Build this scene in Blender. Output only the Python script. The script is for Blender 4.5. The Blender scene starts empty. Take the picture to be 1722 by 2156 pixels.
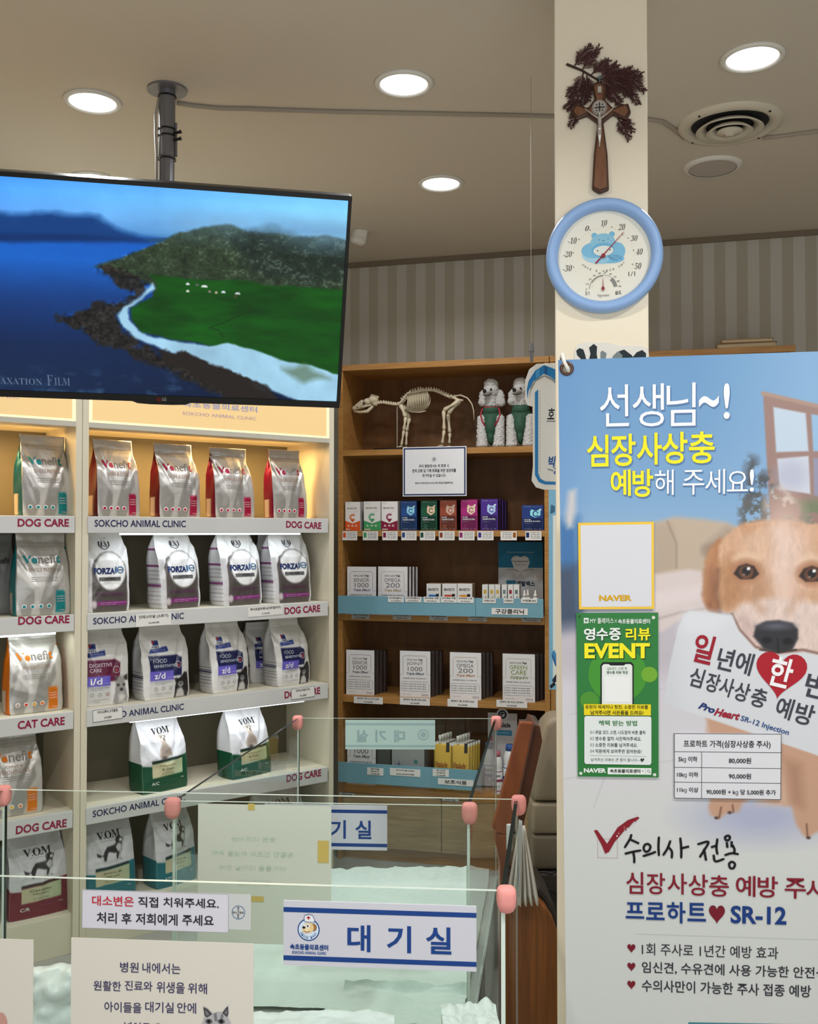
import bpy, bmesh, math, random
import numpy as np
from mathutils import Vector, Matrix, noise as mnoise

SC = bpy.context.scene
COL = SC.collection
# ------------------------------------------------------------------ camera
FPX, CZ, PITCH = 2050.0, 1.45, math.radians(1.17)
cam = bpy.data.cameras.new('camera')
cam.sensor_fit = 'HORIZONTAL'; cam.sensor_width = 36.0; cam.lens = 36.0 * FPX / 1722.0
cam.clip_start = 0.05; cam.clip_end = 50
cam_ob = bpy.data.objects.new('camera', cam); COL.objects.link(cam_ob)
cam_ob.location = (0, 0, CZ); cam_ob.rotation_euler = (math.pi / 2 + PITCH, 0, 0)
SC.camera = cam_ob
SC.view_settings.view_transform = 'Standard'; SC.view_settings.look = 'None'
SC.view_settings.gamma = 1.0; SC.view_settings.use_curve_mapping = False
SC.view_settings.exposure = 0.4
try:
    SC.cycles.use_denoising = True
    SC.cycles.max_bounces = 8; SC.cycles.transparent_max_bounces = 24
    SC.cycles.sample_clamp_indirect = 4.0
except Exception: pass
# ------------------------------------------------------------------ world and lights
HCEIL = 2.75
world = bpy.data.worlds.new('world'); SC.world = world; world.use_nodes = True
world.node_tree.nodes['Background'].inputs[0].default_value = (0.75, 0.85, 1.0, 1)
world.node_tree.nodes['Background'].inputs[1].default_value = 0.3
def area(name, loc, rot, sx, sy, power, color=(1, 1, 1), spread=180, disk=False):
    l = bpy.data.lights.new(name, 'AREA'); l.shape = 'DISK' if disk else 'RECTANGLE'
    l.size = sx
    if not disk: l.size_y = sy
    l.energy = power; l.color = color; l.spread = math.radians(spread)
    o = bpy.data.objects.new(name, l); COL.objects.link(o); o.location = loc; o.rotation_euler = rot
    return o
# daylight through the shop window behind the camera
area('window_daylight', (0.55, -1.28, 1.35), (math.pi / 2, 0, 0), 2.6, 1.7, 29, (0.97, 0.98, 1.0))
# the rows of ceiling downlights nearer than the picture (the four in view are lit in their builder)
for lx, ly in ((-0.55, 0.9), (1.05, 0.75)):
    area('downlight_light', (lx, ly, HCEIL - 0.02), (0, 0, 0), 0.14, 0.14, 17, (1.0, 0.98, 0.95), 150, True)

# ------------------------------------------------------------------ helpers
def s2l(c):
    c = np.asarray(c, float) / 255.0
    return np.where(c <= 0.04045, c / 12.92, ((c + 0.055) / 1.055) ** 2.4)
def rgba(c):
    l = s2l(c); return (float(l[0]), float(l[1]), float(l[2]), 1.0)
def ray(u, v):
    x, y = (u - 861.0) / FPX, (1078.0 - v) / FPX
    cp, sp = math.cos(PITCH), math.sin(PITCH)
    return Vector((x, cp - sp * y, sp + cp * y))
CAM = Vector((0, 0, CZ))
class Frame:
    """a plane in the place: x = right, y = into it, z = up"""
    def __init__(s, o, r, up=(0, 0, 1)):
        s.o = Vector(o); s.r = Vector(r).normalized()
        up = Vector(up); s.up = (up - s.r * up.dot(s.r)).normalized()
        s.into = s.up.cross(s.r)
    def mat(s, x=0, y=0, z=0):
        m = Matrix.Identity(4)
        for i in range(3):
            m[i][0], m[i][1], m[i][2] = s.r[i], s.into[i], s.up[i]
        m.translation = s.o + s.r * x + s.into * y + s.up * z
        return m
    def hit(s, u, v, d=0.0):
        dr = ray(u, v); o = s.o + s.into * d
        return CAM + dr * ((o - CAM).dot(s.into) / dr.dot(s.into))
    def loc(s, u, v, d=0.0):
        p = s.hit(u, v, d) - s.o
        return p.dot(s.r), p.dot(s.up)
    def box(s, x0, y0, x1, y1, d=0.0):
        a0, b1 = s.loc(x0, y0, d); a1, b0 = s.loc(x1, y1, d)
        return a0, b0, a1, b1
def hitz(u, v, z):
    d = ray(u, v); return CAM + d * ((z - CZ) / d.z)
def at(u, v, Y):
    d = ray(u, v); return CAM + d * (Y / d.y)
def frame_from(vp, e0, e1, pix, Y, right=True):
    r = ray(*vp).normalized()
    if not right: r = -r
    nl = ray(*e0).cross(ray(*e1)); up = nl.cross(r)
    if up.z < 0: up = -up
    return Frame(at(pix[0], pix[1], Y), r, up)

MATS = {}
def mat(name, c, rough=0.6, metal=0.0, spec=0.4, emit=None, es=1.0, bump=0.0, bs=60.0, var=0.0, vs=8.0, alpha=None, coat=0.0):
    if name in MATS: return MATS[name]
    m = bpy.data.materials.new(name); m.use_nodes = True; nt = m.node_tree
    b = nt.nodes['Principled BSDF']
    b.inputs['Base Color'].default_value = rgba(c); b.inputs['Roughness'].default_value = rough
    b.inputs['Metallic'].default_value = metal; b.inputs['Specular IOR Level'].default_value = spec
    b.inputs['Coat Weight'].default_value = coat
    if emit is not None:
        b.inputs['Emission Color'].default_value = rgba(emit); b.inputs['Emission Strength'].default_value = es
    if var or bump:
        tc = nt.nodes.new('ShaderNodeTexCoord')
    if var:
        n = nt.nodes.new('ShaderNodeTexNoise'); n.inputs['Scale'].default_value = vs; n.inputs['Detail'].default_value = 5
        mx = nt.nodes.new('ShaderNodeMix'); mx.data_type = 'RGBA'
        l = s2l(c)
        mx.inputs[6].default_value = (*[float(min(1, x * (1 + var))) for x in l], 1)
        mx.inputs[7].default_value = (*[float(x * (1 - var)) for x in l], 1)
        nt.links.new(tc.outputs['Object'], n.inputs['Vector']); nt.links.new(n.outputs['Fac'], mx.inputs[0])
        nt.links.new(mx.outputs[2], b.inputs['Base Color'])
    if bump:
        n2 = nt.nodes.new('ShaderNodeTexNoise'); n2.inputs['Scale'].default_value = bs; n2.inputs['Detail'].default_value = 3
        bp = nt.nodes.new('ShaderNodeBump'); bp.inputs['Strength'].default_value = bump; bp.inputs['Distance'].default_value = 0.01
        nt.links.new(tc.outputs['Object'], n2.inputs['Vector']); nt.links.new(n2.outputs['Fac'], bp.inputs['Height'])
        nt.links.new(bp.outputs['Normal'], b.inputs['Normal'])
    MATS[name] = m; return m
def ink(c):
    c = tuple(int(x) for x in c)
    return mat('ink_%d_%d_%d' % c, c, 0.55, 0, 0.25)
def painted(name, rough=0.5, metal=0.0, spec=0.4, emit=0.0, coat=0.0):
    """base colour (or screen light) from the printed colours stored on the mesh"""
    if name in MATS: return MATS[name]
    m = bpy.data.materials.new(name); m.use_nodes = True; nt = m.node_tree
    b = nt.nodes['Principled BSDF']; a = nt.nodes.new('ShaderNodeVertexColor'); a.layer_name = 'print'
    b.inputs['Roughness'].default_value = rough; b.inputs['Metallic'].default_value = metal
    b.inputs['Specular IOR Level'].default_value = spec; b.inputs['Coat Weight'].default_value = coat
    if emit:
        b.inputs['Base Color'].default_value = (0.01, 0.01, 0.012, 1)
        nt.links.new(a.outputs['Color'], b.inputs['Emission Color']); b.inputs['Emission Strength'].default_value = emit
    else:
        nt.links.new(a.outputs['Color'], b.inputs['Base Color'])
    MATS[name] = m; return m
def wood(name, c1, c2, scale=(1, 1, 1), rough=0.45, rot=None, spec=0.4):
    if name in MATS: return MATS[name]
    m = bpy.data.materials.new(name); m.use_nodes = True; nt = m.node_tree; L = nt.links.new
    b = nt.nodes['Principled BSDF']; b.inputs['Roughness'].default_value = rough; b.inputs['Specular IOR Level'].default_value = spec
    tc = nt.nodes.new('ShaderNodeTexCoord'); mp = nt.nodes.new('ShaderNodeMapping'); mp.inputs['Scale'].default_value = scale
    if rot: mp.inputs['Rotation'].default_value = rot
    L(tc.outputs['Object'], mp.inputs['Vector'])
    n = nt.nodes.new('ShaderNodeTexNoise'); n.inputs['Scale'].default_value = 3.0; n.inputs['Detail'].default_value = 6; n.inputs['Distortion'].default_value = 1.2
    n2 = nt.nodes.new('ShaderNodeTexNoise'); n2.inputs['Scale'].default_value = 14.0; n2.inputs['Detail'].default_value = 4
    L(mp.outputs[0], n.inputs['Vector']); L(mp.outputs[0], n2.inputs['Vector'])
    ad = nt.nodes.new('ShaderNodeMath'); ad.operation = 'MULTIPLY_ADD'; ad.inputs[1].default_value = 0.45
    L(n2.outputs['Fac'], ad.inputs[0]); 
    ml = nt.nodes.new('ShaderNodeMath'); ml.operation = 'MULTIPLY'; ml.inputs[1].default_value = 0.7
    L(n.outputs['Fac'], ml.inputs[0]); L(ml.outputs[0], ad.inputs[2])
    cr = nt.nodes.new('ShaderNodeValToRGB'); cr.color_ramp.elements[0].position = 0.38; cr.color_ramp.elements[1].position = 0.75
    cr.color_ramp.elements[0].color = rgba(c2); cr.color_ramp.elements[1].color = rgba(c1)
    L(ad.outputs[0], cr.inputs[0]); L(cr.outputs[0], b.inputs['Base Color'])
    MATS[name] = m; return m
def glass_mat(name, tint=(0.93, 0.97, 0.955), ior=1.35, rough=0.02):
    if name in MATS: return MATS[name]
    m = bpy.data.materials.new(name); m.use_nodes = True; nt = m.node_tree; nt.nodes.clear(); L = nt.links.new
    t = nt.nodes.new('ShaderNodeBsdfTransparent'); t.inputs[0].default_value = (*tint, 1)
    g = nt.nodes.new('ShaderNodeBsdfGlossy'); g.inputs['Roughness'].default_value = rough; g.inputs[0].default_value = (1, 1, 1, 1)
    f = nt.nodes.new('ShaderNodeFresnel'); f.inputs['IOR'].default_value = ior
    x = nt.nodes.new('ShaderNodeMixShader'); o = nt.nodes.new('ShaderNodeOutputMaterial')
    ge = nt.nodes.new('ShaderNodeNewGeometry'); fm = nt.nodes.new('ShaderNodeMath'); fm.operation = 'MULTIPLY'; iv = nt.nodes.new('ShaderNodeMath'); iv.operation = 'SUBTRACT'; iv.inputs[0].default_value = 1.0
    L(ge.outputs['Backfacing'], iv.inputs[1]); L(f.outputs[0], fm.inputs[0]); L(iv.outputs[0], fm.inputs[1])
    L(fm.outputs[0], x.inputs[0]); L(t.outputs[0], x.inputs[1]); L(g.outputs[0], x.inputs[2]); L(x.outputs[0], o.inputs[0])
    MATS[name] = m; return m

def link(me, name, mats, parent=None, M=None, smooth=False):
    o = bpy.data.objects.new(name, me); COL.objects.link(o)
    if not isinstance(mats, (list, tuple)): mats = [mats]
    if len(me.materials) == 0:
        for m in mats: me.materials.append(m)
    if parent: o.parent = parent
    if M is not None: o.matrix_local = M
    if smooth: me.shade_smooth()
    return o
class MB:
    def __init__(s): s.v = []; s.f = []; s.m = []; s.mi = 0
    def add(s, vs, fs, mi=None):
        o = len(s.v); s.v += [tuple(p) for p in vs]
        s.f += [tuple(i + o for i in f) for f in fs]; s.m += [s.mi if mi is None else mi] * len(fs)
    def box(s, x0, x1, y0, y1, z0, z1, mi=None):
        v = [(x, y, z) for z in (z0, z1) for y in (y0, y1) for x in (x0, x1)]
        s.add(v, [(0, 2, 3, 1), (4, 5, 7, 6), (0, 1, 5, 4), (2, 6, 7, 3), (0, 4, 6, 2), (1, 3, 7, 5)], mi)
    def prism(s, pts, y0, y1, mi=None):
        """outline in x,z (counter clockwise seen from the front) between depth y0 and y1"""
        n = len(pts); v = [(p[0], y0, p[1]) for p in pts] + [(p[0], y1, p[1]) for p in pts]
        s.add(v, [tuple(range(n)), tuple(range(2 * n - 1, n - 1, -1))] + [(i, i + n, (i + 1) % n + n, (i + 1) % n) for i in range(n)], mi)
    def tube(s, pts, r, n=8, mi=None, caps=True):
        pts = [Vector(p) for p in pts]; rr = r if isinstance(r, (list, tuple)) else [r] * len(pts)
        vs = []; k = len(pts); t0 = None
        for i, p in enumerate(pts):
            t = (pts[min(i + 1, k - 1)] - pts[max(i - 1, 0)]).normalized()
            if t0 is None:
                a = Vector((0, 0, 1)) if abs(t.z) < 0.9 else Vector((1, 0, 0)); x = t.cross(a).normalized()
            else:
                x = (x - t * x.dot(t)).normalized()
            t0 = t; y = t.cross(x)
            vs += [p + (x * math.cos(2 * math.pi * j / n) + y * math.sin(2 * math.pi * j / n)) * rr[i] for j in range(n)]
        fs = [(i * n + j, i * n + (j + 1) % n, (i + 1) * n + (j + 1) % n, (i + 1) * n + j) for i in range(k - 1) for j in range(n)]
        if caps: fs += [tuple(range(n - 1, -1, -1)), tuple(range((k - 1) * n, k * n))]
        s.add(vs, fs, mi)
    def lathe(s, prof, n=32, M=None, mi=None):
        """profile of (radius, height) turned about z; M moves it"""
        vs = [Vector((r * math.cos(2 * math.pi * j / n), r * math.sin(2 * math.pi * j / n), h)) for r, h in prof for j in range(n)]
        if M is not None: vs = [M @ v for v in vs]
        k = len(prof)
        s.add(vs, [(i * n + j, i * n + (j + 1) % n, (i + 1) * n + (j + 1) % n, (i + 1) * n + j) for i in range(k - 1) for j in range(n)], mi)
    def build(s, name, mats, parent=None, M=None, bevel=0.0, smooth=False, seg=2):
        me = bpy.data.meshes.new(name); me.from_pydata(s.v, [], s.f)
        me.polygons.foreach_set('material_index', s.m)
        bm = bmesh.new(); bm.from_mesh(me); bmesh.ops.remove_doubles(bm, verts=bm.verts, dist=1e-6)
        if bevel:
            ed = [e for e in bm.edges if len(e.link_faces) == 2 and e.calc_face_angle(0) > 0.5]
            bmesh.ops.bevel(bm, geom=ed, offset=bevel, segments=seg, profile=0.5, affect='EDGES', clamp_overlap=True)
        bmesh.ops.recalc_face_normals(bm, faces=bm.faces); bm.to_mesh(me); bm.free()
        o = link(me, name, mats, parent, M)
        if smooth:
            me.shade_smooth()
        return o
def thing(name, label, cat, M=None, group=None):
    o = bpy.data.objects.new(name, None); COL.objects.link(o); o.empty_display_size = 0.05
    if M is not None: o.matrix_world = M
    return tag(o, label, cat, group)
def tag(o, label, cat, group=None):
    o['label'] = label; o['category'] = cat
    if group: o['group'] = group
    return o
def struct(o):
    o['kind'] = 'structure'; return o
def dup(root, M=None, label=None, group=None):
    def cp(o, par):
        c = o.copy(); COL.objects.link(c); c.parent = par
        for ch in o.children: cp(ch, c)
        return c
    r = cp(root, None)
    if M is not None: r.matrix_world = M
    if label: r['label'] = label
    if group: r['group'] = group
    return r
RY = Matrix.Rotation(math.pi / 2, 4, 'X')   # lathe axis z -> -y (towards the viewer of a frame)

# ---- lettering
TMP = bpy.data.scenes.new('workbench')
def evaluated(o):
    TMP.collection.objects.link(o); vl = TMP.view_layers[0]; vl.update(); dg = vl.depsgraph
    me = bpy.data.meshes.new_from_object(o.evaluated_get(dg)); TMP.collection.objects.unlink(o); return me
TC = {}
def raw_text(body, off, shear):
    c = bpy.data.curves.new('t', 'FONT'); c.body = body; c.size = 1; c.resolution_u = 3; c.offset = off; c.shear = shear
    o = bpy.data.objects.new('t', c); me = evaluated(o)
    n = len(me.vertices); a = np.zeros(n * 3); me.vertices.foreach_get('co', a); a = a.reshape(-1, 3)[:, :2]
    f = [tuple(p.vertices) for p in me.polygons]
    bpy.data.objects.remove(o); bpy.data.curves.remove(c); bpy.data.meshes.remove(me); return a, f
GL = {}
def glyph(ch, off, shear):
    if off > 0 and ch in 'MWg':
        ch = {'M': '\U0001d5e0' if off >= .012 else 'M', 'W': '\U0001d5ea' if off >= .012 else 'W', 'g': '\U0001d5c0'}[ch]; off = 0.0
    k = (ch, off, shear)
    if k not in GL:
        kH = ('ref', off, shear)
        if kH not in GL: GL[kH] = raw_text('H', off, shear)[0][:, 0].max()
        v, f = (np.zeros((0, 2)), []) if ch == ' ' else raw_text(ch, off, shear)
        GL[k] = (v, f, raw_text(ch + 'H', off, shear)[0][:, 0].max() - GL[kH])
    return GL[k]
def tmesh(s, off=0.0, shear=0.0):
    k = (s, off, shear)
    if k in TC: return TC[k]
    V, F, x, n = [], [], 0.0, 0
    for ch in s:
        v, f, adv = glyph(ch, off, shear); V.append(v + np.array((x, 0.0))); F += [tuple(i + n for i in q) for q in f]; n += len(v); x += adv
    a = np.concatenate(V); lo, hi = a.min(0), a.max(0)
    TC[k] = ((a - lo) / np.maximum(hi - lo, 1e-6), F, (hi - lo)); return TC[k]
class Letters:
    def __init__(s, fr=None, d=0.0, eps=0.0006, warp=None):
        s.mb = MB(); s.mats = []; s.fr = fr; s.d = d; s.eps = eps; s.warp = warp; s.k = 0
    def mi(s, c):
        m = c if not isinstance(c, (tuple, list)) else ink(c)
        if m not in s.mats: s.mats.append(m)
        return s.mats.index(m)
    def put(s, P, f, c, lift=0.0):
        P = np.asarray(P)
        y = np.full(len(P), s.d - s.eps - lift) if s.warp is None else s.warp(P[:, 0], P[:, 1]) - s.eps - lift
        s.mb.add(np.stack([P[:, 0], y, P[:, 1]], 1).tolist(), f, s.mi(c))
    def L(s, txt, a0, b0, a1, b1, c, off=0.02, shear=0.0, mirror=False, lift=0.0003):
        """ink of txt fills the rectangle a0..a1, b0..b1 of the plane"""
        if s.warp is not None: off = off
        v, f, _ = tmesh(txt, off, shear); x = 1 - v[:, 0] if mirror else v[:, 0]
        if mirror: f = [tuple(reversed(q)) for q in f]
        s.put(np.stack([a0 + (a1 - a0) * x, b0 + (b1 - b0) * v[:, 1]], 1), f, c, lift)
    def P(s, txt, x0, y0, x1, y1, c, off=0.02, shear=0.0, mirror=False, lift=0.0003):
        a0, b0, a1, b1 = s.fr.box(x0, y0, x1, y1, s.d); s.L(txt, a0, b0, a1, b1, c, off, shear, mirror, lift)
    def R(s, txt, pl, pr, h, c, off=0.02, shear=0.0, lift=0.0003):
        """rotated line: lower left pixel, lower right pixel, height in pixels"""
        p0 = np.array(s.fr.loc(*pl, s.d)); p1 = np.array(s.fr.loc(*pr, s.d)); e = p1 - p0; ln = math.hypot(*e)
        hh = h * (s.fr.hit(*pl, s.d) - CAM).dot(Vector((0, 1, 0))) / FPX; up = np.array((-e[1], e[0])) / ln * hh
        v, f, _ = tmesh(txt, off, shear); s.put(p0 + v[:, :1] * e + v[:, 1:] * up, f, c, lift)
    def rect(s, a0, b0, a1, b1, c, lift=0.0): s.put([(a0, b0), (a1, b0), (a1, b1), (a0, b1)], [(0, 1, 2, 3)], c, lift)
    def prect(s, x0, y0, x1, y1, c, lift=0.0): s.rect(*s.fr.box(x0, y0, x1, y1, s.d), c, lift)
    def frame(s, a0, b0, a1, b1, w, c, lift=0.0):
        s.rect(a0, b0, a1, b0 + w, c, lift); s.rect(a0, b1 - w, a1, b1, c, lift)
        s.rect(a0, b0 + w, a0 + w, b1 - w, c, lift); s.rect(a1 - w, b0 + w, a1, b1 - w, c, lift)
    def disc(s, a, b, r, c, lift=0.0, n=28, ry=None):
        ry = ry or r
        s.put([(a + r * math.cos(2 * math.pi * i / n), b + ry * math.sin(2 * math.pi * i / n)) for i in range(n)], [tuple(range(n))], c, lift)
    def ring(s, a, b, r0, r1, c, lift=0.0, t0=0, t1=360, n=36):
        A = [math.radians(t0 + (t1 - t0) * i / n) for i in range(n + 1)]
        s.put([(a + r * math.cos(t), b + r * math.sin(t)) for t in A for r in (r0, r1)], [(2 * i, 2 * i + 1, 2 * i + 3, 2 * i + 2) for i in range(n)], c, lift)
    def poly(s, pts, c, lift=0.0): s.put(pts, [tuple(range(len(pts)))], c, lift)
    def ppoly(s, pts, c, lift=0.0): s.poly([s.fr.loc(*p, s.d) for p in pts], c, lift)
    def stroke(s, pts, w, c, lift=0.0):
        pts = [np.array(p, float) for p in pts]; k = len(pts); V = []
        ws = w if isinstance(w, (list, tuple)) else [w] * k
        for i in range(k):
            t = pts[min(i + 1, k - 1)] - pts[max(i - 1, 0)]; t = t / (np.hypot(*t) + 1e-9); nrm = np.array((-t[1], t[0]))
            e = -t * ws[0] * .3 if i == 0 else (t * ws[-1] * .3 if i == k - 1 else 0)
            V += [pts[i] + nrm * ws[i] / 2 + e, pts[i] - nrm * ws[i] / 2 + e]
        s.put(V, [(2 * i + 1, 2 * i + 3, 2 * i + 2, 2 * i) for i in range(k - 1)], c, lift)
    def pstroke(s, pts, w, c, lift=0.0): s.stroke([s.fr.loc(*p, s.d) for p in pts], w, c, lift)
    def heart(s, a, b, w, h, c, lift=0.0, rot=0.0):
        P = []
        for i in range(40):
            t = 2 * math.pi * i / 40; x = math.sin(t) ** 3; y = (13 * math.cos(t) - 5 * math.cos(2 * t) - 2 * math.cos(3 * t) - math.cos(4 * t)) / 15
            x, y = x * w / 2, (y + .1) * h / 2; P.append((a + x * math.cos(rot) - y * math.sin(rot), b + x * math.sin(rot) + y * math.cos(rot)))
        s.poly(P[::-1], c, lift)
    def build(s, parent, name='lettering', M=None):
        if not s.mb.f: return None
        me = bpy.data.meshes.new(name); me.from_pydata(s.mb.v, [], s.mb.f); me.polygons.foreach_set('material_index', s.mb.m)
        return link(me, name, s.mats, parent, M)

# ---- printed pictures: colours painted on a fine grid
def vnoise(X, Z, seed=0, oct=4, rough=0.55):
    out = np.zeros_like(X); amp = 1.0; tot = 0
    for o in range(oct):
        rs = np.random.RandomState(seed * 17 + o); T = rs.rand(64, 64)
        x = X * 2 ** o; z = Z * 2 ** o; xi = np.floor(x).astype(int); zi = np.floor(z).astype(int); fx = x - xi; fz = z - zi
        fx = fx * fx * (3 - 2 * fx); fz = fz * fz * (3 - 2 * fz)
        g = lambda i, j: T[i % 64, j % 64]
        out += amp * ((g(xi, zi) * (1 - fx) + g(xi + 1, zi) * fx) * (1 - fz) + (g(xi, zi + 1) * (1 - fx) + g(xi + 1, zi + 1) * fx) * fz)
        tot += amp; amp *= rough
    return out / tot
class Paint:
    def __init__(s, x0, x1, z0, z1, nx, nz, base=(255, 255, 255)):
        s.X, s.Z = np.meshgrid(np.linspace(x0, x1, nx), np.linspace(z0, z1, nz)); s.C = np.zeros((nz, nx, 3)); s.C[:] = base
        s.cell = abs(x1 - x0) / (nx - 1)
    def mix(s, A, c):
        A = A[..., None]; s.C = s.C * (1 - A) + np.asarray(c, float) * A
    def sdf(s, pts, X, Z):
        pts = np.asarray(pts, float); ins = np.zeros(X.shape, bool); D = np.full(X.shape, 1e9); n = len(pts)
        for i in range(n):
            a, b = pts[i], pts[(i + 1) % n]; e = b - a
            t = np.clip(((X - a[0]) * e[0] + (Z - a[1]) * e[1]) / (e @ e + 1e-12), 0, 1)
            D = np.minimum(D, np.hypot(X - a[0] - t * e[0], Z - a[1] - t * e[1]))
            c = ((a[1] > Z) != (b[1] > Z)); xx = a[0] + (Z - a[1]) * e[0] / (e[1] if abs(e[1]) > 1e-12 else 1e-12)
            ins ^= c & (X < xx)
        return np.where(ins, D, -D)
    def poly(s, pts, c, soft=None, jit=0.0, jf=1.0, seed=1, a=1.0):
        soft = soft or s.cell; X, Z = s.X, s.Z
        if jit: X = X + (vnoise(s.X * jf, s.Z * jf, seed) - .5) * jit; Z = Z + (vnoise(s.X * jf + 9, s.Z * jf, seed + 1) - .5) * jit
        s.mix(np.clip(.5 + s.sdf(pts, X, Z) / soft, 0, 1) * a, c)
    def ell(s, cx, cz, rx, rz, c, soft=None, rot=0.0, a=1.0):
        soft = soft or s.cell; dx, dz = s.X - cx, s.Z - cz; co, si = math.cos(rot), math.sin(rot)
        x, z = (dx * co + dz * si) / rx, (-dx * si + dz * co) / rz; r = np.hypot(x, z)
        s.mix(np.clip(.5 + (1 - r) * min(rx, rz) / soft, 0, 1) * a, c)
    def line(s, pts, w, c, soft=None, a=1.0):
        soft = soft or s.cell; D = np.full(s.X.shape, 1e9)
        for p, q in zip(pts[:-1], pts[1:]):
            p, q = np.array(p, float), np.array(q, float); e = q - p
            t = np.clip(((s.X - p[0]) * e[0] + (s.Z - p[1]) * e[1]) / (e @ e + 1e-12), 0, 1)
            D = np.minimum(D, np.hypot(s.X - p[0] - t * e[0], s.Z - p[1] - t * e[1]))
        s.mix(np.clip(.5 + (w / 2 - D) / soft, 0, 1) * a, c)
    def rect(s, x0, z0, x1, z1, c, soft=None, a=1.0): s.poly([(x0, z0), (x1, z0), (x1, z1), (x0, z1)], c, soft, a=a)
    def grain(s, amp, f, seed=3):
        s.C = s.C * (1 + (vnoise(s.X * f, s.Z * f, seed) - .5)[..., None] * amp)
def grid_mesh(name, V, C, material, parent=None, M=None, smooth=True):
    nz, nx = V.shape[:2]; me = bpy.data.meshes.new(name)
    I = np.arange(nz * nx).reshape(nz, nx)
    F = np.stack([I[:-1, :-1], I[:-1, 1:], I[1:, 1:], I[1:, :-1]], -1).reshape(-1, 4)
    me.from_pydata(V.reshape(-1, 3).tolist(), [], F.tolist())
    at_ = me.color_attributes.new('print', 'FLOAT_COLOR', 'POINT')
    c = np.ones((nz * nx, 4)); c[:, :3] = s2l(np.clip(C, 0, 255)).reshape(-1, 3); at_.data.foreach_set('color', c.ravel())
    return link(me, name, material, parent, M, smooth)
def flat_print(name, P, y, material, parent=None, M=None):
    return grid_mesh(name, np.stack([P.X, np.full(P.X.shape, y), P.Z], -1), P.C, material, parent, M)
ICO = {}
def ico(n):
    if n not in ICO:
        bm = bmesh.new(); bmesh.ops.create_icosphere(bm, subdivisions=n, radius=1); bm.verts.ensure_lookup_table()
        ICO[n] = (np.array([v.co[:] for v in bm.verts]), np.array([[v.index for v in f.verts] for f in bm.faces])); bm.free()
    return ICO[n]
def blob(parts, voxel=0.004, smooth=4, disp=0.0, dscale=0.02, seed=0):
    """one continuous surface grown around (centre, radii) balls and (a, b, ra, rb) limbs"""
    V, F, n = [], [], 0
    def ball(c, r, k):
        nonlocal n
        v, f = ico(k); V.append(v * np.array(r) + np.array(c)); F.append(f + n); n += len(v)
    for p in parts:
        if len(p) == 2:
            r = p[1]; ball(p[0], r if isinstance(r, (tuple, list)) else (r,) * 3, 3)
        else:
            a, b, ra, rb = p; a, b = Vector(a), Vector(b); k = max(3, int((b - a).length / (min(ra, rb) * 0.5)))
            for i in range(k + 1):
                t = i / k; ball(a.lerp(b, t), (ra + (rb - ra) * t,) * 3, 2)
    me = bpy.data.meshes.new('blob'); me.from_pydata(np.concatenate(V).tolist(), [], np.concatenate(F).tolist())
    o = bpy.data.objects.new('blob', me)
    r = o.modifiers.new('r', 'REMESH'); r.mode = 'VOXEL'; r.voxel_size = voxel
    if smooth:
        s = o.modifiers.new('s', 'SMOOTH'); s.iterations = smooth; s.factor = 0.5
    m2 = evaluated(o)
    bpy.data.objects.remove(o); bpy.data.meshes.remove(me)
    if disp:
        n = len(m2.vertices); co = np.zeros(n * 3); no = np.zeros(n * 3); m2.vertices.foreach_get('co', co); m2.vertices.foreach_get('normal', no)
        co = co.reshape(-1, 3); no = no.reshape(-1, 3); am = np.zeros(n)
        for i in range(n):
            q = Vector(co[i]) / dscale + Vector((seed * 3.1, 0, 0))
            am[i] = abs(mnoise.noise(q)) * 1.6 + 0.5 * mnoise.noise(q * 2.1) - .3
        m2.vertices.foreach_set('co', (co + no * (am * disp)[:, None]).ravel()); m2.update()
    m2.shade_smooth(); return m2
def W(pts, fr, d=0.0): return [fr.loc(*p, d) for p in pts]
# ================================================================== the place: planes
ceil_fr = None
RB = (0.968, -0.2504, 0)                       # back wall runs along this
F_wall = Frame((-0.277, 4.69, 0), RB)
F_wood = Frame((-0.3125, 4.358, 0), RB)        # face of the wooden shelving
F_left = Frame((-0.314, 4.0, 0), (0.8, 0.6, 0))  # face of the white cabinets
F_col = Frame((0.4138, 2.10, 0), (0.982, -0.187, 0))
cream = mat('cream_plaster', (214, 205, 184), 0.75, bump=0.04, bs=160)
# wallpaper: vertical stripes in two warm greys
wp = bpy.data.materials.new('striped_wallpaper'); wp.use_nodes = True; nt = wp.node_tree
tc = nt.nodes.new('ShaderNodeTexCoord'); sx = nt.nodes.new('ShaderNodeSeparateXYZ'); fr_ = nt.nodes.new('ShaderNodeMath'); fr_.operation = 'FRACT'
dv = nt.nodes.new('ShaderNodeMath'); dv.operation = 'MULTIPLY'; dv.inputs[1].default_value = 1 / 0.0935
gt = nt.nodes.new('ShaderNodeMath'); gt.operation = 'GREATER_THAN'; gt.inputs[1].default_value = 0.5
mx = nt.nodes.new('ShaderNodeMix'); mx.data_type = 'RGBA'; mx.inputs[6].default_value = rgba((170, 165, 150)); mx.inputs[7].default_value = rgba((188, 184, 176))
ad = nt.nodes.new('ShaderNodeMath'); ad.operation = 'ADD'; ad.inputs[1].default_value = 0.018 + 9.9
L_ = nt.links.new
L_(tc.outputs['Object'], sx.inputs[0]); L_(sx.outputs['X'], ad.inputs[0]); L_(ad.outputs[0], dv.inputs[0]); L_(dv.outputs[0], fr_.inputs[0]); L_(fr_.outputs[0], gt.inputs[0])
L_(gt.outputs[0], mx.inputs[0]); L_(mx.outputs[2], nt.nodes['Principled BSDF'].inputs['Base Color']); nt.nodes['Principled BSDF'].inputs['Roughness'].default_value = 0.8
b = MB(); b.box(-2.3, 3.2, 0, 0.1, 0, HCEIL); struct(b.build('wall_back', wp, M=F_wall.mat()))
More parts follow.
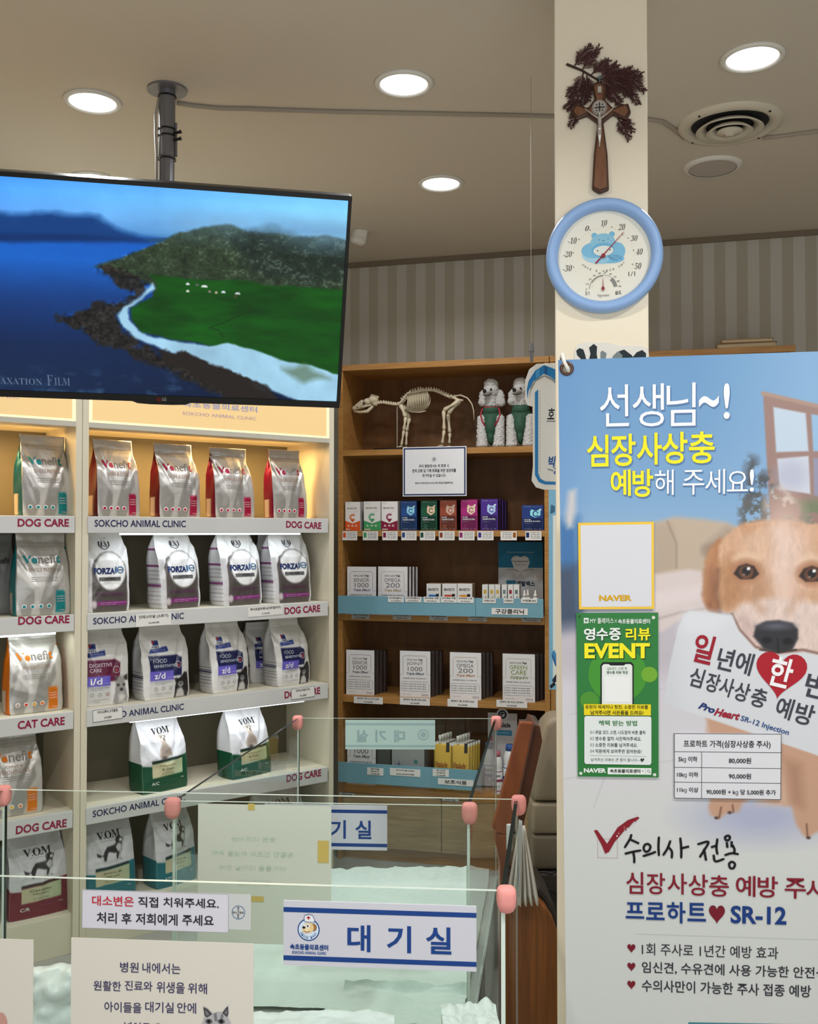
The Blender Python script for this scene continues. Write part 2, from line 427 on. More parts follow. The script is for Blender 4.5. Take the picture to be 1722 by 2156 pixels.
wall_m = mat('side_wall_paint', (196, 190, 178), 0.8)
b = MB(); b.box(-2.45, -2.35, -1.5, 5.4, 0, HCEIL); struct(b.build('wall_left', wall_m))
b = MB(); b.box(2.55, 2.65, -1.5, 5.0, 0, HCEIL); struct(b.build('wall_right', wall_m))
b = MB()
b.box(-2.45, -0.85, -1.5, -1.4, 0, HCEIL); b.box(1.95, 2.65, -1.5, -1.4, 0, HCEIL); b.box(-0.85, 1.95, -1.5, -1.4, 0, 0.45); b.box(-0.85, 1.95, -1.5, -1.4, 2.3, HCEIL)
struct(b.build('wall_front', wall_m))
b = MB(); b.box(-0.85, 1.95, -1.47, -1.43, 0.45, 0.5); b.box(-0.85, 1.95, -1.47, -1.43, 2.25, 2.3)
for x in (-0.85, 0.5, 1.9): b.box(x, x + 0.05, -1.47, -1.43, 0.5, 2.25)
w1 = struct(b.build('window_1', mat('window_frame_paint', (225, 225, 222), 0.4)))
b = MB(); b.box(-0.8, 1.9, -1.455, -1.449, 0.5, 2.25); b.build('pane', glass_mat('window_glass'), w1)
b = MB(); b.box(-2.6, 2.8, -1.5, 5.6, -0.1, 0)
struct(b.build('floor', mat('floor_tile', (160, 158, 152), 0.35, var=0.12, vs=3)))
b = MB(); b.box(-2.6, 2.8, -1.5, 5.6, HCEIL, HCEIL + 0.1)
struct(b.build('ceiling', mat('ceiling_paint', (206, 197, 182), 0.8, var=0.03, vs=1.5, bump=0.02, bs=90)))
# thin cornice strip where the wallpaper meets the ceiling
b = MB(); b.box(-2.3, 3.2, -0.012, 0, HCEIL - 0.024, HCEIL - 0.001); struct(b.build('trim_1', mat('cornice_strip', (120, 108, 90), 0.6), M=F_wall.mat()))
# column
a0, _ = F_col.loc(1167.5, 300); a1, _ = F_col.loc(1363.5, 300)
b = MB(); b.box(a0, a1, 0, 0.22, 0, HCEIL); struct(b.build('column', mat('column_paint', (240, 230, 208), 0.6, bump=0.03, bs=120), M=F_col.mat(), bevel=0.003))

# ------------------------------------------------------------------ ceiling fittings
white_pl = mat('white_plastic', (222, 220, 212), 0.4)
lamp_m = mat('lamp_diffuser', (255, 255, 255), 0.5, emit=(250, 250, 255), es=2.6)
lamps = [((195, 213), 58, 'downlight left of the grey ceiling pole'), ((850, 175), 56, 'downlight between the grey pole and the column'),
         ((1584, 120), 63, 'downlight above the round air vent'), ((928, 385), 46, 'small-looking downlight over the hanging television corner'),
         ((196, 377), 50, 'downlight almost hidden behind the top of the television')]
proto = None
for (u, v), r, lab in lamps:
    p = hitz(u, v, HCEIL)
    if proto is None:
        proto = thing('ceiling_downlight', 'round white lit ' + lab, 'ceiling light', Matrix.Translation(p), 'ceiling downlights')
        b = MB(); b.lathe([(0.068, -0.0035), (0.0715, -0.008), (0.078, -0.009), (0.084, -0.006), (0.0865, 0.0), (0.068, 0.0)], 48); b.build('trim_ring', white_pl, proto, smooth=True)
        b = MB(); b.lathe([(0.0001, -0.004), (0.0695, -0.004), (0.0695, -0.001)], 48); b.build('diffuser', lamp_m, proto)
    else:
        dup(proto, Matrix.Translation(p), 'round white lit ' + lab)
    area('downlight_light', (p.x, p.y, HCEIL - 0.012), (0, 0, 0), 0.13, 0.13, 5.5, (0.97, 0.98, 1.0), 150, True)
# air vent of nested rings
p = hitz(1536, 260, HCEIL)
t = thing('air_vent', 'round cream ceiling air vent with nested rings', 'air vent', Matrix.Translation(p))
vm = mat('vent_paint', (206, 198, 180), 0.45)
b = MB(); b.lathe([(0.118, 0.0), (0.119, -0.006), (0.135, -0.016), (0.158, -0.010), (0.162, 0.0)], 56); b.build('rim', vm, t, smooth=True)
b = MB(); b.lathe([(0.0001, -0.0015), (0.118, -0.0015)], 40); b.build('dark_duct', mat('duct_dark', (38, 40, 44), 0.8), t)
for r0, r1, z0, z1 in ((0.072, 0.102, -0.010, -0.026), (0.040, 0.070, -0.014, -0.033)):
    b = MB(); b.lathe([(r0, z0), (r1, z1), (r1 + 0.002, z1 + 0.003), (r0 + 0.004, z0 + 0.008), (r0, z0)], 48); b.build('cone_ring', vm, t, smooth=True)
b = MB(); b.lathe([(0.0001, -0.040), (0.012, -0.040), (0.014, -0.035), (0.038, -0.030), (0.040, -0.026), (0.02, -0.018), (0.0001, -0.018)], 40); b.build('centre_disc', vm, t, smooth=True)
for k in range(4):
    an = 0.6 + k * math.pi / 2; b = MB(); b.lathe([(0.0001, -0.0155), (0.004, -0.015), (0.004, -0.009)], 10, Matrix.Translation((0.147 * math.cos(an), 0.147 * math.sin(an), 0.0))); b.build('screw', mat('dark_metal', (50, 48, 46), 0.4, 0.8), t)
p = hitz(1500, 350, HCEIL)
t = thing('ceiling_speaker', 'flat white round speaker on the ceiling behind the air vent', 'speaker', Matrix.Translation(p))
b = MB(); b.lathe([(0.083, -0.010), (0.094, -0.010), (0.1, -0.004), (0.101, 0)], 48); b.build('rim', white_pl, t, smooth=True)
b = MB(); b.lathe([(0.0001, -0.008), (0.083, -0.008)], 48); b.build('grille', mat('speaker_mesh', (186, 178, 168), 0.7, bump=0.3, bs=900), t)
# taped cable along the ceiling
pts = [hitz(u, v, HCEIL - 0.005) for u, v in ((372, 217), (400, 222), (460, 228), (520, 229), (600, 232), (700, 235), (850, 238), (1000, 241), (1100, 243), (1168, 245), (1290, 250), (1365, 251), (1395, 256), (1425, 276), (1440, 290))]
b = MB(); b.tube(pts, 0.007, 8)
tag(b.build('ceiling_cable', mat('cable_tape', (160, 150, 136), 0.6, bump=0.3, bs=200), smooth=True), 'grey taped cable running along the ceiling from the pole towards the vent', 'cable')
pts = [hitz(u, v, HCEIL - 0.005) for u, v in ((1605, 290), (1640, 287), (1690, 280), (1760, 272))]
b = MB(); b.tube(pts, 0.007, 8)
tag(b.build('ceiling_cable', MATS['cable_tape'], smooth=True), 'grey taped cable on the ceiling right of the air vent', 'cable')
# motion detector in the far corner
p = at(758, 484, 4.2)
t = thing('motion_detector', 'small white motion detector beside the top right corner of the television', 'detector', Matrix.Translation(p) @ Matrix.Rotation(0.5, 4, 'Z') @ Matrix.Rotation(math.radians(12), 4, 'Y'))
b = MB(); b.box(-0.032, 0.032, -0.03, 0.02, -0.066, 0.066); b.build('body', white_pl, t, bevel=0.016, seg=4, smooth=True)
b = MB(); b.box(-0.02, 0.02, -0.034, -0.028, -0.035, 0.01); b.build('sensor_window', mat('sensor_lens', (235, 235, 230), 0.25), t, bevel=0.002)
b = MB(); b.tube([(0, 0.01, 0.055), (0.01, 0.07, 0.09), (0.012, 0.1, HCEIL - p.z)], 0.012, 10); b.build('bracket', white_pl, t, smooth=True)

# ================================================================== television on its ceiling pole
F_tv = frame_from((12800, 1267), (742, 412), (715, 858.7), (340, 842), 2.72)
steel = mat('pole_steel', (122, 122, 126), 0.38, 0.45)
black = mat('black_plastic', (18, 18, 20), 0.35)
tv = thing('television', 'large wall-type television hanging from the ceiling pole showing a coast', 'television', F_tv.mat())
aR, bT = F_tv.loc(741, 412.5); _, bB = F_tv.loc(714, 858.5); aL = aR - 1.06
sR, sT = F_tv.loc(733, 421.5); _, sB = F_tv.loc(711, 845); sL = aL + 0.012
b = MB(); b.box(aL, aR, 0.004, 0.045, bB, bT)
b.build('casing', black, tv, bevel=0.004)
b = MB()
b.box(aL, aR, -0.004, 0.004, sT, bT); b.box(aL, aR, -0.004, 0.004, bB, sB); b.box(aL, sL, -0.004, 0.004, sB, sT); b.box(sR, aR, -0.004, 0.004, sB, sT)
b.build('bezel', black, tv, bevel=0.001)
lx, lz = F_tv.loc(340, 845)
b = MB(); b.prism([(lx - 0.09, bB + 0.004), (lx - 0.065, bB - 0.006), (lx - 0.03, bB - 0.008), (lx + 0.03, bB - 0.008), (lx + 0.065, bB - 0.006), (lx + 0.09, bB + 0.004)], -0.003, 0.02); b.build('logo_bump', black, tv, bevel=0.001)
lt = Letters(F_tv, -0.004)
x, z = F_tv.loc(334.5, 840.5); lt.ring(x, z, 0.0042, 0.0054, (150, 30, 40)); lt.disc(x - 0.001, z + 0.001, 0.0012, (150, 30, 40)); lt.rect(x, z - 0.003, x + 0.0008, z + 0.002, (150, 30, 40))
lt.P('LG', 341, 836.5, 350, 844, (150, 150, 150), 0.03)
lt.build(tv, 'logo')
# the picture on the screen
Pn = Paint(sL, sR, sB, sT, 620, 360, (20, 45, 85))
w = lambda *p: W(p, F_tv)
zz = lambda v, u=370: F_tv.loc(u, v)[1]
def vgrad(P, stops):
    zs = [s[0] for s in stops][::-1]; cs = np.array([s[1] for s in stops][::-1], float)
    for k in range(3): P.C[..., k] = np.interp(P.Z, zs, cs[:, k])
vgrad(Pn, [(zz(360), (62, 140, 226)), (zz(420), (92, 172, 238)), (zz(470), (100, 165, 225)), (zz(500), (70, 130, 190)), (zz(508), (18, 84, 178)), (zz(560), (22, 92, 186)), (zz(640), (18, 56, 118)), (zz(740), (14, 34, 72)), (zz(850), (10, 24, 50))])
xs, _ = F_tv.loc(740, 500); x0_, _ = F_tv.loc(0, 500)
G = np.clip((Pn.X - x0_) / (xs - x0_), 0, 1); sky = (Pn.Z > zz(495))
Pn.C += (sky * G)[..., None] * np.array([40, 36, 8]) - (sky * (1 - G) * .5)[..., None] * np.array([30, 30, 0])
Pn.grain(0.16, 4.0, 5); Pn.grain(0.05, 40, 8)
Pn.mix(np.clip((zz(700) - Pn.Z) / .2, 0, 1) * np.clip(1.2 - G * 2, 0, 1) * .35, (40, 70, 110))
# far mountains in the cloud
Pn.poly(w((-80, 445), (50, 447), (110, 450), (190, 455), (212, 458), (245, 482), (275, 492), (300, 500), (330, 506), (330, 512), (-80, 505)), (14, 58, 118), .02, .02, 14, 3)
Pn.poly(w((-80, 490), (150, 492), (260, 500), (310, 508), (-80, 508)), (10, 46, 100), .012)
Pn.poly(w((300, 505), (345, 500), (365, 505), (340, 512)), (30, 70, 110), .006)
Pn.mix(np.clip(1 - np.abs(Pn.Z - zz(468)) / .035, 0, 1) * np.clip(vnoise(Pn.X * 5, Pn.Z * 14, 21) * 2 - .6, 0, 1) * .6, (80, 140, 200))
# hillside
hill = w((200, 562), (240, 545), (300, 520), (350, 500), (380, 488), (430, 478), (480, 476), (560, 490), (640, 495), (760, 505), (760, 700), (330, 700), (318, 640), (325, 605), (290, 585), (240, 572))
Pn.poly(hill, (44, 58, 40), .008, .02, 16, 4)
Pn.poly(w((470, 490), (560, 492), (760, 515), (760, 590), (640, 600), (540, 570)), (32, 44, 36), .04, .05, 12, 6)
ruf = (vnoise(Pn.X * 45, Pn.Z * 60, 11) * .6 + vnoise(Pn.X * 160, Pn.Z * 200, 13, 2) * .4); m_h = np.clip(.5 + Pn.sdf(hill, Pn.X, Pn.Z) / .01, 0, 1) * np.clip((Pn.Z - zz(640)) / .06, 0, 1)
Pn.C *= (1 + m_h * (ruf - .5) * 1.3)[..., None]
Pn.mix(m_h * np.clip((ruf - .62) * 5, 0, .35), (110, 120, 110))
fog = np.clip(1 - (zz(455) - Pn.Z) / .085, 0, 1) * np.clip((G - .42) * 5, 0, 1) * np.clip((zz(425) - Pn.Z) / .05, 0, 1) * np.clip(vnoise(Pn.X * 7, Pn.Z * 7, 31) * 1.5 - .1, 0, 1)
Pn.mix(np.clip(fog * 1.2, 0, 1), (112, 152, 184))
# rocky shore and white sand
rk = w((205, 560), (250, 556), (285, 575), (318, 600), (302, 622), (268, 640), (248, 665), (252, 690), (290, 722), (345, 748), (430, 772), (520, 808), (600, 846), (500, 850), (420, 812), (330, 772), (270, 738), (205, 718), (165, 690), (120, 668), (215, 642), (280, 622), (240, 590), (205, 570))
Pn.poly(rk, (34, 31, 27), .012, .05, 30, 12, .95)
rm = np.clip(.5 + Pn.sdf(rk, Pn.X, Pn.Z) / .02, 0, 1); Pn.C *= (1 + rm * (vnoise(Pn.X * 110, Pn.Z * 130, 18) - .5) * 2.0)[..., None]
sand = w((322, 596), (328, 608), (300, 628), (272, 648), (272, 672), (290, 698), (330, 712), (380, 718), (440, 728), (478, 712), (540, 728), (600, 748), (650, 757), (700, 774), (760, 778), (760, 850), (640, 850), (560, 815), (480, 785), (420, 760), (350, 738), (290, 714), (258, 690), (248, 665), (262, 645), (300, 622), (314, 606))
Pn.poly(sand, (148, 190, 214), .008, .012, 30, 14)
sm = np.clip(.5 + Pn.sdf(sand, Pn.X, Pn.Z) / .01, 0, 1); Pn.C *= (1 + sm * (vnoise(Pn.X * 14, Pn.Z * 14, 19) - .5) * .22)[..., None]
# green plain
green = w((275, 650), (320, 625), (330, 598), (312, 575), (345, 580), (420, 590), (500, 590), (560, 600), (640, 605), (760, 612), (760, 790), (700, 787), (650, 768), (600, 760), (540, 740), (480, 722), (440, 728), (400, 718), (350, 712), (300, 700), (278, 675))
Pn.poly(green, (14, 68, 14), .006, .01, 20, 9)
gm = np.clip(.5 + Pn.sdf(green, Pn.X, Pn.Z) / .01, 0, 1)
Pn.C *= (1 + gm * (vnoise(Pn.X * 9, Pn.Z * 34, 15) - .5) * .7)[..., None]
Pn.line(w((520, 640), (535, 650), (470, 680), (440, 690), (460, 695), (470, 710)), .003, (16, 50, 14))
Pn.poly(w((590, 775), (640, 770), (690, 795), (640, 805)), (92, 116, 96), .02, .02, 25, 17, .8)
Pn.poly(w((335, 735), (380, 740), (470, 775), (560, 812), (590, 845), (500, 850), (430, 800), (350, 765)), (34, 29, 26), .008, .03, 30, 22)
for u, v, a_, c in ((430, 603, .012, (205, 210, 212)), (415, 600, .006, (90, 90, 90)), (441, 614, .006, (120, 112, 100)), (395, 598, .007, (200, 205, 208)), (470, 615, .008, (190, 200, 210)), (395, 613, .006, (190, 195, 190)), (500, 618, .010, (180, 185, 185)), (455, 616, .006, (160, 150, 130)), (495, 624, .006, (70, 60, 50))):
    x, z = F_tv.loc(u, v); Pn.poly([(x - a_ * .7, z - .0025), (x + a_ * .7, z - .003), (x + a_ * .7, z + .001), (x + a_ * .2, z + .004), (x - a_ * .5, z + .0025)], c, .002)
Pn.mix(np.clip((zz(760) - Pn.Z) / .1, 0, 1) * (1 - sm) * (1 - rm) * np.clip(vnoise(Pn.X * 30, Pn.Z * 60, 41) - .55, 0, 1) * 1.2, (90, 130, 165))
flat_print('screen', Pn, 0.0, painted('screen_light', 0.5, emit=0.9, spec=0.12), tv)
lt = Letters(F_tv, 0.0)
gr = mat('screen_caption', (10, 10, 12), 0.4, emit=(92, 112, 138), es=0.72)
lt.P('\U0001d400\U0001d417\U0001d400\U0001d413\U0001d408\U0001d40e\U0001d40d', 0, 794, 89, 811, gr, -0.01); lt.P('\U0001d405', 98, 789, 112, 812, gr, -0.01); lt.P('\U0001d408\U0001d40b\U0001d40c', 114, 795, 148, 812, gr, -0.01)
lt.P('\U0001d411\U0001d404\U0001d40b', -60, 794, -4, 811, gr, -0.01)
lt.build(tv, 'caption')
b = MB(); b.box(lx - 0.1, lx + 0.1, 0.045, 0.07, bB + 0.15, bB + 0.42); b.build('mount_plate', black, tv)
# pole
fp = hitz(352, 188, HCEIL)
pole = thing('ceiling_pole', 'grey steel ceiling pole carrying the television', 'pole', Matrix.Translation((fp.x, fp.y, 0)))
b = MB(); b.lathe([(0.0001, HCEIL), (0.0575, HCEIL), (0.0575, HCEIL - 0.006), (0.0001, HCEIL - 0.006)], 40); b.build('flange', steel, pole)
b = MB(); b.lathe([(0.0235, HCEIL - 0.006), (0.0235, HCEIL - 0.2), (0.022, HCEIL - 0.2), (0.022, 1.95), (0.0001, 1.95)], 28); b.build('tube', steel, pole, smooth=False)
for z, r in ((HCEIL - 0.02, 0.0255), (HCEIL - 0.118, 0.0255), (HCEIL - 0.138, 0.0255), (HCEIL - 0.205, 0.0255)):
    b = MB(); b.lathe([(r, z), (r + .0015, z - .001), (r + .0015, z - .004), (r, z - .005)], 24); b.build('cable_tie', black, pole)
for z in (HCEIL - 0.132, HCEIL - 0.152):
    b = MB(); b.tube([(0.022, -0.008, z), (0.036, -0.010, z), (0.044, -0.012, z + 0.002)], [0.004, 0.004, 0.006], 8); b.build('set_screw', black, pole)
b = MB(); b.tube([(0.026, 0.0, HCEIL - 0.10), (0.027, 0.0, HCEIL - 0.2)], 0.004, 8); b.build('clamp_strip', steel, pole)
b = MB(); b.tube([(-0.02, -0.01, HCEIL - 0.03), (-0.031, -0.012, HCEIL - 0.08), (-0.03, -0.012, HCEIL - 0.14), (-0.027, -0.012, HCEIL - 0.2), (-0.027, -0.012, 2.0)], 0.0045, 8); b.build('cable', mat('grey_cable', (168, 162, 152), 0.5), pole, smooth=True)
b = MB(); b.tube([(0, 0, 2.02), (0, -0.075, 2.02)], 0.018, 10); b.build('mount_arm', steel, pole)

# ================================================================== things on the column
zc = lambda u, v: F_col.loc(u, v)
# thermometer dial
ca, cb = zc(1271.5, 542)
R_ = (zc(1395, 542)[0] - zc(1149, 542)[0]) / 2
t = thing('wall_thermometer', 'round blue wall thermometer below the cross on the column', 'thermometer', F_col.mat())
Mx = Matrix.Translation((ca, 0, cb)) @ RY
b = MB(); b.lathe([(R_ * .985, 0.0), (R_, 0.010), (R_ * .99, 0.022), (R_ * .94, 0.031), (R_ * .86, 0.031), (R_ * .815, 0.024), (R_ * .79, 0.015), (R_ * .79, 0.008)], 72, Mx)
b.build('rim', mat('powder_blue_plastic', (146, 182, 232), 0.4), t, smooth=True)
b = MB(); b.lathe([(0.0001, 0.010), (R_ * .80, 0.010), (R_ * .80, 0.002)], 64, Mx); b.build('dial', mat('dial_paper', (236, 234, 220), 0.5), t)
lt = Letters(F_col, -0.010, 0.0004)
dk = (70, 66, 60); sd = {c: chr(0x1d7ce + i) for i, c in enumerate('0123456789')}; sd['-'] = '-'
ser = lambda s: ''.join(sd.get(c, c) for c in s)
for s, x0, y0, x1, y1 in (('-30', 1185, 559, 1204, 571), ('-20', 1186, 530, 1204, 541), ('-10', 1196, 501, 1214, 513), ('0', 1232, 476, 1240, 486), ('10', 1265, 464, 1278, 475), ('20', 1302, 472, 1316, 484), ('30', 1328, 496, 1342, 507), ('40', 1339, 524, 1353, 536), ('50', 1336, 554, 1350, 566)):
    lt.P(ser(s), x0, y0, x1, y1, dk, -0.012, 0.25)
pv = [(1208, 565), (1207, 535), (1219, 507), (1242, 487), (1270, 480), (1288, 481), (1310, 497), (1322, 504), (1333, 530), (1331, 559)]
for i, (u, v) in enumerate(pv):
    x, z = zc(u, v); lt.disc(x, z, 0.0012, dk, n=10)
cx_, cz_ = zc(1270, 545)
for an in range(-24, 206, 6):
    A = math.radians(an); rr = R_ * .53; lt.disc(cx_ + rr * math.cos(A), cz_ + rr * .99 * math.sin(A), 0.0005, dk, n=6)
lt.P('1/1', 1323, 572, 1337, 581, dk, 0.0); lt.P('5/1', 1232, 614, 1241, 621, dk, 0.0); lt.P('습도', 1295, 612, 1308, 620, dk, 0.02); lt.P('Hygrometer', 1258, 619, 1283, 626, (140, 136, 128), 0.0)
hx, hz = zc(1269.5, 610)
q = R_ / 123.0
lt.ring(hx, hz, 26 * q, 29.5 * q, (150, 148, 140), t0=90, t1=150); lt.ring(hx, hz, 28 * q, 29.5 * q, (150, 148, 140), t0=150, t1=180); lt.ring(hx, hz, 28.5 * q, 29.5 * q, (150, 148, 140), t0=50, t1=90); lt.ring(hx, hz, 22 * q, 30 * q, (138, 138, 134), t0=6, t1=50)
for i, s in enumerate(('0', '10', '20', '30', '40', '50', '60', '70', '80', '90')):
    A = math.radians(180 - i * 19.4); x, z = hx + 35 * q * math.cos(A), hz + 34 * q * math.sin(A); lt.L(s, x - 1.4 * q * len(s), z - 2 * q, x + 1.4 * q * len(s), z + 2 * q, (110, 106, 98), 0.0)
for i in range(15):
    A = math.radians(170 - i * 11.4); lt.stroke([(hx + 22 * q * math.cos(A), hz + 22 * q * math.sin(A)), (hx + 26 * q * math.cos(A), hz + 26 * q * math.sin(A))], .0004, (170, 166, 156))
lb = (120, 186, 222); pale = (196, 224, 232)
e = lambda u, v, r, c, ry=None, l=0: lt.disc(*zc(u, v), r * q, c, l, ry=ry and ry * q)
# pale blue cloud and a plain bear drawing
e(1270, 538, 45, (170, 212, 232), 21, .0001); e(1250, 530, 26, (128, 190, 224), 17, .0002); e(1296, 532, 20, (128, 190, 224), 20, .0002); e(1290, 548, 24, (122, 188, 226), 9, .0002)
e(1251, 499, 6, lb, 6, .0003); e(1288, 496, 6, lb, 6, .0003); e(1269, 514, 26, (140, 196, 222), 20, .0004); e(1269, 529, 24, (110, 178, 216), 15, .0005)
e(1270, 531, 21, (226, 232, 226), 11, .0006); e(1258, 531, 1.2, dk, 1.8, .0008); e(1284, 529, 1.2, dk, 1.8, .0008); e(1261, 508, 1, dk, 1, .0008); e(1280, 506, 1, dk, 1, .0008); e(1270, 510, 1.4, dk, 1, .0008)
e(1270, 549, 12, (150, 204, 228), 8, .0005)
for i, ch in enumerate('Have a Nice Day'):
    if ch == ' ': continue
    A = math.radians(212 + i * 8.3); x, z = cx_ + 50 * q * math.cos(A), cz_ + 3 * q + 32 * q * math.sin(A)
    lt.L(ch, x - 1.8 * q, z - 2 * q, x + 1.8 * q, z + 2 * q, (120, 120, 120), 0.0, lift=.0008)
lt.build(t)
red = mat('needle_red', (150, 26, 40), 0.4)
b = MB(); x, z = zc(1270, 542); y0 = -0.0125
def needle(b, p, q2, w0, w1):
    d = Vector((q2[0] - p[0], q2[1] - p[1])).normalized(); n = Vector((-d.y, d.x))
    b.prism([(p[0] - n.x * w0, p[1] - n.y * w0), (q2[0] - n.x * w1, q2[1] - n.y * w1), (q2[0] + n.x * w1, q2[1] + n.y * w1), (p[0] + n.x * w0, p[1] + n.y * w0)], y0 - .0008, y0)
needle(b, zc(1254, 558), zc(1313, 492), .0016, .0004); b.lathe([(0.0001, .017), (4.2 * q, .0165), (4.6 * q, .012)], 20, Matrix.Translation((x, 0, z)) @ RY)
b.build('needle', red, t)
b = MB(); needle(b, (hx, hz - 6 * q), (hx, hz + 22 * q), .0009, .0003); b.lathe([(0.0001, .0155), (3.2 * q, .015), (3.4 * q, .012)], 16, Matrix.Translation((hx, 0, hz)) @ RY); b.build('small_needle', red, t)
b = MB(); b.lathe([(0.0001, 0.0195), (R_ * .80, 0.0195)], 48, Mx); b.build('glass', glass_mat('dial_glass', (0.98, 0.98, 0.98), 1.2, .05), t)
# crucifix
cr = thing('crucifix', 'brown wooden crucifix with silver figure hanging above the blue thermometer', 'crucifix', F_col.mat())
K = lambda *p: [zc(*q_) for q_ in p]
out = [(1246, 402), (1262, 411), (1282, 403), (1279, 330), (1270, 262), (1290, 246), (1318, 258), (1328, 241), (1322, 222), (1290, 232), (1274, 215), (1277, 190), (1270, 179), (1255, 178), (1246, 186), (1252, 213), (1238, 232), (1210, 224), (1203, 240), (1212, 257), (1236, 248), (1258, 264), (1250, 330)]
ol = K(*out)
b = MB(); b.prism(ol, -0.014, -0.001); b.build('wood_backing', wood('crucifix_dark', (82, 50, 34), (56, 34, 24), (20, 20, 4)), cr, bevel=0.003)
c0 = np.mean(ol, 0)
inn = [(1250, 398), (1262, 404), (1278, 399), (1275, 330), (1266, 258), (1290, 240), (1314, 252), (1322, 240), (1317, 228), (1289, 238), (1268, 217), (1271, 192), (1266, 184), (1257, 183), (1251, 189), (1256, 217), (1240, 238), (1214, 229), (1208, 240), (1216, 251), (1236, 242), (1261, 260), (1254, 330)]
b = MB(); b.prism(K(*inn), -0.0165, -0.013); b.build('wood_face', wood('crucifix_face', (132, 88, 60), (104, 66, 44), (40, 40, 5)), cr, bevel=0.001)
silver = mat('silver_metal', (206, 202, 196), 0.3, .65)
x, z = zc(1262, 234); b = MB(); b.lathe([(0.0001, .0185), (13 * q, .0185), (15 * q, .0205), (16.5 * q, .0185), (16.5 * q, .016)], 36, Matrix.Translation((x, 0, z)) @ RY); b.build('medal', silver, cr)
lt = Letters(F_col, -0.0186); lt.rect(x - 1.6 * q, z - 11 * q, x + 1.6 * q, z + 11 * q, (70, 66, 64)); lt.rect(x - 11 * q, z - 1.6 * q, x + 11 * q, z + 1.6 * q, (70, 66, 64))
for i in range(24):
    A = i * math.pi / 12; lt.disc(x + 13.6 * q * math.cos(A), z + 13.6 * q * math.sin(A), .0009, (90, 86, 82), .0008, 8)
for sx_, sz_ in ((1, 1), (1, -1), (-1, 1), (-1, -1)): lt.disc(x + sx_ * 6 * q, z + sz_ * 6 * q, .0022, (86, 82, 78), 0, 10)
lt.build(cr, 'medal_pattern')
b = MB(); b.box(*(lambda A, B: (A[0], B[0], -0.019, -0.016, B[1], A[1]))(zc(1258, 190), zc(1266, 203))); b.build('plaque', silver, cr, bevel=.0004)
lt = Letters(F_col, -0.0192); lt.P('INRI', 1259, 193, 1265, 199, (60, 56, 50), .0); lt.build(cr)
P3 = lambda u, v, y: (*[0], )[:0] or (lambda l: Vector((l[0], y, l[1])))(zc(u, v))
yb = -0.022
fig = blob([(P3(1262, 249, yb - .004), (.0033, .0036, .0042)), (P3(1262, 252, yb), P3(1262, 257, yb), .0024, .003), (P3(1262, 258, yb), P3(1262.5, 272, yb), .0050, .0036), (P3(1262.5, 272, yb), P3(1262, 279, yb), .0040, .0044),
            (P3(1257, 256, yb), P3(1247, 249, yb + .001), .0022, .0017), (P3(1247, 249, yb + .001), P3(1235, 240, yb + .002), .0017, .0013), (P3(1235, 240, yb + .002), P3(1232, 237, yb + .002), .0016, .0012),
            (P3(1267, 256, yb), P3(1277, 248, yb + .001), .0022, .0017), (P3(1277, 248, yb + .001), P3(1288, 238, yb + .002), .0017, .0013), (P3(1288, 238, yb + .002), P3(1291, 235, yb + .002), .0016, .0012),
            (P3(1260, 279, yb), P3(1260, 293, yb - .003), .0028, .0022), (P3(1260, 293, yb - .003), P3(1262, 309, yb), .0022, .0015), (P3(1264, 279, yb), P3(1264, 293, yb - .003), .0028, .0022), (P3(1264, 293, yb - .003), P3(1262.5, 309, yb), .0022, .0015),
            (P3(1262, 309, yb), P3(1262, 316, yb - .001), .0019, .0019)], 0.0011, 3)
link(fig, 'figure', silver, cr)
b = MB(); x, z = zc(1262, 169); b.lathe([(2.0 * q, .016), (4.2 * q, .0165), (4.4 * q, .013), (2.0 * q, .013)], 16, Matrix.Translation((x, 0, z)) @ RY); b.tube([(x, -.0145, z - 3 * q), (x, -.014, z - 11 * q)], .0012, 6); b.build('hanger_ring', mat('nail_metal', (120, 140, 140), .4, .7), cr)
# dried conifer sprig behind it: twigs with feathery leaves
rnd = random.Random(7)
b = MB(); lf = MB()
def frond(base, tip, nb, sp, y):
    base, tip = Vector(base), Vector(tip); d = tip - base; ln = d.length; d.normalize(); n = Vector((-d.y, d.x))
    sag = [base + (tip - base) * (i / 6) + n * math.sin(i / 6 * math.pi) * ln * .05 for i in range(7)]
    b.tube([(p.x, y, p.y) for p in sag], [.0016 - .0002 * i for i in range(7)], 5)
    nb = int(nb * 1.25)
    for i in range(nb):
        t_ = .12 + .88 * i / nb; p = base + (tip - base) * t_
        for s_ in (1, -1):
            L0 = sp * .85 * (1.05 - .7 * t_) * rnd.uniform(.7, 1.3); ang = rnd.uniform(.5, .85) * s_
            dd = Vector((d.x * math.cos(ang) - d.y * math.sin(ang), d.x * math.sin(ang) + d.y * math.cos(ang)))
            yy = y + rnd.uniform(-.006, .003); qv = p + dd * L0; m_ = p + dd * L0 * .5 + Vector((-dd.y, dd.x)) * L0 * .06 * s_
            lf.tube([(p.x, y, p.y), (m_.x, yy, m_.y), (qv.x, yy - .002, qv.y)], [.0008, .0008, .0003], 4)
            for k in (.3, .5, .7, .9):
                r_ = p + dd * L0 * k
                for s2 in (1, -1):
                    a2 = .7 * s2; d2 = Vector((dd.x * math.cos(a2) - dd.y * math.sin(a2), dd.x * math.sin(a2) + dd.y * math.cos(a2))); e2 = r_ + d2 * L0 * .34
                    lf.tube([(r_.x, yy, r_.y), (e2.x, yy - rnd.uniform(0, .003), e2.y)], [.0008, .0003], 4)
b.tube([(*zc(1193, 137)[:1], -.004, zc(1193, 137)[1]), (zc(1225, 150)[0], -.004, zc(1225, 150)[1]), (zc(1262, 172)[0], -.004, zc(1262, 172)[1])], [.0028, .0024, .002], 6)
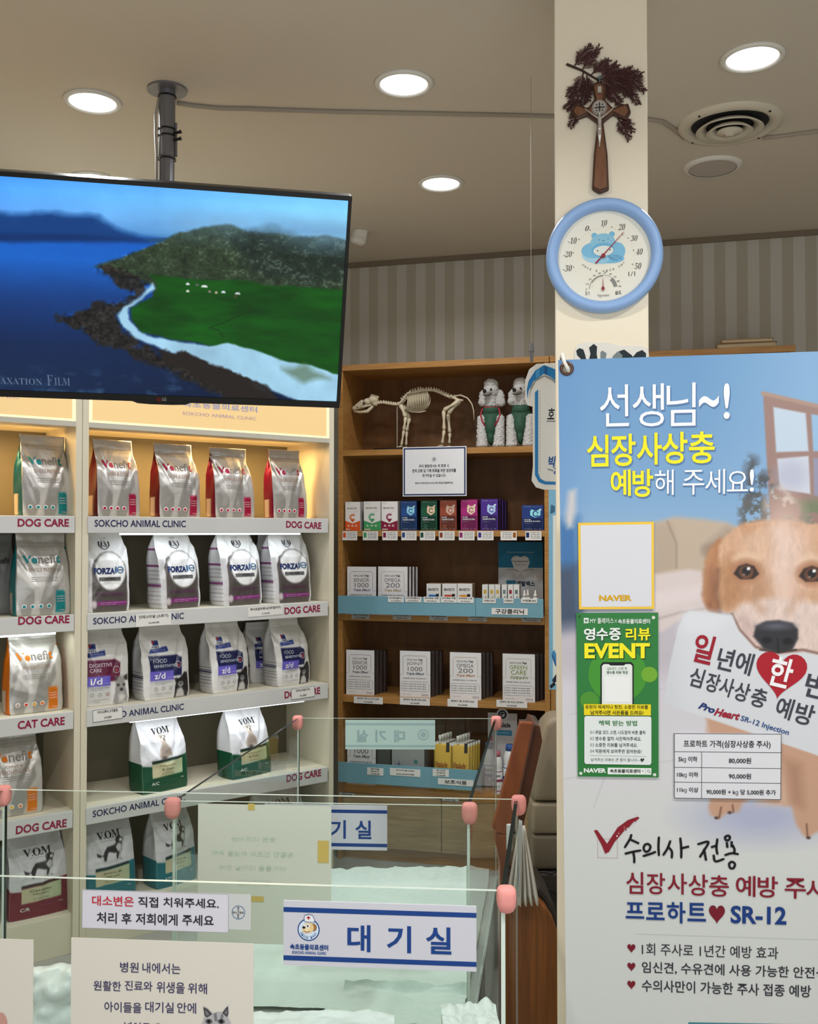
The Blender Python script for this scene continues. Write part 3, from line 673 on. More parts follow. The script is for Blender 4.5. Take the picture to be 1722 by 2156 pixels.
for p0, p1, nb, sp, y in (((1208, 143), (1246, 98), 12, .022, -.004), ((1225, 152), (1262, 104), 12, .022, -.006), ((1245, 160), (1282, 128), 10, .022, -.005), ((1262, 168), (1300, 138), 10, .024, -.006), ((1262, 170), (1330, 150), 14, .026, -.004), ((1290, 160), (1352, 160), 12, .024, -.006),
                          ((1320, 158), (1358, 196), 10, .022, -.006), ((1310, 165), (1345, 222), 10, .022, -.004), ((1228, 155), (1214, 205), 10, .022, -.005), ((1240, 165), (1222, 235), 14, .024, -.003), ((1222, 200), (1192, 232), 10, .022, -.004), ((1225, 215), (1200, 272), 10, .022, -.004),
                          ((1275, 180), (1310, 225), 12, .024, -.003), ((1300, 250), (1325, 296), 10, .02, -.004), ((1310, 245), (1332, 280), 8, .02, -.003), ((1255, 165), (1285, 200), 10, .024, -.002), ((1235, 160), (1238, 215), 10, .022, -.002), ((1270, 165), (1325, 185), 12, .025, -.003), ((1215, 180), (1196, 205), 7, .018, -.004), ((1300, 180), (1330, 205), 8, .022, -.003)):
    frond(zc(*p0), zc(*p1), nb, sp, y)
sg = thing('dried_conifer_sprig', 'dry reddish brown conifer sprig stuck behind the crucifix on the column', 'sprig', F_col.mat())
b.build('twig', mat('twig_brown', (62, 38, 34), .7), sg); lf.build('foliage', mat('dry_leaf', (84, 50, 50), .75, var=.25, vs=40), sg)
# cow sticker peeping over the banner
t = thing('cow_sticker', 'cut-out sticker with black animal ears peeping over the top of the banner', 'sticker', F_col.mat())
b = MB(); b.prism(K((1208, 800), (1364, 800), (1366, 745), (1362, 733), (1348, 728), (1300, 728), (1282, 722), (1230, 721), (1214, 727), (1209, 740)), -.0018, -.0002); b.build('paper', mat('sticker_paper', (226, 224, 218), .5), t)
lt = Letters(F_col, -.0018); bk = (32, 44, 50); g2 = (120, 134, 138)
for c_, P_ in ((bk, ((1213, 738), (1220, 733), (1228, 736), (1232, 748), (1234, 757), (1224, 757), (1215, 748))), (bk, ((1240, 732), (1250, 724), (1257, 730), (1256, 745), (1258, 757), (1240, 757), (1243, 745))), (g2, ((1264, 742), (1268, 738), (1277, 744), (1275, 756), (1264, 756))), (g2, ((1290, 750), (1300, 740), (1312, 744), (1310, 757), (1288, 757))), (bk, ((1302, 740), (1314, 736), (1330, 748), (1336, 757), (1306, 757), (1310, 748))), (bk, ((1332, 752), (1340, 742), (1352, 737), (1360, 744), (1360, 757), (1335, 757)))):
    lt.ppoly(P_, c_)
lt.build(t, 'print')
# ================================================================== white display cabinets with pet food
cab = mat('cabinet_cream', (214, 206, 184), 0.5, var=0.02, vs=3)
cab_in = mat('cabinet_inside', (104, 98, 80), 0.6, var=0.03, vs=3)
barm = mat('label_bar_white', (202, 202, 200), 0.4)
navy, maroon = (36, 40, 84), (140, 24, 62)
led = mat('led_strip', (255, 255, 255), 0.5, emit=(236, 244, 255), es=1.6)
glow = mat('lightbox_panel', (150, 128, 96), 0.5, emit=(252, 216, 148), es=0.52)
glow_edge = mat('lightbox_edge', (190, 170, 130), 0.5, emit=(255, 236, 176), es=0.8)
clear = glass_mat('clear_plastic', (0.96, 0.97, 0.97), 1.3, .05)
DEP = 0.36; GAP = .0015
l_ = lambda u, v, d=0.0: F_left.loc(u, v, d)
x_div, _ = l_(173, 1100); x_end, _ = l_(703, 1100)
lev = [(l_(183, 1087)[1], l_(183, 1122.5)[1]), (l_(185, 1292)[1], l_(185, 1327)[1]), (l_(183, 1494)[1], l_(183, 1531)[1]), (l_(182, 1701)[1], l_(182, 1737)[1])]
z_head = l_(190, 889)[1]; z_top = l_(400, 700)[1]; z_base = l_(40, 1952)[1]
def cabinet(name, label, x0, x1, texts, bar_x0, bar_x1, strips, head_txt):
    t = thing(name, label, 'cabinet', F_left.mat(), 'white pet food display cabinets')
    T = 0.022
    b = MB(); b.box(x0, x0 + T, 0, DEP, 0.0, z_top); b.build('side_panel', cab, t, bevel=.001)
    b = MB(); b.box(x1 - T, x1, 0, DEP, 0.0, z_top); b.build('side_panel', cab, t, bevel=.001)
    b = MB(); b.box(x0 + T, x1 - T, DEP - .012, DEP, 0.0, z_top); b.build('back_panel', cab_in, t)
    b = MB(); b.box(x0 + T, x1 - T, .0, DEP - .012, z_top - .02, z_top); b.build('top_panel', cab, t)
    b = MB(); b.box(x0 + T, x1 - T, .012, DEP - .012, 0.0, z_base); b.build('plinth', cab, t, bevel=.001)
    # header light box
    b = MB(); b.box(x0 + T, x1 - T, .0, .075, z_head - .018, z_head); b.box(x0 + T, x1 - T, .075, .085, z_head - .018, z_top - .02); hd = b.build('header_box', mat('header_trim', (190, 186, 172), .45), t)
    b = MB(); b.box(x0 + T + .012, x1 - T - .004, .004, .010, z_head + .008, z_top - .03); b.build('light_panel', glow, hd)
    b = MB(); b.box(x0 + T, x0 + T + .012, .003, .011, z_head, z_top - .03); b.box(x1 - T - .012, x1 - T, .003, .0115, z_head, z_top - .03); b.box(x0 + T + .012, x1 - T - .012, .003, .0115, z_head, z_head + .008); b.build('light_edge', glow_edge, hd)
    lt = Letters(F_left, .003)
    for s, bx, c in head_txt: lt.P(s, *bx, c, .012)
    lt.build(hd)
    b = MB(); b.box(x0 + T, x1 - T, .085, DEP - .012, z_head - .012, z_head); b.build('ceiling_board', cab, t)
    for i, (zt, zb) in enumerate(lev):
        b = MB(); b.box(x0 + T, x1 - T, .006, DEP - .012, zt - .022, zt - .002); sh = b.build('shelf', cab, t)
        b = MB(); b.box(bar_x0, bar_x1, -.004, .006, zb, zt); b.build('label_bar', barm, sh, bevel=.002)
        b = MB(); b.box(bar_x0, bar_x1, -.0045, -.003, zt, zt + .012); b.build('clear_lip', clear, sh)
        lt = Letters(F_left, -.004)
        for s, bx, c in texts[i]:
            lt.R(s, bx[0], bx[1], bx[2], c, .014 if c == navy else .028)
        lt.build(sh)
        if i in strips:
            b = MB(); b.box(bar_x0 + strips[i][0], bar_x0 + strips[i][1], .007, .016, zt - .0655, zt - .0575); b.build('led_strip', led, sh)
    return t
sk = 'SOKCHO ANIMAL CLINIC'
X0, X1 = x_div, x_end
ba, bb_ = l_(184, 1100)[0], l_(690, 1100)[0]
texts_r = [[(sk, ((199, 1109), (391, 1110), 15), navy), ('DOG CARE', ((602, 1111), (676, 1114), 14.5), maroon)],
           [(sk, ((196, 1315), (387, 1303), 14), navy), ('DOG CARE', ((599, 1294), (674, 1288), 15), maroon)],
           [(sk, ((196, 1518), (387, 1494), 14), navy), ('DOG CARE', ((599, 1471), (674, 1461), 15), maroon)],
           [(sk, ((195, 1721), (390, 1686), 14), navy), ('DOG CARE', ((603, 1647), (676, 1634), 15), maroon)]]
hl = mat('lightbox_film', (120, 100, 120), 0.5, emit=(188, 160, 158), es=.47); hb = mat('lightbox_film_blue', (90, 100, 140), 0.5, emit=(146, 150, 186), es=.47)
head_r = [('속초동물의료센터', (384, 843, 541, 869), hb), (sk, (384, 866, 539, 885), hl)]
cabR = cabinet('display_cabinet', 'white pet food display cabinet with lit header under the television, next to the wooden shelving', X0, X1, texts_r, ba, bb_, {0: (.12, .86), 2: (.16, .88)}, head_r)
bl0, bl1 = X0 - 1.0, l_(157, 1100)[0]
texts_l = [[('DOG CARE', ((37, 1109), (145, 1109), 17), maroon)], [('DOG CARE', ((38, 1316), (146, 1312), 17.5), maroon)], [('CAT CARE', ((37, 1536), (136, 1526), 17.5), maroon)], [('DOG CARE', ((33, 1757), (140, 1741), 17.5), maroon)]]
cabL = cabinet('display_cabinet', 'white pet food display cabinet with lit header cut off by the picture edge', X0 - 1.03, X0 - GAP, texts_l, bl0, bl1, {1: (.2, .915)}, [('CLINIC', (-30, 828, 40, 840), hl), ('SOKCHO ANIMAL', (-140, 828, -36, 840), hl)])
# the cabinets' own lamps
def cab_light(xm, z, y, power, color, sx=.8, sy=.05):
    p = F_left.mat(xm, y, z).translation
    m = F_left.mat(xm, y, z)
    o = area('cabinet_light', p, (0, 0, 0), sx, sy, power, color); o.matrix_world = m
for xm in ((X0 + X1) / 2, X0 - .5):
    cab_light(xm, z_head - .03, .14, 5.0, (1.0, 0.62, 0.24))
cab_light((X0 + X1) / 2, lev[0][0] - .066, 0.03, .38, (.9, .96, 1.0), .75, .02)
cab_light((X0 + X1) / 2, lev[2][0] - .066, 0.03, .6, (.9, .96, 1.0), .75, .02)
cab_light(X0 - .4, lev[1][0] - .066, 0.03, .45, (.92, 1.0, .96), .7, .02)
# header spill onto the lightbox front
# ---- price stickers on the bars
def sticker(fr, box, lines, label, d, cat='price tag', name='price_tag', th=.0012, group=None, paper=(226, 224, 220), inkc=(60, 58, 60), edge=None, rot=0):
    a0, b0, a1, b1 = fr.box(*box, d); w, h = a1 - a0, b1 - b0
    t = thing(name, label, cat, fr.mat((a0 + a1) / 2, d, (b0 + b1) / 2) @ Matrix.Rotation(rot, 4, 'Y'), group)
    b = MB(); b.box(-w / 2, w / 2, -th, 0, -h / 2, h / 2); b.build('paper', mat('tag_paper_%d_%d_%d' % paper, paper, .5), t)
    lt = Letters(None, -th, .0003)
    if edge: lt.frame(-w / 2, -h / 2, w / 2, h / 2, .0012, edge)
    n = len(lines)
    for i, ln in enumerate(lines):
        s, rel, hh = ln if isinstance(ln, tuple) else (ln, .8, .55 / n)
        zc_ = h / 2 - h * (i + .5) / n
        lt.L(s, -w / 2 * rel, zc_ - h * hh / 2, w / 2 * rel, zc_ + h * hh / 2, inkc, .02)
    lt.build(t); return t
sticker(F_left, (286, 1293.5, 360, 1315), [('인테스티널 (소화기)', .84, .32), ('32,000원', .3, .16)], 'price sticker over the middle of the clinic name on the second shelf bar', -.0045, group='price stickers on the white shelf bars', rot=-.012)
sticker(F_left, (522, 1278, 595, 1294), [('하이포알러제닉(피부알러지)', .88, .34), ('33,000원', .22, .16)], 'price sticker left of the DOG CARE lettering on the second shelf bar', -.0045, group='price stickers on the white shelf bars', rot=-.03)
sticker(F_left, (195, 1495, 258, 1513), [('아이디(특이,고지혈증)', .68, .3), ('37,000', .24, .2)], 'price sticker covering the start of the clinic name on the third bar', -.0045, group='price stickers on the white shelf bars', edge=(60, 60, 60), rot=-.03)
sticker(F_left, (613, 1450, 662, 1467), [('피부(저알러지)', .6, .26), ('41,000', .28, .2)], 'price sticker over the DOG CARE lettering on the third bar', -.0045, group='price stickers on the white shelf bars', edge=(60, 60, 60), rot=-.03)

# ------------------------------------------------------------------ pet food bags
foil = painted('bag_foil', 0.36, 0.45, 0.5); matte_bag = painted('bag_plastic', 0.32, 0.0, 0.5, coat=0.15); matte_pap = painted('bag_paper', 0.45, 0.0, 0.4)
class Bag:
    def __init__(s, w, h, d, seed, style):
        s.w, s.h, s.d, s.seed, s.style = w, h, d, seed, style
        rs = np.random.RandomState(seed); s.cr = []
        for i in range(7):
            a = rs.uniform(0, math.pi); s.cr.append((math.cos(a), math.sin(a), rs.uniform(-.4, .4), rs.uniform(.02, .06), rs.uniform(-1, 1)))
        s.side = rs.uniform(-1, 1); s.lean = rs.uniform(-.006, .01)
    def hw(s, t):
        # half width along the height
        if s.style == 'pouch': return s.w / 2 * np.interp(t, [0, .06, .35, .62, .8, 1], [.97, 1.0, 1.0, .97, .91, .93])
        if s.style == 'shaped': return s.w / 2 * np.interp(t, [0, .08, .3, .52, .74, .88, 1], [.92, .98, .97, 1.0, 1.0, .88, .84])
        return s.w / 2 * np.interp(t, [0, .05, .4, .8, 1], [.97, 1.0, 1.0, .95, .90])
    def dep(s, t):
        return s.d * np.interp(t, [0, .08, .35, .6, .78, .88, 1], [.96, 1.0, .98, .82, .36, .06, .015])
    def shift(s, t):   # sideways waviness of the silhouette
        return s.w * .022 * np.sin(t * 5.2 + s.seed) * t
    def front(s, x, z):
        x = np.asarray(x, float); z = np.asarray(z, float); t = np.clip(z / s.h, 0, 1); W_ = s.hw(t); k = np.clip((x - s.shift(t)) / W_, -1, 1)
        D = s.dep(t); y = -D / 2 * (1 - .10 * k ** 4) - s.d * .10 * (1 - k * k) * np.sin(np.pi * np.clip(t / .85, 0, 1)) - s.lean * t * 0 + s.d * .22 * t
        amp = .0055 * s.w / .19 * np.clip(t * 4, .15, 1) * np.where(t > .9, .45, 1.0)
        for cx, sx_, o, r, a in s.cr:
            dd = np.abs((x / s.w) * cx + (z / s.h - .5) * sx_ - o); y = y + amp * a * np.clip(1 - dd / (r * 3.2), 0, 1)
        # the two folds that run from the top corners
        for sg in (-1, 1):
            dd = np.abs((x / s.w) - sg * (.5 - .75 * np.clip(.88 - t, 0, .5)))
            y = y + .010 * s.w / .19 * np.clip(1 - dd / .09, 0, 1) * np.clip((t - .35) * 4, 0, 1) * np.clip((.9 - t) * 6, 0, 1)
        y = y + .0022 * (vnoise(x * 40 + s.seed * 3.3 + 50, z * 40 + 50, s.seed % 7, 3) - .5)
        return y
    def mesh(s, painter, side_c, back_c, nx=44, nz=64, side_fn=None, top_band=None):
        ns = 6; zs = np.linspace(0, s.h, nz + 1); t = zs / s.h; Wv = s.hw(t); sh = s.shift(t); D = s.dep(t); N = 2 * nx + 2 * ns
        V = np.zeros((nz + 1, N, 3))
        ks = np.linspace(-1, 1, nx + 1)
        X = sh[:, None] + Wv[:, None] * ks[None]; Z = np.repeat(zs[:, None], nx + 1, 1)
        yf = s.front(X, Z); yb = (D / 2)[:, None] * (1 - .1 * ks ** 4) + (s.d * .22 * t)[:, None] + .0004
        yb = np.maximum(yb, yf + .0015)
        V[:, :nx + 1] = np.stack([X, yf, Z], -1)
        V[:, nx + ns:2 * nx + ns + 1] = np.stack([X, yb, Z], -1)[:, ::-1]
        for j in range(1, ns):
            q = j / ns; fold = np.sin(np.pi * q) * (np.interp(t, [0, .3, .6, .8, .9, 1], [-.05, -.02, .10, .22, .12, 0])) * s.w * .55
            V[:, nx + j] = np.stack([X[:, -1] - fold, yf[:, -1] * (1 - q) + yb[:, -1] * q, zs], -1)
            V[:, (2 * nx + ns + j)] = np.stack([X[:, 0] + fold, yb[:, 0] * (1 - q) + yf[:, 0] * q, zs], -1)
        P = Paint(-1, 1, 0, 1, nx + 1, nz + 1); 
        painter(P)
        P.C[:, :] = P.C
        Cs = np.zeros((nz, N, 4, 3))
        def cell(C_): return np.stack([C_[:-1, :-1], C_[:-1, 1:], C_[1:, 1:], C_[1:, :-1]], 2)
        Cs[:, :nx] = cell(P.C)
        sc_ = np.zeros((nz + 1, ns + 1, 3)); sc_[:] = side_c
        Sx, Sz = np.meshgrid(np.linspace(0, 1, ns + 1), np.linspace(0, 1, nz + 1))
        if side_fn: sc_ = side_fn(sc_, Sx, Sz)
        Cs[:, nx:nx + ns] = cell(sc_); Cs[:, 2 * nx + ns:] = cell(sc_[:, ::-1]); bc = np.zeros((nz + 1, nx + 1, 3)); bc[:] = back_c; Cs[:, nx + ns:2 * nx + ns] = cell(bc)
        I = np.arange((nz + 1) * N).reshape(nz + 1, N); J = np.roll(I, -1, 1)
        F = np.stack([I[:-1], J[:-1], J[1:], I[1:]], -1).reshape(-1, 4).tolist()
        base = I[0, ::-1].tolist(); topf = I[-1].tolist()
        me = bpy.data.meshes.new('bag'); me.from_pydata(V.reshape(-1, 3).tolist(), [], F + [base, topf])
        ca_ = me.color_attributes.new('print', 'FLOAT_COLOR', 'CORNER')
        cc = np.ones((len(me.loops), 4)); k4 = nz * N * 4; cc[:k4, :3] = s2l(np.clip(Cs, 0, 255)).reshape(-1, 3); cc[k4:, :3] = s2l(np.array(side_c, float))
        ca_.data.foreach_set('color', cc.ravel()); me.shade_smooth(); return me
    def letters(s): return Letters(None, 0, .0015, warp=s.front)
    def T(s, lt, txt, x0, z0, x1, z1, c, off=.02, shear=0):   # in bag units: x -1..1, z 0..1
        lt.L(txt, x0 * s.w / 2, z0 * s.h, x1 * s.w / 2, z1 * s.h, c, off, shear)
    def Rr(s, lt, x0, z0, x1, z1, c):
        n = 8; P_ = [(x0 + (x1 - x0) * i / n, z) for i in range(n + 1) for z in (z0, z1)]
        lt.put([(p[0] * s.w / 2, p[1] * s.h) for p in P_], [(2 * i, 2 * i + 2, 2 * i + 3, 2 * i + 1) for i in range(n)], c)
def place_bag(u0, u1, vt, vb, zs, depth, dback, seed, style, label, group, rot=0.0):
    """bag whose front shows between pixels u0..u1 and tops at vt, standing on the shelf level zs"""
    a0, bt = l_(u0, vt, dback); a1, _ = l_(u1, vt, dback); a_, b0 = l_((u0 + u1) / 2, vb, dback)
    w, h = a1 - a0, bt - zs
    bag = Bag(w, h, depth, seed, style)
    t = thing('pet_food_bag', label, 'pet food bag', F_left.mat((a0 + a1) / 2, dback + depth / 2, zs) @ Matrix.Rotation(rot, 4, 'Z'), group)
    return bag, t
V_SILV = (196, 194, 190)
def venefit(u0, u1, vt, row, acc, sub, label, seed, side=None, dback=.05, rot=0.0, dots=None, subc=(170, 140, 124)):
    bag, t = place_bag(u0, u1, vt, 0, lev[row][0] - .0015, .085, dback, seed, 'pouch', label, 'silver pet food bags', rot)
    def paint(P):
        P.C[:] = V_SILV
        P.poly([(-1, .55), (-.35, .30), (-.3, 0), (-.8, 0), (-1, .2)], (158, 156, 152), .04)
        P.poly([(-.2, .33), (.55, .62), (.9, .5), (.5, .3), (.3, 0), (-.15, 0)], (160, 158, 154), .05)
        P.poly([(-.05, .5), (.12, .46), (-.28, 0), (-.5, 0)], (204, 202, 198), .05)
        P.poly([(.7, .62), (1, .55), (1, .2), (.8, .35)], (206, 204, 200), .06)
        P.rect(-1, .865, 1, .875, (160, 158, 154), .02); P.rect(-1, .825, 1, .83, (170, 168, 164), .02)
        P.poly([(.42, .03), (.80, .03), (.80, .27), (.74, .30), (.42, .30)], acc, .03)
    def side_fn(C_, Sx, Sz):
        m = (Sz > .02) & (Sz < .27) & (Sx > .35) & (Sx < .85); C_[m] = (206, 190, 176); return C_
    me = bag.mesh(paint, side or acc, V_SILV, side_fn=side_fn); link(me, 'pouch', foil, t)
    lt = bag.letters(); tc_ = tuple(acc)
    bag.T(lt, 'Ve', -.70, .63, -.21, .725, tc_, .03); bag.T(lt, 'nefi', -.17, .63, .47, .735, (140, 134, 128), .012); bag.T(lt, 't', .50, .63, .68, .725, tc_, .03)
    if isinstance(sub, str): bag.T(lt, sub, -.52, .53, .55, .575, subc, .0)
    else:
        bag.T(lt, sub[0], -.36, .555, .30, .595, subc, .0); bag.T(lt, sub[1], -.62, .495, .55, .54, subc, .0)
    for k in range(3): bag.Rr(lt, -.45, .46 - k * .022, .5, .466 - k * .022, (150, 146, 140))
    for i, x in enumerate((-.72, -.42, -.12, .18)):
        lt.disc(x * bag.w / 2, .115 * bag.h, .0078, (228, 224, 220)); lt.disc(x * bag.w / 2, .112 * bag.h, .0052, dots[i] if dots else tc_, .0004)
    for k in range(3): bag.T(lt, 'Protein 28 Fat 12', .47, .22 - k * .03, .75, .235 - k * .03, (232, 214, 214), .0)
    bag.T(lt, '1.5kg', .56, .05, .75, .065, (232, 214, 214), .0)
    lt.build(t); return t
pink, teal, orange = (170, 26, 70), (20, 132, 138), (222, 122, 22)
venefit(203, 297, 921, 0, pink, 'SKIN & COAT', 'silver bag with pink side, leftmost on the warm lit top shelf', 11, (96, 8, 30), rot=.12)
venefit(334, 424, 930, 0, pink, 'SKIN & COAT', 'silver bag with pink side and dark creased top, second on the lit top shelf', 12, (96, 8, 30), rot=.10)
venefit(453, 538, 939, 0, pink, 'SKIN & COAT', 'silver bag with pink side and smooth pale top, third on the lit top shelf', 13, (112, 6, 44), rot=.06)
venefit(577, 648, 943, 0, pink, 'SKIN & COAT', 'silver bag with pink side, rightmost and nearest the wooden shelving', 14, (120, 6, 52), rot=.02)
venefit(45, 152, 911, 0, teal, 'SINGLE PROTEIN', 'silver bag with teal side on the top shelf of the left cabinet', 15, (10, 84, 98), rot=.12)
venefit(36, 150, 1122, 1, teal, 'SINGLE PROTEIN', 'silver bag with teal lettering on the second shelf of the left cabinet', 16, teal, dback=.04)
venefit(20, 134, 1330, 2, orange, 'WEIGHT-LOSS', 'silver bag with orange side on the CAT CARE shelf', 17, (214, 110, 10), dots=[(170, 150, 140), (200, 60, 40), (222, 160, 40), (222, 110, 40)], rot=.06)
venefit(-28, 92, 1546, 3, orange, ('JOINT &', 'WEIGHT-LOSS'), 'silver bag with orange panel below the CAT CARE bar, behind the pink glass corner', 18, (214, 110, 10), dots=[(170, 150, 140), (200, 160, 60), (222, 180, 60), (222, 130, 70)])
def plainbag(u0, u1, vt, row, c, side, label, seed, dback, style='pouch', text=None, tc2=(60, 60, 60)):
    bag, t = place_bag(u0, u1, vt, 0, (lev[row][0] if row < 4 else z_base + .0015) - .0015, .085, dback, seed, style, label, 'bags standing behind others')
    me = bag.mesh(lambda P: (P.C.__setitem__(slice(None), c), P.rect(-1, .86, 1, .87, tuple(int(q_ * .8) for q_ in c))), side, c, 20, 30); link(me, 'pouch', matte_bag, t)
    if text:
        lt = bag.letters(); bag.T(lt, text, -.6, .62, .6, .70, tc2, .03); lt.build(t)
    return t
plainbag(-30, 38, 1122, 1, (120, 122, 122), (10, 110, 122), 'dark grey bag with teal side half hidden at the picture edge', 21, .155, text='Venefit')
plainbag(-110, -2, 1800, 4, (60, 60, 58), (40, 40, 40), 'dark bag beside the maroon based bag at the picture edge', 22, .06, 'box')

def forza(u0, u1, vt, label, seed, dback=.05, rot=0.0, dim=False):
    bag, t = place_bag(u0, u1, vt, 0, lev[1][0] - .0015, .10, dback, seed, 'shaped', label, 'white bags with a dark base', rot)
    dk_, wh, pu = (84, 78, 76), (226, 228, 230), (120, 34, 110)
    def paint(P):
        P.C[:] = wh
        P.poly([(-.78, 0), (.88, 0), (.88, .40), (.82, .54), (.60, .645), (.3, .70), (.0, .705), (-.3, .675), (-.62, .595), (-.78, .50)], dk_, .03)
        P.poly([(-.62, .3), (.88, .3), (.88, .0), (-.7, .0)], (70, 64, 62), .2)
        P.ell(.10, .475, .70, .22, (232, 233, 234), .03)
        P.ell(-.68, .09, .12, .045, (190, 180, 186), .03)
        P.rect(-.55, .075, .86, .125, pu, .02)
        P.rect(-1, .0, -.78, .6, (198, 198, 200), .05)
        P.ell(-.05, .79, .2, .062, (214, 216, 220), .02); P.ell(-.15, .787, .062, .026, (50, 52, 56), .02, .5); P.ell(.05, .787, .062, .026, (50, 52, 56), .02, -.5); P.ell(-.05, .765, .035, .009, (90, 92, 96), .01)
    def side_fn(C_, Sx, Sz):
        C_[:] = (196, 196, 198)
        for z_ in (.28, .52, .72): C_[np.abs(Sz - z_) < .012] = (120, 60, 110)
        m = (Sz > .04) & (Sz < .5) & ((Sz * 60).astype(int) % 3 == 0); C_[m] = (160, 160, 164); return C_
    me = bag.mesh(paint, (196, 196, 198), (220, 220, 222), 72, 110, side_fn); link(me, 'pouch', matte_bag, t)
    lt = bag.letters(); nv = (24, 46, 100)
    bag.T(lt, 'FORZA', -.66, .44, .28, .515, nv, .05); bag.T(lt, '1', .30, .45, .38, .525, (60, 110, 160), .04)
    lt.ring(.56 * bag.w / 2, .487 * bag.h, .009, .0125, (60, 100, 140)); bag.Rr(lt, .44, .482, .68, .493, (60, 100, 140))
    bag.Rr(lt, -.45, .362, .55, .405, (92, 92, 92)); bag.T(lt, 'ACTIVE', -.2, .370, .3, .397, (40, 40, 40), .02)
    bag.T(lt, 'HYPOALLERGENIC', -.6, .19, .7, .225, (96, 50, 88), .01)
    bag.T(lt, 'All breeds maintenance', -.4, .103, .8, .114, (200, 170, 198), .0); bag.T(lt, 'Fish and rice', -.4, .084, .3, .094, (200, 170, 198), .0)
    lt.ring(-.05 * bag.w / 2, .79 * bag.h, .0168, .0196, (90, 96, 106), t0=165, t1=375); lt.ring(-.05 * bag.w / 2, .79 * bag.h, .0166, .0215, (46, 48, 54), .0002, t0=150, t1=205, n=10); lt.ring(-.05 * bag.w / 2, .79 * bag.h, .0166, .0215, (46, 48, 54), .0002, t0=-25, t1=30, n=10); bag.T(lt, 'since 1998', -.2, .853, .10, .868, (120, 124, 130), .0)
    lt.build(t); return t
forza(184, 276, 1108, 'white bag with dark base, leftmost on the second shelf of the right cabinet', 31, rot=0.0)
forza(331, 426, 1108, 'white bag with dark base and visible side, second on the second shelf', 32, rot=.22)
forza(463, 556, 1108, 'white bag with dark base, third on the second shelf', 33, rot=.18)
forza(573, 659, 1108, 'white bag with dark base, rightmost on the second shelf', 34, rot=.12)
forza(552, 640, 1126, 'shaded white bag with dark base, behind the two right ones on the second shelf', 35, dback=.19)

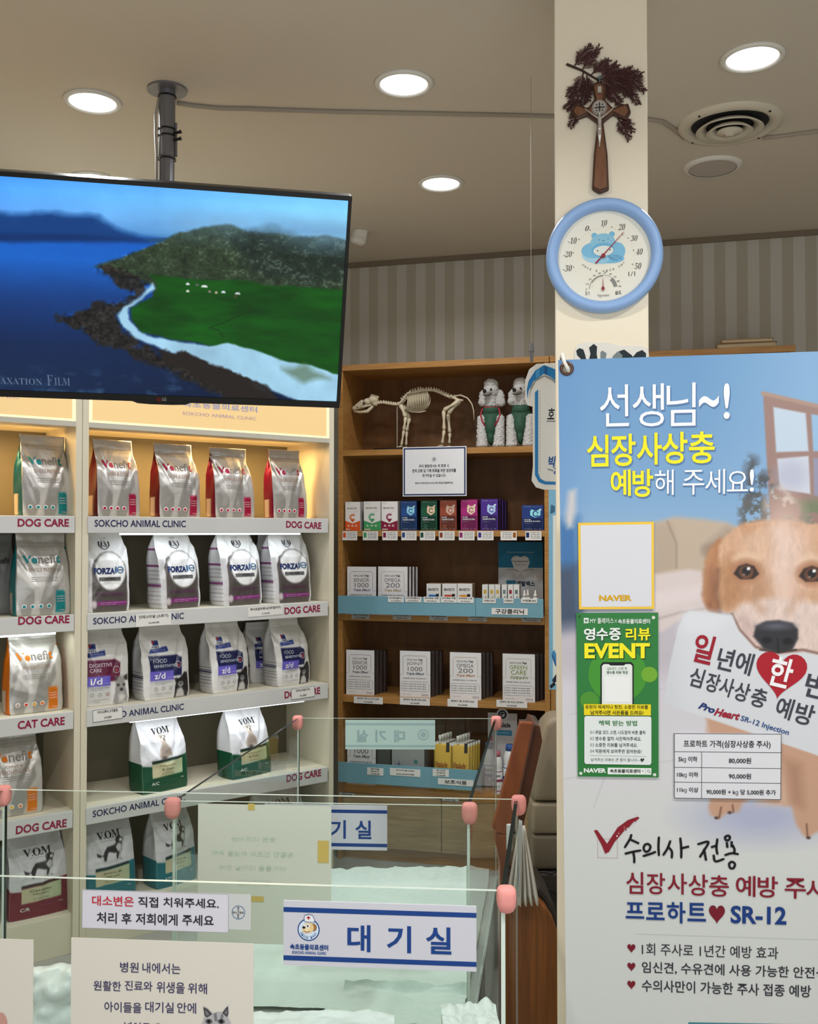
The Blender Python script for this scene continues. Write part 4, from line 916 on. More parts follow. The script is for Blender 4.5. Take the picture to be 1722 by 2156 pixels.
def hills(u0, u1, vt, kind, label, seed, dback=.05, rot=0.0):
    bag, t = place_bag(u0, u1, vt, 0, lev[2][0] - .0015, .10, dback, seed, 'shaped', label, 'white bags with a coloured block and violet label', rot)
    blk = (96, 18, 58) if kind == 'i/d' else (18, 26, 76)
    def paint(P):
        P.C[:] = (218, 217, 214)
        P.poly([(-.72, .29), (.62, .29), (.66, .51), (.48, .555), (-.72, .56)], blk, .025)
        P.rect(-.74, .24, .24, .365, (102, 92, 190), .02); P.rect(-.74, .185, .2, .24, (176, 176, 180), .02)
        P.poly([(-.66, .59), (.08, .61), (.08, .67), (-.6, .645)], (30, 50, 130), .02)
        P.rect(-.62, .655, -.18, .765, (236, 236, 236), .02); P.rect(-.52, .69, -.26, .75, (30, 50, 120), .02); P.poly([(-.52, .70), (-.4, .735), (-.52, .75)], (190, 40, 40), .02)
        P.rect(-.78, .0, .25, .22, (206, 206, 204), .05)
        # the dog's portrait at the lower right
        Z0_ = P.Z; P.Z = P.Z / .76
        if kind == 'i/d':
            P.poly([(.36, .0), (.95, .0), (.9, .22), (.84, .38), (.92, .46), (.72, .45), (.5, .44), (.42, .46), (.46, .36), (.42, .2)], (150, 148, 146), .05, .1, 8, 3)
            P.poly([(.55, .14), (.7, .18), (.84, .12), (.76, .04), (.6, .04)], (206, 204, 200), .08); P.ell(.69, .235, .06, .022, (20, 20, 20), .03); P.ell(.56, .31, .05, .02, (40, 38, 36), .03); P.ell(.80, .31, .05, .02, (40, 38, 36), .03)
            P.poly([(.78, .44), (.96, .48), (.98, .38), (.86, .38)], (60, 58, 56), .03); P.poly([(.4, .42), (.56, .46), (.5, .38)], (70, 68, 66), .03)
        else:
            P.poly([(.3, .0), (.95, .0), (.94, .2), (.9, .42), (.74, .42), (.62, .36), (.42, .32), (.25, .34), (.36, .26), (.30, .12)], (24, 24, 28), .04, .06, 8, 4)
            P.poly([(.36, .0), (.4, .14), (.6, .18), (.72, .1), (.8, .0)], (186, 184, 182), .06); P.ell(.58, .23, .10, .035, (212, 210, 208), .05); P.ell(.58, .235, .045, .017, (10, 10, 10), .02)
        P.Z = Z0_
        P.rect(-1, .935, 1, .94, (186, 186, 184), .02)
    def side_fn(C_, Sx, Sz):
        C_[:] = (192, 192, 192); C_[np.abs(Sz - .30) < .02] = blk
        m = (Sz > .06) & (Sz < .38) & ((Sz * 70).astype(int) % 3 == 0); C_[m] = (150, 150, 152); return C_
    me = bag.mesh(paint, (192, 192, 192), (214, 214, 212), 84, 130, side_fn); link(me, 'pouch', matte_bag, t)
    lt = bag.letters(); wt = (226, 226, 230)
    if kind == 'i/d': bag.T(lt, 'DIGESTIVE', -.56, .475, .32, .52, (206, 180, 196), .02); bag.T(lt, 'CARE', -.56, .415, -.12, .46, (206, 180, 196), .02)
    else: bag.T(lt, 'FOOD', -.55, .47, -.02, .52, (190, 200, 216), .0); bag.T(lt, 'SENSITIVITIES', -.55, .41, .42, .445, (190, 200, 216), .01)
    bag.T(lt, kind, -.56, .265, -.12, .345, wt, .02); bag.T(lt, 'canine', -.04, .27, .18, .285, (180, 176, 214), .0)
    lt.ring(.47 * bag.w / 2, .43 * bag.h, .0105, .0122, (206, 190, 196)); lt.disc(.47 * bag.w / 2, .423 * bag.h, .006, (150, 60, 70))
    bag.T(lt, "Hill's", -.53, .66, -.24, .685, (30, 40, 90), .02); bag.T(lt, 'PRESCRIPTION DIET', -.5, .622, .02, .64, (170, 180, 220), .0)
    bag.T(lt, 'Hydrolysed protein', -.52, .215, .16, .23, (96, 96, 100), .0); bag.T(lt, 'Dog food', -.52, .193, -.1, .206, (96, 96, 100), .0)
    for i, x in enumerate((-.5, -.2, .1)): lt.ring(x * bag.w / 2, .14 * bag.h, .0045, .0062, (150, 60, 60) if (kind == 'i/d' and i == 2) else (140, 144, 140))
    bag.T(lt, 'Clinical nutrition', -.55, .07, .12, .085, (150, 150, 150), .0); bag.T(lt, '1.5kg', -.55, .04, -.2, .054, (150, 150, 150), .0)
    lt.build(t); return t
hills(166, 275, 1318, 'i/d', 'white bag with maroon block on the third shelf', 41, rot=.0)
hills(299, 402, 1312, 'z/d', 'white bag with navy block beside the maroon one', 42, rot=.10)
hills(441, 528, 1306, 'z/d', 'white bag with navy block in the middle of the third shelf', 43, rot=.16)
hills(578, 656, 1304, 'z/d', 'white bag with navy block at the right end of the third shelf', 44, rot=.16)
hills(528, 612, 1314, 'z/d', 'shaded white bag with navy block behind the two right ones on the third shelf', 45, dback=.19)

def vom(u0, u1, vt, zs, c, code, dog, label, seed, lines, dback=.05, rot=0.0, z0=None):
    bag, t = place_bag(u0, u1, vt, 0, zs, .11, dback, seed, 'box', label, 'white bags with a coloured base', rot)
    def paint(P):
        P.C[:] = (206, 206, 210); P.C *= (1 - .05 * (vnoise(P.X * 9, P.Z * 14, seed) - .5))[..., None]
        P.poly([(-1, 0), (1, 0), (1, .41), (.74, .405), (.74, .385), (-.62, .365), (-.62, .32), (-1, .335)], c, .02)
        P.poly([(-.62, .385), (.74, .405), (.74, .375), (-.62, .35)], tuple(int(q_ * .35) for q_ in c), .02)
        P.poly([(-.62, .18), (.74, .20), (.74, .375), (-.62, .35)], (190, 184, 150), .02)
        P.mix(np.clip((P.X + .1) * 1.2, 0, 1) * ((P.Z > .19) & (P.Z < .37) & (P.X < .74) & (P.X > -.6)) * .45, (150, 190, 150))
        Z0_, X0_ = P.Z, P.X; P.Z = .36 + (P.Z - .385) / .86
        if dog == 'white':
            P.poly([(-.26, .385), (.3, .40), (.30, .46), (.22, .53), (.1, .57), (.12, .62), (.15, .66), (.14, .71), (.10, .695), (.02, .70), (-.08, .695), (-.14, .715), (-.155, .68), (-.14, .63), (-.08, .58), (-.22, .5), (-.28, .44)], (176, 164, 150), .03, .02, 12, 2)
            P.poly([(-.2, .42), (.26, .43), (.24, .50), (.1, .565), (-.08, .56), (-.2, .49)], (140, 126, 116), .06); P.ell(.0, .645, .10, .03, (206, 198, 188), .05)
            P.ell(.05, .638, .035, .012, (30, 28, 28), .02); P.ell(-.05, .665, .025, .009, (40, 34, 30), .02); P.ell(.12, .665, .02, .009, (40, 34, 30), .02); P.rect(.01, .612, .08, .622, (70, 40, 40), .02)
            P.ell(-.08, .385, .1, .02, (60, 50, 50), .04)
        else:
            P.poly([(-.50, .50), (-.40, .485), (-.30, .51), (-.24, .56), (-.12, .615), (.10, .625), (.24, .64), (.24, .69), (.32, .72), (.46, .715), (.55, .695), (.58, .665), (.52, .65), (.50, .60), (.5, .55), (.46, .52), (.44, .45), (.46, .43), (.38, .43), (.36, .52), (.30, .45), (.24, .44), (.22, .52), (.05, .54), (-.08, .55), (-.14, .50), (-.18, .44), (-.26, .435), (-.28, .5), (-.34, .51), (-.44, .53), (-.52, .54)], (34, 34, 36), .025, .015, 10, 2)
            P.poly([(.22, .60), (.34, .64), (.46, .63), (.5, .58), (.46, .52), (.44, .44), (.38, .44), (.37, .53), (.3, .54)], (206, 206, 206), .03); P.poly([(.42, .69), (.56, .69), (.57, .665), (.46, .65), (.4, .66)], (222, 222, 222), .02)
            P.ell(.57, .68, .025, .01, (20, 20, 20), .02); P.poly([(.1, .44), (.2, .43), (.26, .52), (.2, .54)], (196, 196, 196), .03, a=.6)
            P.ell(0, .425, .5, .012, (180, 178, 176), .05, a=.7)
        P.Z, P.X = Z0_, X0_
        P.rect(-1, .945, 1, .95, (200, 200, 202), .02)
    def side_fn(C_, Sx, Sz):
        C_[:] = (204, 204, 206); C_[Sz < .36] = c; return C_
    me = bag.mesh(paint, c, (214, 214, 216), 96, 150, side_fn); link(me, 'pouch', matte_pap, t)
    lt = bag.letters(); bk_ = (24, 24, 26)
    xs_ = ((-.46, -.20), (-.15, .11), (.13, .46)) if dog != 'white' else ((-.44, -.22), (-.19, .04), (.05, .34))
    for ch, (xa, xb) in zip('\U0001d415\U0001d40e\U0001d40c', xs_): bag.T(lt, ch, xa, .69 + xa * .015, xb, .765 + xa * .015, bk_, .0)
    if dog != 'white':
        for x in (-.17, .12): lt.disc(x * bag.w / 2, .692 * bag.h, .0018, bk_)
    bag.Rr(lt, -.3, .665, .3, .6675, (150, 150, 150)); bag.T(lt, 'TM', .48 if dog != 'white' else .36, .757, .56 if dog != 'white' else .44, .765, (60, 60, 60), .0)
    gn = (50, 84, 40)
    for i, s_ in enumerate(lines): bag.T(lt, s_, -.34 + .1 * (i % 2), .305 - i * .042, .4 - .1 * (i % 2), .33 - i * .042, gn, .0)
    bag.T(lt, 'for adult dogs', -.24, .215, .3, .23, gn, .0)
    bag.T(lt, code, -.66, .095, -.34, .135, (224, 228, 226), .01); bag.T(lt, 'veterinary oriented mixture', -.05, .125, .5, .137, tuple(int(q_ * .6 + 80) for q_ in c), .0); bag.T(lt, '1.4kg', .62, .13, .78, .15, (200, 206, 200), .0)
    lt.build(t); return t
green_, teal_, red_ = (8, 70, 44), (26, 106, 116), (110, 26, 42)
vom(296, 397, 1500, lev[3][0] - .0015, green_, 'A/C', 'white', 'white bag with green base and white dog picture, under the lit third bar', 51, ('Anti-pruritic', '& Calm'), rot=.14)
vom(484, 574, 1484, lev[3][0] - .0015, green_, 'A/C', 'white', 'white bag with green base behind the sloping glass edge', 52, ('Anti-pruritic', '& Calm'), rot=.18)
vom(183, 288, 1722, z_base, teal_, 'J-W', 'collie', 'white bag with teal base, leftmost on the bottom shelf of the right cabinet', 53, ('Joint &', 'Weight control'))
vom(326, 416, 1706, z_base, teal_, 'J-W', 'collie', 'white bag with teal base behind the glass pen corner, second on the bottom shelf', 54, ('Joint &', 'Weight control'), rot=.16)
vom(545, 648, 1660, z_base, (120, 80, 60), 'C/R', 'collie', 'white bag on the bottom shelf half hidden behind the paper notice', 55, ('Cardiac', '& Renal Support'))
vom(22, 146, 1760, z_base, red_, 'C/R', 'collie', 'white bag with maroon base on the bottom shelf of the left cabinet', 56, ('Cardiac', '& Renal Support'))
# ================================================================== pine shelving against the back wall
pine_edge = wood('pine_edge', (180, 132, 70), (150, 104, 52), (1.2, 8, 22), .45)
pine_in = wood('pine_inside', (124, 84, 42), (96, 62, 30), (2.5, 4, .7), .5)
pine_door = wood('pine_door', (176, 148, 106), (138, 110, 76), (1.0, 4, 9), .5)
wl = lambda u, v, d=0.0: F_wood.loc(u, v, d)
WD, TH = 0.315, 0.022
wx0 = wl(711.5, 1100)[0]; wx1 = wl(1157, 1100)[0]
zt_ = [wl(725, 769)[1], wl(720, 948)[1], wl(720, 1117)[1], wl(725, 1294)[1], wl(718, 1463)[1], wl(714, 1652)[1]]
zth = [.026, .026, .026, .026, .030, .032]
def shelving(label, x0, x1, levels, doors):
    t = thing('wooden_shelving', label, 'shelving', F_wood.mat(), 'pine shelving units on the back wall')
    for x in (x0, x1 - TH):
        b = MB(); b.box(x, x + TH, 0, WD, 0, levels[0][0] - levels[0][1]); b.build('side_panel', pine_edge, t, bevel=.001)
    b = MB(); b.box(x0, x1, -.004, WD, levels[0][0] - levels[0][1], levels[0][0]); b.build('top_panel', pine_edge, t, bevel=.0015)
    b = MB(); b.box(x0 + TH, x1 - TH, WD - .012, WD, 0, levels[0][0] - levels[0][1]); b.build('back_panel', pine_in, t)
    for z, h in levels[1:]:
        b = MB(); b.box(x0 + TH, x1 - TH, 0.001, WD - .012, z - h, z); b.build('shelf', pine_edge, t, bevel=.001)
    zl = levels[-1][0] - levels[-1][1]
    for a, c in doors:
        b = MB(); b.box(a, c, .002, .022, .06, zl - .003); dd = b.build('door', pine_door, t, bevel=.0012)
    b = MB(); b.box(x0 + TH, x1 - TH, .03, .045, 0, .06); b.build('plinth', pine_edge, t)
    return t
dm = wl(929, 1720)[0]
shelving('pine shelving with the dog skeleton and boxes beside the white cabinets', wx0, wx1, list(zip(zt_, zth)), [(wx0 + TH + .002, dm - .0015), (dm + .0015, wx1 - TH - .002)])
shelving('pine shelving mostly hidden behind the column and the banner', wx1 + .003, wx1 + .98, list(zip(zt_, zth)), [(wx1 + .03, wx1 + .48), (wx1 + .49, wx1 + .95)])
b = MB(); b.box(0, .19, 0, .13, 0, .02); 
p = wl(1550, 735)[0]
def book(a, z, w, h, c, lab, dp=.2, d0=.02, rot=0):
    t = thing('book', lab, 'book', F_wood.mat(a, d0, z) @ Matrix.Rotation(rot, 4, 'Z'), 'books on top of the pine shelving')
    b = MB(); b.box(0, w, 0, dp, 0, .0025); b.box(0, w, 0, dp, h - .0025, h); b.box(0, .0025, 0, dp, .0025, h - .0025); b.build('cover', mat('book_cover_%d' % c[0], c, .5), t, bevel=.0006)
    b = MB(); b.box(.0025, w - .004, .004, dp - .004, .0025, h - .0025); b.build('pages', mat('book_pages', (196, 176, 140), .7), t)
    return t
ba0, ba1 = wl(1509, 735)[0], wl(1637, 735)[0]
book(ba0, zt_[0] + .0005, ba1 - ba0, .022, (128, 96, 62), 'closed tan book lying beneath the other one on top of the shelving')
book(ba0 + .02, zt_[0] + .0235, (ba1 - ba0) * .86, .016, (150, 118, 80), 'closed tan book lying uppermost on top of the shelving', rot=.03)

# ------------------------------------------------------------------ dog skeleton model
bone = mat('bone_plastic', (204, 192, 164), .5, var=.1, vs=60)
sk_d = .12
def S3(u, v, dy=0.0):
    a, b_ = wl(u, v, sk_d + dy); return Vector((a, sk_d + dy, b_))
sk_t = thing('dog_skeleton_model', 'cream dog skeleton model on a black base on the top shelf', 'skeleton model', F_wood.mat())
b = MB(); (xa, za), (xb, _) = wl(787, 940, .07), wl(980, 940, .07); z1 = zt_[1]
b.box(xa, xb, .06, .19, z1 + .0005, z1 + .011); b.build('base', black, sk_t, bevel=.002)
zf = z1 + .0115
sp = [(795, 849), (806, 848), (818, 850), (830, 852), (840, 852), (848, 847), (856, 838), (866, 830), (880, 825), (896, 822), (912, 822), (926, 827), (938, 833), (950, 838), (960, 838)]
b = MB(); pts = [S3(*q_) for q_ in sp]; b.tube(pts, .0045, 8)
def along(pts, t):
    L = [(pts[i + 1] - pts[i]).length for i in range(len(pts) - 1)]; T_ = sum(L) * t
    for i, l in enumerate(L):
        if T_ <= l or i == len(L) - 1: return pts[i].lerp(pts[i + 1], min(1, T_ / l)), (pts[i + 1] - pts[i]).normalized()
        T_ -= l
for i in range(34):
    p_, d_ = along(pts, (i + .5) / 34); n_ = Vector((-d_.z, 0, d_.x)); hh = .012 if i < 11 else (.022 if i < 20 else .015)
    b.tube([p_ - n_ * .004, p_ + n_ * .003, p_ + n_ * hh - d_ * .003], [.0072, .0068, .0026], 6)
    b.tube([p_ + Vector((0, -.010, 0)), p_ + Vector((0, .010, 0))], .0022, 5)
b.build('spine', bone, sk_t, smooth=True)
b = MB()
for i in range(13):
    t_ = i / 12; q_ = S3(858 + 40 * t_, 832 - 9 * t_); bt = S3(852 + 46 * t_, 866 + 2 * math.sin(t_ * 3) - 4 * max(0, t_ - .7) * 5)
    for s_ in (-1, 1):
        wd = .034 * math.sin(.5 + t_ * 2.0); P_ = []
        for k in range(8):
            a_ = k / 7; m_ = q_.lerp(bt, a_); m_.y += s_ * wd * math.sin(math.pi * min(1, a_ * 1.05)); m_.x += .012 * math.sin(math.pi * a_); P_.append(m_)
        b.tube(P_, [.0032, .0034, .0032, .003, .0028, .0026, .0026, .0026], 5)
b.tube([S3(846, 860), S3(866, 867), S3(884, 868), S3(897, 865)], [.003, .0034, .0034, .002], 6)
b.build('rib_cage', bone, sk_t, smooth=True)
# skull and jaw
H = lambda u, v, y=0.: S3(u, v, y)
skm = blob([(H(786, 842), (.024, .022, .021)), (H(774, 846), (.021, .019, .017)), (H(768, 852), H(746, 860), .0145, .0095), (H(762, 847), H(750, 855), .012, .009), (H(746, 859), (.0105, .009, .009)), (H(780, 853, -.019), H(762, 857, -.014), .005, .005), (H(780, 853, .019), H(762, 857, .014), .005, .005), (H(790, 850), (.014, .014, .012)), (H(796, 836), H(783, 833), .006, .008)], .0022, 3, .0008, .006)
sko = link(skm, 'skull', bone, sk_t)
b = MB(); b.tube([H(785, 855, -.01), H(774, 866, -.01), H(758, 868, -.006), H(745, 866)], [.007, .0085, .0065, .005], 7); b.tube([H(785, 855, .01), H(774, 866, .01), H(758, 868, .006), H(745, 866)], [.007, .0085, .0065, .005], 7); b.build('jaw', bone, sk_t, smooth=True)
dkb = mat('bone_hollow', (70, 60, 46), .8)
b = MB()
for u, v in ((766, 849), (752, 857)):
    c_ = H(u, v, -.0195 if u > 760 else -.0105); b.lathe([(.0001, .001), (.0065 if u > 760 else .0034, .0005), (.0068 if u > 760 else .0036, -.004)], 12, Matrix.Translation(c_) @ RY)
b.build('eye_socket', dkb, sko)
def legb(name, P_, R_, y):
    b = MB()
    for (u0, v0), (u1, v1), r in zip(P_[:-1], P_[1:], R_):
        p0, p1 = S3(u0, v0, y), S3(u1, v1, y)
        if v1 >= 930: p1.z = max(p1.z, zf + .003)
        r *= 1.25; b.tube([p0, p0.lerp(p1, .12), p0.lerp(p1, .5), p0.lerp(p1, .88), p1], [r * .9, r * 1.5, r * .8, r * 1.35, r * .9], 8)
    e_ = S3(*P_[-1], y); e_.z = zf
    for k in (-1, 0, 1): b.tube([e_ + Vector((.004, k * .004, .008)), e_ + Vector((-.010, k * .006, .006)), e_ + Vector((-.022, k * .006, .0025))], [.004, .0035, .002], 6)
    return b.build(name, bone, sk_t, smooth=True)
legb('leg', [(843, 852), (854, 878), (850, 906), (845, 938)], [.0062, .0050, .0040], -.026)
legb('leg', [(847, 852), (862, 880), (856, 908), (855, 938)], [.0062, .0050, .0040], .026)
legb('leg', [(966, 844), (934, 864), (935, 906), (931, 934)], [.0060, .0052, .0045], -.024)
legb('leg', [(970, 842), (943, 872), (947, 912), (946, 934)], [.0060, .0052, .0045], .026)
for y in (-.022, .022):
    b = MB(); q_ = S3(862, 829, y * .9); b.prism([(q_.x + .010, q_.z + .006), (q_.x - .012, q_.z - .002), (S3(846, 850).x, S3(846, 850).z), (S3(841, 852).x, S3(841, 852).z), (q_.x - .022, q_.z - .006), (q_.x + .002, q_.z + .014)][::-1], q_.y - .002, q_.y + .002); b.build('shoulder_blade', bone, sk_t, bevel=.001)
    b = MB(); b.tube([S3(948, 834, y * .4), S3(956, 838, y * .9), S3(966, 843, y), S3(975, 843, y * .8)], [.004, .006, .007, .0045], 7); b.build('pelvis', bone, sk_t, smooth=True)
b = MB(); b.tube([S3(958, 834), S3(970, 832), S3(984, 838), S3(993, 850), S3(997, 864), S3(998, 885)], [.0048, .0042, .0036, .003, .0024, .0016], 6); b.build('tail', bone, sk_t, smooth=True)
b = MB(); p_ = S3(836, 856); b.tube([(p_.x, sk_d, zf), p_], .0012, 6); b.build('support_rod', mat('white_rod', (226, 222, 214), .4), sk_t)
# acrylic plate behind the skeleton's tail
t = thing('acrylic_stand', 'clear acrylic display stand between the skeleton and the poodle figures', 'display stand', F_wood.mat())
xa = wl(998, 900, .16)[0]; b = MB(); b.box(xa, xa + .05, .16, .163, zt_[1] + .0008, zt_[1] + .155); b.build('plate', clear, t)

# ------------------------------------------------------------------ poodle figurines
curl = mat('poodle_resin', (186, 184, 180), .7, bump=.25, bs=180); vest_m = mat('vest_green', (40, 78, 58), .7, bump=.1, bs=90); trim_m = mat('vest_red', (150, 44, 54), .6); blk_gl = mat('glossy_black', (16, 16, 18), .2)
pdl = None
pw = (wl(1062, 870, .10)[0] - wl(1004, 870, .10)[0]); u = pw / 58.0     # one picture unit in metres
def poodle(um, label, trim, seed):
    a = wl(um, 900, .10)[0]; zb = zt_[1] + .0005
    t = thing('poodle_figurine', label, 'figurine', F_wood.mat(a, .10, zb), 'poodle figurines on the top shelf')
    X = lambda x, y, z: Vector((x * u, y * u, z * u))
    body = blob([(X(0, 8, 52), (20 * u, 18 * u, 40 * u)), (X(0, 12, 20), (22 * u, 20 * u, 20 * u)), (X(0, 2, 90), X(0, 0, 112), 13 * u, 11 * u), (X(0, 0, 122), (16 * u, 15 * u, 17 * u)), (X(0, 0, 134), (15 * u, 14 * u, 12 * u)), (X(-4, -12, 118), X(-8, -22, 115), 8 * u, 5.5 * u),
                 (X(-17, 1, 106), (8.5 * u, 8 * u, 17 * u)), (X(-18, 0, 98), (9 * u, 8 * u, 9 * u)), (X(18, 3, 106), (9.5 * u, 8 * u, 18 * u)), (X(19, 3, 97), (10.5 * u, 8 * u, 10 * u)),
                 (X(-20, -4, 62), X(-17, -11, 10), 9 * u, 12 * u), (X(20, -4, 62), X(18, -11, 10), 9 * u, 12 * u), (X(-17, -13, 6), (12 * u, 12 * u, 6.5 * u)), (X(18, -13, 6), (12.5 * u, 12 * u, 6.5 * u))], .0026, 4, .0040, .0075, seed)
    for v in body.vertices: v.co.z = max(v.co.z, 0)
    bo = link(body, 'body', curl, t)
    vb = blob([(X(0, 7, 62), (24 * u, 20 * u, 28 * u)), (X(0, 2, 80), (19 * u, 17 * u, 13 * u)), (X(0, -3, 48), (15 * u, 16 * u, 24 * u)), (X(0, 0, 26), (9 * u, 15 * u, 20 * u))], .003, 5, .0006, .015, seed)
    link(vb, 'vest', vest_m, t)
    if trim:
        b = MB(); b.tube([X(15 * math.cos(q_ / 12 * 2 * math.pi), 3 + 15 * math.sin(q_ / 12 * 2 * math.pi), 88 - 3 * math.cos(q_ / 12 * 2 * math.pi + 1.5)) for q_ in range(13)], 2.2 * u, 6)
        for s_ in (-1, 1): b.tube([X(s_ * 17, -6, 84), X(s_ * 20.5, -10, 70), X(s_ * 16, -14, 56), X(s_ * 9, -14, 46)], 2.0 * u, 6)
        b.build('vest_trim', trim_m, t, smooth=True)
    for p_, r in ((X(-9, -27.5, 117), 4.2), (X(2, -15, 121), 3.0), (X(-12.5, -14, 121), 2.6)):
        b = MB(); b.lathe([(.0001, r * u), (r * u * .6, r * u * .8), (r * u, 0), (r * u * .7, -r * u * .7), (.0001, -r * u)], 14, Matrix.Translation(p_)); b.build('nose' if r > 4 else 'eye', blk_gl, bo, smooth=True)
    b = MB(); b.tube([X(-13, -24, 110), X(-8, -27.5, 107), X(-1, -20, 109), X(4, -15, 113)], .8 * u, 5); b.build('mouth', blk_gl, bo)
poodle(1034, 'white curly poodle figurine in a green vest with red trim, beside the skeleton', True, 1)
poodle(1096, 'white curly poodle figurine in a plain green vest, partly behind the hanging sign', False, 2)

# ------------------------------------------------------------------ notices and price tags on the shelves
def panel(name, label, cat, fr, box, d, paper, draw, th=.003, border=None, part='panel', group=None, eps=.0004, rot=None):
    a0, b0, a1, b1 = fr.box(*box, d)
    t = thing(name, label, cat, fr.mat(), group)
    b = MB(); b.box(a0, a1, d, d + th, b0, b1); b.build(part, paper if not isinstance(paper, tuple) else mat('paper_%d_%d_%d' % paper, paper, .55), t)
    lt = Letters(fr, d, eps); draw(lt, a0, b0, a1, b1); lt.build(t); return t
def draw_notice(lt, a0, b0, a1, b1):
    lt.frame(a0 + .004, b0 + .004, a1 - .004, b1 - .004, .006, (36, 48, 92))
    x, z = F_wood.loc(914, 967, -.012); lt.ring(x, z, .0085, .0098, (60, 74, 96)); lt.rect(x - .0014, z - .006, x + .0014, z + .006, (60, 74, 96)); lt.rect(x - .006, z - .0014, x + .006, z + .0014, (60, 74, 96))
    c = (70, 70, 74)
    lt.P('우리 병원에서는 약 조제 시', 882, 978, 945, 984, c); lt.P('면역 강화 및 기력 회복을 위한 영양제를', 868, 988, 960, 994, c); lt.P('추가하실 수 있습니다.', 889, 998, 939, 1004, c)
    lt.P('필요하신 보호자님께서는 데스크 혹은 원장님께 말씀해주세요.', 874, 1015, 954, 1018.5, c)
panel('framed_notice', 'white notice with a navy border hanging below the skeleton shelf', 'notice', F_wood, (848, 942, 982, 1044), -.012, (222, 222, 224), draw_notice, .008)
def tag_w(box, lines, label, group, d=-.0025, **k):
    return sticker(F_wood, box, lines, label, d, group=group, name='price_tag', **k)
tags3 = [(721, 752, 'orange'), (764, 796, 'green'), (805, 837, 'maroon'), (845, 877, 'blue'), (884, 916, 'dark green'), (924, 957, 'brown'), (966, 999, 'magenta'), (1005, 1039, 'purple'), (1054, 1088, 'unoccupied'), (1106, 1140, 'small navy')]
cols3 = {'orange': (212, 84, 34), 'green': (60, 150, 90), 'maroon': (120, 24, 60), 'blue': (34, 66, 120), 'dark green': (22, 72, 54), 'brown': (128, 60, 44), 'magenta': (140, 34, 108), 'purple': (62, 42, 128), 'unoccupied': (150, 90, 30), 'small navy': (26, 44, 100)}
for x0, x1, nm in tags3:
    place = 'below the %s box' % nm if nm != 'unoccupied' else 'where no box stands beside the purple row'
    t = tag_w((x0, 1118.5, x1, 1137.5), [('멀티비타민 영양제', .0, .0)] , 'small white product card on the shelf edge ' + place, 'product cards below the supplement boxes')
    lt = Letters(None, -.0012, .0003); c = cols3[nm]; s_ = 1 if nm != 'unoccupied' else -1
    lt.rect(min(-.031 * s_, -.018 * s_), -.008, max(-.031 * s_, -.018 * s_), .014, c)
    for k in range(4):
        zc_ = .013 - k * .0075; lt.L(('주요성분 비타민', '관절 튼튼 영양제', '1일 1회 급여', '30,000원')[k], -.012 if s_ > 0 else -.028, zc_ - .002, .028 if s_ > 0 else .012, zc_ + .002, (90, 90, 90))
    lt.build(t)

# ------------------------------------------------------------------ boxes on the shelves
boxp = painted('carton_print', .38, 0, .45)
def carton(x0, x1, vt, z, d, dep, name, label, cat, group, front, side, draw=None, paint=None, rot=0.0, part='carton'):
    a0, b1 = wl(x0, vt, d); a1, _ = wl(x1, vt, d); w, h = a1 - a0, b1 - z
    t = thing(name, label, cat, F_wood.mat((a0 + a1) / 2, d, z + .0004) @ Matrix.Rotation(rot, 4, 'Z'), group)
    b = MB(); b.box(-w / 2, w / 2, 0, dep, 0, h, 0); b.m[-4] = 1
    b.build(part, [mat('carton_%d_%d_%d' % side, side, .5), mat('carton_%d_%d_%d' % front, front, .4)], t)
    if draw:
        lt = Letters(None, 0, .0003); draw(lt, w, h); lt.build(t)
    return t, w, h
def vit(c):   # white carton with a coloured chevron base
    def d(lt, w, h):
        X, Z = lambda x: (x - .5) * w, lambda z: z * h
        lt.poly([(X(0), 0), (X(1), 0), (X(1), Z(.34)), (X(.5), Z(.24)), (X(0), Z(.34))], c)
        lt.put([(X(.5) + .22 * w * math.cos(a_), Z(.46) + .22 * w * math.sin(a_)) for a_ in [math.radians(40 + 280 * i / 16) for i in range(17)]] + [(X(.5) + .10 * w * math.cos(a_), Z(.46) + .10 * w * math.sin(a_)) for a_ in [math.radians(320 - 280 * i / 16) for i in range(17)]], [(i, i + 1, 32 - i, 33 - i) for i in range(16)], tuple(min(255, int(q_ * .7 + 70)) for q_ in c), .0002)
        lt.poly([(X(.5), Z(.28)), (X(.62), Z(.36)), (X(.5), Z(.40)), (X(.38), Z(.36))], c, .0003)
        lt.L('멀티비타 퍼피', X(.12), Z(.74), X(.78), Z(.80), (120, 90, 60)); lt.stroke([(X(.55), Z(.6)), (X(.7), Z(.66)), (X(.85), Z(.68))], .0008, (160, 130, 120))
        for k in range(3): lt.L('A<C'[k], X(.15 + .25 * k), Z(.13), X(.30 + .25 * k), Z(.2), (236, 226, 220), .04)
        lt.rect(X(.04), Z(.02), X(.4), Z(.06), (226, 210, 200)); lt.L('60 g', X(.1), Z(.93), X(.3), Z(.96), (150, 146, 140), .0)
    return d
